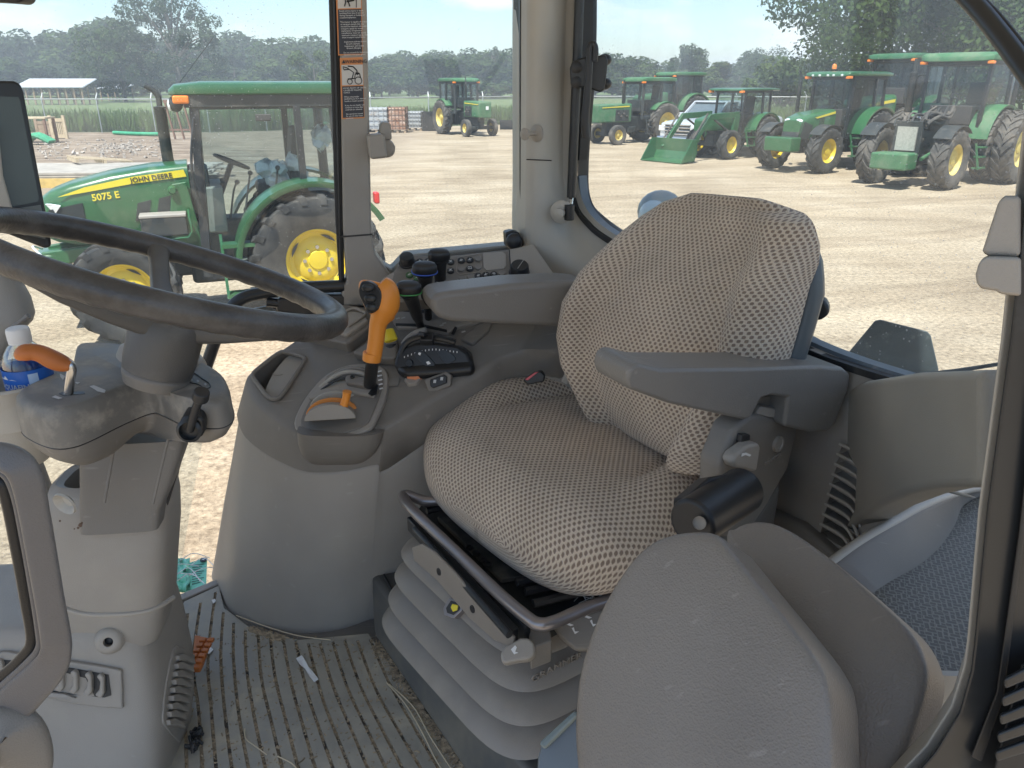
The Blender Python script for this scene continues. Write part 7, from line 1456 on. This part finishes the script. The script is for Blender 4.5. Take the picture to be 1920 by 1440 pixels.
# --- nearest tractor (right outside the window)
HW = .37
def near_extra(r, G):
    for s in (-1, 1):
        q = MB(); q.prism([V((a, s*(HW+.002), b)) for a, b in ((2.82, 1.53), (2.55, 1.62), (2.1, 1.705), (1.56, 1.765), (1.54, 1.69), (2.1, 1.635), (2.5, 1.575))], V((0, s*.005, 0))); q.build('yellow_stripe', M['yelpaint'], r, smooth=0)
        ax = V((-s, 0, .09)) if s > 0 else V((1, 0, -.09)); y = s*(HW+.012)
        text('JOHN DEERE', V((2.10 if s > 0 else 1.6, y, 1.647 if s > 0 else 1.70)), ax, V((0, 0, 1)), .074, 'decal_lettering', M['chassis'], r, ext=.001, bold=.02)
        text('5075 E', V((2.50 if s > 0 else 2.1, y-.006*s, 1.475 if s > 0 else 1.50)), ax, V((0, 0, 1)), .098, 'model_lettering', M['yelpaint'], r, ext=.001, bold=.025)
        q = MB(); q.prism([V((a, s*(HW-.004), b)) for a, b in ((2.93, 1.40), (2.60, 1.46), (2.60, 1.10), (2.93, 1.10))], V((0, s*.012, 0))); q.build('grille', M['chassis'], r, smooth=0)
        for a0, z0 in ((2.12, 1.46), (1.90, 1.50)):
            for zz, hh in ((z0, .22), (z0-.27, .22)):
                if a0 < 2 and zz < 1.4: continue
                q = MB(); q.prism([V((a0, s*(HW), zz-hh)), V((a0-.13, s*HW, zz-hh+.02)), V((a0-.19, s*HW, zz)), V((a0-.05, s*HW, zz-.03))], V((0, s*.008, 0))); q.build('side_vent', M['chassis'], r, smooth=0)
        q = MB(); q.prism([V((3.02, s*.20, 1.46)), V((2.90, s*(HW+.004), 1.47)), V((2.80, s*(HW+.006), 1.45)), V((2.86, s*(HW+.006), 1.38)), V((3.02, s*.22, 1.36))], V((.0, s*.02, -.01))); q.build('headlight', M['lamp'], r, bevel=.008)
    # battery/tool box, brackets
    q = MB(); q.box((1.83, .53, 1.20), (.46, .22, .20)); q.build('tool_box', M['chassis'], r, bevel=.015)
    q = MB(); q.box((1.83, .53, 1.315), (.47, .23, .035)); q.build('tool_box_lid', M['mid'], r, bevel=.01)
    q = MB(); q.tube([V((2.07, .5, 1.08)), V((1.6, .66, 1.08)), V((1.57, .66, 1.3)), V((1.57, .5, 1.35))], .012, seg=6, sub=3); q.build('tool_box_rail', G, r)
    q = MB(); q.prism([V((1.70, .39, 1.62)), V((1.55, .39, 1.64)), V((1.48, .39, 1.1)), V((1.5, .39, .75)), V((1.68, .39, .75)), V((1.8, .39, 1.1))], V((0, .05, 0))); q.prism([V((2.2, .36, .98)), V((1.5, .36, 1.0)), V((1.5, .36, .86)), V((1.9, .36, .80))], V((0, .08, 0))); q.build('loader_bracket', G, r, bevel=.01)
    q = MB(); q.lathe([(.0, .09), (.03, .09), (.05, .06), (.05, .03), (.025, .03), (.025, 0)], (1.70, .40, 1.56), (0, 1, 0), seg=16); q.build('bracket_bolt', G, r)
    # front ballast frame
    q = MB(); q.box((3.05, 0, .80), (.3, .5, .22)); q.beam(V((3.1, .2, .86)), V((2.3, .34, .95)), .06, .16); q.beam(V((3.1, -.2, .86)), V((2.3, -.34, .95)), .06, .16); q.build('front_support', G, r, bevel=.02)
    q = MB(); q.tube([V((3.12, .05, .95)), V((3.16, .3, 1.02)), V((3.05, .4, .9))], .012, seg=8, sub=4); q.build('front_lever', M['lamp'], r)
    # dashboard cowling, wiper, white column, levers
    q = MB(); q.box((1.42, 0, 1.50), (.22, .72, .52)); q.build('cowling', M['chassis'], r, bevel=.03)
    q = MB(); q.tube([V((1.12, .1, 1.35)), V((1.0, .12, 1.05)), V((1.15, .12, .9))], [.07, .06, .05], seg=12, sub=4); q.build('column_cover', M['bagw'], r)
    for x, y, h in ((.9, .2, 1.62), (.75, .3, 1.6), (.6, .35, 1.7), (.3, .4, 1.75)): q = MB(); q.tube([V((x+.12, y, 1.2)), V((x+.05, y, 1.5)), V((x, y, h))], .012, seg=6, sub=3); q.ball((x, y, h), .028); q.build('control_lever', M['seatdk'], r)
    for c, s_ in (((.35, .25, 1.62), .16), ((.15, .2, 1.70), .13), ((-.15, .35, 2.0), .14)):
        q = MB(); rr_ = random.Random(int(s_*100)); 
        for k in range(5): q.ball(V(c)+V((rr_.uniform(-.12, .12), rr_.uniform(-.1, .1), rr_.uniform(-.1, .16))), s_*rr_.uniform(.4, .8), seg=10, sc=(1, .7, .8))
        q.v = [tuple(V(p)+V((rr_.uniform(-.022, .022), rr_.uniform(-.02, .02), rr_.uniform(-.03, .03)))) for p in q.v]; q.build('plastic_bag', M['bagw'], r, smooth=25)
    q = MB(); q.tube([V((1.42, .71, 1.3)), V((1.47, .75, 1.8)), V((1.38, .74, 2.3))], .014, seg=8); q.build('grab_rail', M['frame'], r)
    for s in (-1, 1):
        q = MB(); q.ball((1.60, s*.50, 2.44), .075, sc=(1, 1, 1.1)); q.build('work_light', M['chassis'], r); q = MB(); q.ball((1.655, s*.50, 2.43), .05, sc=(.5, .9, 1.2)); q.build('work_light_lens', M['lamp'], r)
        q = MB(); q.box((-.72, s*.80, 1.42), (.06, .12, .13)); q.build('tail_light', M['redl'], r, bevel=.02)
        q = MB(); q.tube([V((1.2, s*.1, 2.65)), V((.8, s*.3, 3.1))], .003, seg=5, sub=1); q.build('aerial', M['chassis'], r)
    q = MB(); q.box((.42, .70, 2.30), (.16, .03, .07)); q.build('door_latch', M['seatdk'], r, bevel=.01)
secs5 = [(3.04, .20, 1.12, 1.44, .5), (3.0, .29, 1.08, 1.52, .45), (2.9, .345, 1.04, 1.585, .35), (2.7, .365, 1.0, 1.655, .3), (2.3, HW, 1.0, 1.745, .28), (1.9, HW, 1.0, 1.80, .26), (1.52, HW, 1.0, 1.825, .24)]
near_t = tractor('farm_tractor', 'green tractor parked right outside the side window with yellow hood stripe and lettering', (-2.52, 9.49, 0), 201.3,
    dict(wb=2.03, Rr=.76, Wr=.46, rr=.36, Rf=.56, Wf=.34, rf=.31, tr=.75, tf=.72, secs=secs5, extra=[near_extra], detail=True, cx0=-.42, cx1=1.19, cz0=1.12, floor=.72, cz1=2.42, roofz=2.665, rthick=.15, rb=.22, rf_=.10, rw=1.02, fr=.86, fw=.40, fa0=-4, fa1=150, fy=.77, exh=(1.45, -.22, 1.75, 2.60, .062, .12), zb=1.05, nlr=20, nlf=16, steer=-4, mid=.30, rake=.10, gstep=True, sx=.8, gaxle=False))
for ch in near_t.children:
    if ch.name.split('.')[0] in ('hood', 'yellow_stripe', 'decal_lettering', 'model_lettering', 'grille', 'side_vent', 'headlight', 'tool_box', 'tool_box_lid', 'tool_box_rail', 'loader_bracket', 'bracket_bolt', 'front_support', 'front_lever', 'cowling', 'grab_rail'): ch.location.x -= .27
    if ch.name.split('.')[0] in ('work_light', 'work_light_lens'): ch.location.x -= .33
# --- old boxy tractors
def box_hood(x0, x1, hw, zb, zt): return [(x1, hw*.93, zb, zt-.05, .12), (x1-.04, hw, zb, zt, .15), (x0, hw, zb, zt+.03, .15)]
def old_extra(r, G):
    q = MB(); q.prism([V((3.42, -.31, .98)), V((3.42, .31, .98)), V((3.42, .31, 1.66)), V((3.42, -.31, 1.66))], V((.03, 0, 0))); q.build('grille', G, r, bevel=.01)
    for s in (-1, 1):
        q = MB(); q.prism([V((3.3, s*.362, 1.60)), V((1.75, s*.362, 1.66)), V((1.75, s*.362, 1.61)), V((3.3, s*.362, 1.57))], V((0, s*.006, 0))); q.build('yellow_stripe', M['yelpaint'], r, smooth=0)
        q = MB(); q.box((2.15, s*.36, 1.25), (.75, .03, .5)); q.build('engine_bay', M['chassis'], r)
        for k in range(4): q = MB(); q.lathe([(.05, 0), (.05, .05), (.02, .06)], (1.9+k*.16, s*.375, 1.2+(k % 2)*.12), (0, s, 0), seg=8); q.build('engine_part', M['tyreold'], r)
old = dict(wb=2.7, Rr=.88, Wr=.47, rr=.48, Rf=.43, Wf=.26, rf=.22, tr=.85, tf=.78, rib=True, secs=box_hood(1.62, 3.42, .35, .95, 1.72), extra=[old_extra], paint='greenold', rim='yelold', tyrem='tyreold',
    cx0=-.55, cx1=1.25, cz0=1.45, floor=1.2, cz1=2.62, roofz=2.88, rthick=.20, rb=.12, rf_=.1, rw=1.05, chw=.78, rake=.02, rrake=.0, mid=.5, fr=.92, fa0=40, fa1=120, fw=.3, style='deep', nlr=22, post=.09, postm='chassis', gstep=False)
def mk_plate(r, G): q = MB(); q.box((3.455, .08, 1.42), (.02, .16, .17)); q.build('front_plate', M['white'], r, smooth=0)
o1 = dict(old); o1['extra'] = [old_extra, mk_plate]; o1['exh'] = (1.7, -.25, 1.7, 2.9, .05, .0)
f = V((math.cos(math.radians(-60)), math.sin(math.radians(-60)))); A = PZ(866, 257, 0); B_ = PZ(931, 254, 0); mid = (A+B_)/2
tractor('row_crop_tractor', 'old green tractor with square grille standing alone by the totes and the fence', mid-V((f.x, f.y, 0))*2.7, -60, o1)
hd = -146
def root_from_front(pxn, pyn, deg, wb, tf):
    a = math.radians(deg); fv = V((math.cos(a), math.sin(a), 0)); lv = V((-fv.y, fv.x, 0)); return PZ(pxn, pyn, 0)-lv*tf-fv*wb
o2 = dict(old); o2['exh'] = (1.95, .12, 1.7, 2.75, .06, .0); o2['mid'] = .45
tractor('row_crop_tractor', 'old faded green tractor with two upright stacks beside the pillar, left of the pickup', root_from_front(1157, 272, -149, 2.7, .78), -149, o2)
# bigger 4wd behind it
big_secs = [(3.5, .34, 1.2, 1.85, .4), (3.3, .42, 1.1, 2.0, .35), (1.6, .46, 1.1, 2.15, .3)]
bigp = dict(wb=2.9, Rr=.98, Wr=.55, rr=.52, Rf=.72, Wf=.42, rf=.4, tr=.95, tf=.9, secs=big_secs, cx0=-.6, cx1=1.35, cz0=1.6, floor=1.35, cz1=2.95, roofz=3.2, rthick=.2, chw=.85, rb=.2, rf_=.25, fr=1.08, fw=.5, gl='tglassd', ff=True, exh=(1.5, -.7, 2.0, 3.1, .09, .15), nlr=22, nlf=20)
p = place(1285, 0, 47); tractor('farm_tractor', 'large tractor with a tall cab half hidden behind the old faded tractor', p, -150, dict(bigp, paint='greenold'), 1.0)
# --- loader tractor
def loader_extra(r, G):
    for s in (-1, 1):
        q = MB(); q.beam(V((1.55, s*.62, 1.55)), V((3.2, s*.62, 1.50)), .10, .2); q.beam(V((3.15, s*.62, 1.52)), V((4.15, s*.62, .45)), .10, .17); q.build('loader_arm', G, r, bevel=.01)
        q = MB(); q.beam(V((1.75, s*.62, .7)), V((1.65, s*.62, 1.55)), .12, .28); q.build('loader_mast', G, r, bevel=.01)
        q = MB(); q.tube([V((2.0, s*.62, .95)), V((2.9, s*.62, 1.4))], .04, seg=8, sub=1); q.tube([V((3.35, s*.66, 1.62)), V((4.1, s*.66, .75))], .032, seg=8, sub=1); q.build('hydraulic_ram', M['tyreold'], r)
    bw = .95; prof = [(4.15, .78), (4.12, .35), (4.25, .05), (4.95, .02), (4.95, .045), (4.28, .09), (4.16, .36), (4.19, .78)]
    q = MB(); R_ = [[V((a, -bw, b)) for a, b in prof], [V((a, bw, b)) for a, b in prof]]; q.rings(R_)
    for s in (-1, 1): q.prism([V((4.15, s*bw, .78)), V((4.12, s*bw, .35)), V((4.25, s*bw, .05)), V((4.95, s*bw, .03)), V((4.42, s*bw, .78))], V((0, -s*.03, 0)))
    q.build('bucket', G, r, smooth=0)
    q = MB(); q.beam(V((4.1, -bw, .74)), V((4.1, bw, .74)), .08, .08); q.build('bucket_bar', G, r)
    stripe([(2.75, 1.42), (1.6, 1.50), (1.6, 1.45)], .375)(r, G)
sL = [(2.95, .25, 1.0, 1.35, .45), (2.85, .33, 1.0, 1.42, .4), (2.2, .37, .98, 1.55, .3), (1.5, .37, .98, 1.60, .3)]
tractor('loader_tractor', 'green tractor with a front loader bucket resting on the dirt', root_from_front(1364, 299, -142, 2.1, .74), -142, dict(wb=2.1, Rr=.73, Wr=.45, rr=.35, Rf=.52, Wf=.34, rf=.29, tr=.74, tf=.74, secs=sL, extra=[loader_extra], cx0=-.35, cx1=1.35, cz0=1.1, floor=.8, cz1=2.32, roofz=2.46, rthick=.1, rb=.35, rf_=.3, rw=1.12, fr=.84, fw=.4, nlr=20, nlf=16, post=.06, gl='tglass'))
# --- tractor with bright headlights
def six_lamps(r, G):
    for s in (-1, 1): q = MB(); q.ball((3.02, s*.2, 1.53), .11, seg=16, sc=(.7, 1.25, .62)); q.build('headlight', M['lamp'], r)
def six_extra(r, G):
    q = MB(); q.prism([V((3.12, -.30, 1.0)), V((3.12, .30, 1.0)), V((3.0, .36, 1.50)), V((3.0, -.36, 1.50))], V((.03, 0, 0))); q.build('grille', M['chassis'], r, bevel=.02)
    for s in (-1, 1):
        q = MB(); q.prism([V((3.1, s*.33, 1.0)), V((2.75, s*.41, .98)), V((2.62, s*.42, 1.40)), V((2.98, s*.37, 1.52))], V((0, s*.012, 0))); q.build('grille_side', M['chassis'], r, smooth=0)
        q = MB(); q.prism([V((2.55, s*.425, 1.63)), V((1.55, s*.425, 1.80)), V((1.55, s*.425, 1.73)), V((2.45, s*.425, 1.60))], V((0, s*.008, 0))); q.build('yellow_stripe', M['yelpaint'], r, smooth=0)
        for k in range(3): q = MB(); q.prism([V((2.36-k*.09, s*.42, 1.0)), V((2.33-k*.09, s*.42, 1.0)), V((2.25-k*.09, s*.42, 1.62)), V((2.29-k*.09, s*.42, 1.62))], V((0, s*.012, 0))); q.build('side_vent', M['chassis'], r, smooth=0)
    for y in (-.5, -.25, 0.05, .25, .55): q = MB(); q.ball((1.66, y, 2.86), .055, sc=(.5, 1.4, .8)); q.build('roof_light', M['lamp'], r)
    q = MB(); q.tube([V((.9, -.3, 2.95)), V((.9, -.3, 3.06))], .02, seg=8, sub=1); q.build('beacon_stem', M['chassis'], r); q = MB(); q.lathe([(.07, 0), (.07, .1), (.04, .15), (0, .16)], (.9, -.3, 3.05), seg=12); q.build('beacon', M['amber'], r)
s6 = [(3.10, .30, 1.05, 1.55, .4), (2.95, .38, 1.0, 1.64, .35), (2.5, .42, .95, 1.76, .3), (1.5, .42, .95, 1.86, .28)]
tractor('farm_tractor', 'green tractor with clear headlights and green front weight block, middle of the right hand row', root_from_front(1540, 325, -146, 2.6, .95), -146, dict(wb=2.6, Rr=.9, Wr=.5, rr=.46, Rf=.68, Wf=.42, rf=.36, tr=.9, tf=.95, secs=s6, extra=[six_lamps, box('weight_block', (3.45, 0, .86), (.5, 1.0, .42), None, .04), box('front_linkage', (3.1, 0, .8), (.4, .5, .4), None, .04), six_extra], cx0=-.5, cx1=1.35, cz0=1.4, floor=1.1, cz1=2.76, roofz=2.98, rthick=.16, chw=.82, rb=.2, rf_=.3, rw=1.05, fr=1.0, fw=.5, gl='tglassd', ff=True, exh=(1.75, -.88, 1.75, 2.98, .06, .14), nlr=22, nlf=18))
p = place(1712, 0, 30.5)
def mirror_x(r, G):
    for s in (-1, 1): q = MB(); q.tube([V((1.3, s*.8, 2.7)), V((1.5, s*1.3, 2.75)), V((1.5, s*1.35, 2.4))], .03, seg=8); q.box((1.5, s*1.35, 2.3), (.08, .22, .36)); q.build('mirror', M['chassis'], r)
tractor('farm_tractor', 'tall cabbed tractor parked second behind the hoodless tractor at the right', p, -146, dict(bigp, extra=[mirror_x, stripe([(3.2, 1.85), (1.7, 2.0), (1.7, 1.9), (3.1, 1.78)], .47)], roofz=3.45, cz1=3.18, cz0=1.9, floor=1.6, Rr=1.02), 1.05)
# --- tractor with its hood removed
def hoodless(r, G):
    rn = random.Random(2)
    q = MB(); q.box((2.2, 0, 1.15), (1.7, .5, .6)); q.box((2.9, 0, 1.05), (.5, .6, .5)); q.box((2.0, .1, 1.5), (1.0, .3, .25)); q.build('engine', M['chassis'], r, bevel=.05)
    q = MB(); q.box((3.15, 0, 1.30), (.12, .74, .80)); q.build('radiator_frame', M['chassis'], r, bevel=.02); q = MB(); q.box((3.24, 0, 1.26), (.05, .52, .60)); q.build('radiator', mat('radiator_core', (.33, .33, .29), .6, var=.15, vs=20), r)
    for i in range(22):
        q = MB(); y = rn.uniform(-.45, .45); z = 1.62+rn.uniform(-.08, .22); q.tube([V((3.25-rn.random()*.3, y, z-.1)), V((2.8, y+rn.uniform(-.15, .15), z+.08)), V((2.2, y+rn.uniform(-.15, .15), z+.03)), V((1.5, y*.6+rn.uniform(-.15, .15), z+.22))], .022+.03*rn.random(), seg=8); q.build('engine_hose', M[rn.choice(['chassis', 'tyreold', 'tyreold', 'seatdk'])], r)
    for i in range(26):
        q = MB(); q.lathe([(.04, 0), (.06, .06), (.03, .12)], (rn.uniform(1.6, 3.1), rn.uniform(-.35, .42), rn.uniform(1.0, 1.7)), (rn.random(), rn.random(), rn.random()), seg=8); q.build('engine_part', M[rn.choice(['cage', 'chassis', 'greenold', 'tyreold'])], r)
    q = MB(); q.tube([V((3.1, .42, .75)), V((2.2, .42, .95)), V((1.5, .4, .9))], .05, seg=8); q.tube([V((3.1, -.42, .75)), V((2.2, -.42, .95)), V((1.5, -.4, .9))], .05, seg=8); q.build('side_rail', M['greenold'], r)
    q = MB(); q.prism([V((1.6, .3, 1.35)), V((2.7, .3, 1.5)), V((2.7, .3, 1.6)), V((1.6, .3, 1.85))], V((0, .02, 0))); q.build('cloth_sheet', M['tyreold'], r)
tractor('farm_tractor', 'nearest tractor on the right with its hood removed and engine hoses showing', root_from_front(1768, 355, -141, 2.75, .98), -141, dict(wb=2.75, Rr=.98, Wr=.5, rr=.52, Rf=.76, Wf=.46, rf=.39, tr=.95, tf=.98, hood=False, extra=[hoodless, box('weight_block', (3.75, 0, .72), (.62, .98, .42), None, .05), box('front_linkage', (3.3, 0, .72), (.4, .6, .4), None, .04)], cx0=-1.1, cx1=.95, cz0=1.6, floor=1.2, cz1=3.12, roofz=3.42, rthick=.24, chw=.95, rb=.2, rf_=.2, rw=1.08, fr=1.07, fw=.48, gl='tglass', ff=True, exh=(1.30, -1.0, 1.85, 3.25, .10, .0), nlr=22, nlf=17, duals=True, tyrem='tyreold', rim='yelold', paint='greenold', post=.08, sx=1.0))
# --- pickup truck
M['silver'] = mat('silver_car_paint', (.62, .65, .68), .22, .35, var=.03, coat=.6); M['cglass'] = mat('car_glass', (.10, .13, .15), .08, 0, spec=.9); M['chrome'] = mat('chrome', (.8, .8, .8), .15, 1)
a = math.radians(-140); fv = V((math.cos(a), math.sin(a), 0)); r = empty('pickup_truck', PZ(1262, 291, 0)-fv*.2, a); tag(r, 'silver pickup truck parked between the old tractor and the loader tractor', 'pickup')
q = MB()
def sec(x, hw, zb, zt, e=.22): return supe(V((x, 0, (zb+zt)/2)), V((0, 1, 0)), V((0, 0, 1)), hw, (zt-zb)/2, e, 28)
q.rings([sec(0, .88, .55, 1.12), sec(-.12, .97, .42, 1.20), sec(-.6, 1.0, .40, 1.27), (sec(-1.5, 1.0, .40, 1.32)), sec(-3.6, 1.0, .42, 1.34), sec(-5.6, .99, .5, 1.34), sec(-5.7, .96, .55, 1.3)]); q.build('body', M['silver'], r)
q = MB(); q.prism([V((-1.25, -.88, 1.28)), V((-1.25, .88, 1.28)), V((-3.85, .88, 1.28)), V((-3.85, -.88, 1.28))], V((0, 0, 0)), [V((-2.0, -.74, 1.90)), V((-2.0, .74, 1.90)), V((-3.45, .74, 1.90)), V((-3.45, -.74, 1.90))]); q.build('cab_window', M['cglass'], r, smooth=0)
q = MB(); q.box((-2.65, 0, 1.93), (1.5, 1.56, .07)); q.build('roof', M['silver'], r, bevel=.03)
for s in (-1, 1):
    q = MB(); q.beam(V((-1.2, s*.87, 1.3)), V((-1.95, s*.77, 1.92)), .07, .08); q.beam(V((-2.7, s*.9, 1.3)), V((-2.7, s*.78, 1.92)), .06, .1); q.build('pillar', M['silver'], r)
    q = MB(); q.box((-.02, s*.76, .98), (.14, .36, .2)); q.build('headlight', M['lamp'], r, bevel=.02)
    for x in (-1.0, -4.6): wheel(r, x, s*.86, .4, .27, .25, 30, rib=True, rm='chassis')
    q = MB(); q.box((-1.5, s*1.1, 1.42), (.12, .2, .2)); q.build('side_mirror', M['silver'], r, bevel=.03)
q = MB(); q.box((.03, 0, .93), (.08, 1.2, .42)); q.build('grille', M['chassis'], r, bevel=.02)
for z in (.78, .90, 1.02, 1.12): q = MB(); q.box((.08, 0, z), (.04, 1.24, .045)); q.build('grille_bar', M['chrome'], r, bevel=.01)
q = MB(); q.box((.10, 0, .96), (.05, .26, .075)); q.build('front_emblem', M['chrome'], r, bevel=.01)
q = MB(); q.box((.10, 0, .58), (.22, 1.8, .22)); q.build('bumper', M['chrome'], r, bevel=.05)
# ================================================================== HAZE (air between here and the far trees)
hm = bpy.data.materials.new('haze_air'); hm.use_nodes = True; nth = hm.node_tree; nth.nodes.clear()
ho = N(nth, 'ShaderNodeOutputMaterial'); hv = N(nth, 'ShaderNodeVolumePrincipled'); hv.inputs['Color'].default_value = (.80, .88, .96, 1); hv.inputs['Density'].default_value = HAZE; nth.links.new(hv.outputs[0], ho.inputs['Volume'])
mb = MB(); mb.box((0, 0, 10), (6100, 6100, 22)); hz = mb.build('haze', hm, smooth=0); tag(hz, 'pale summer haze over the yard and field', kind='stuff')
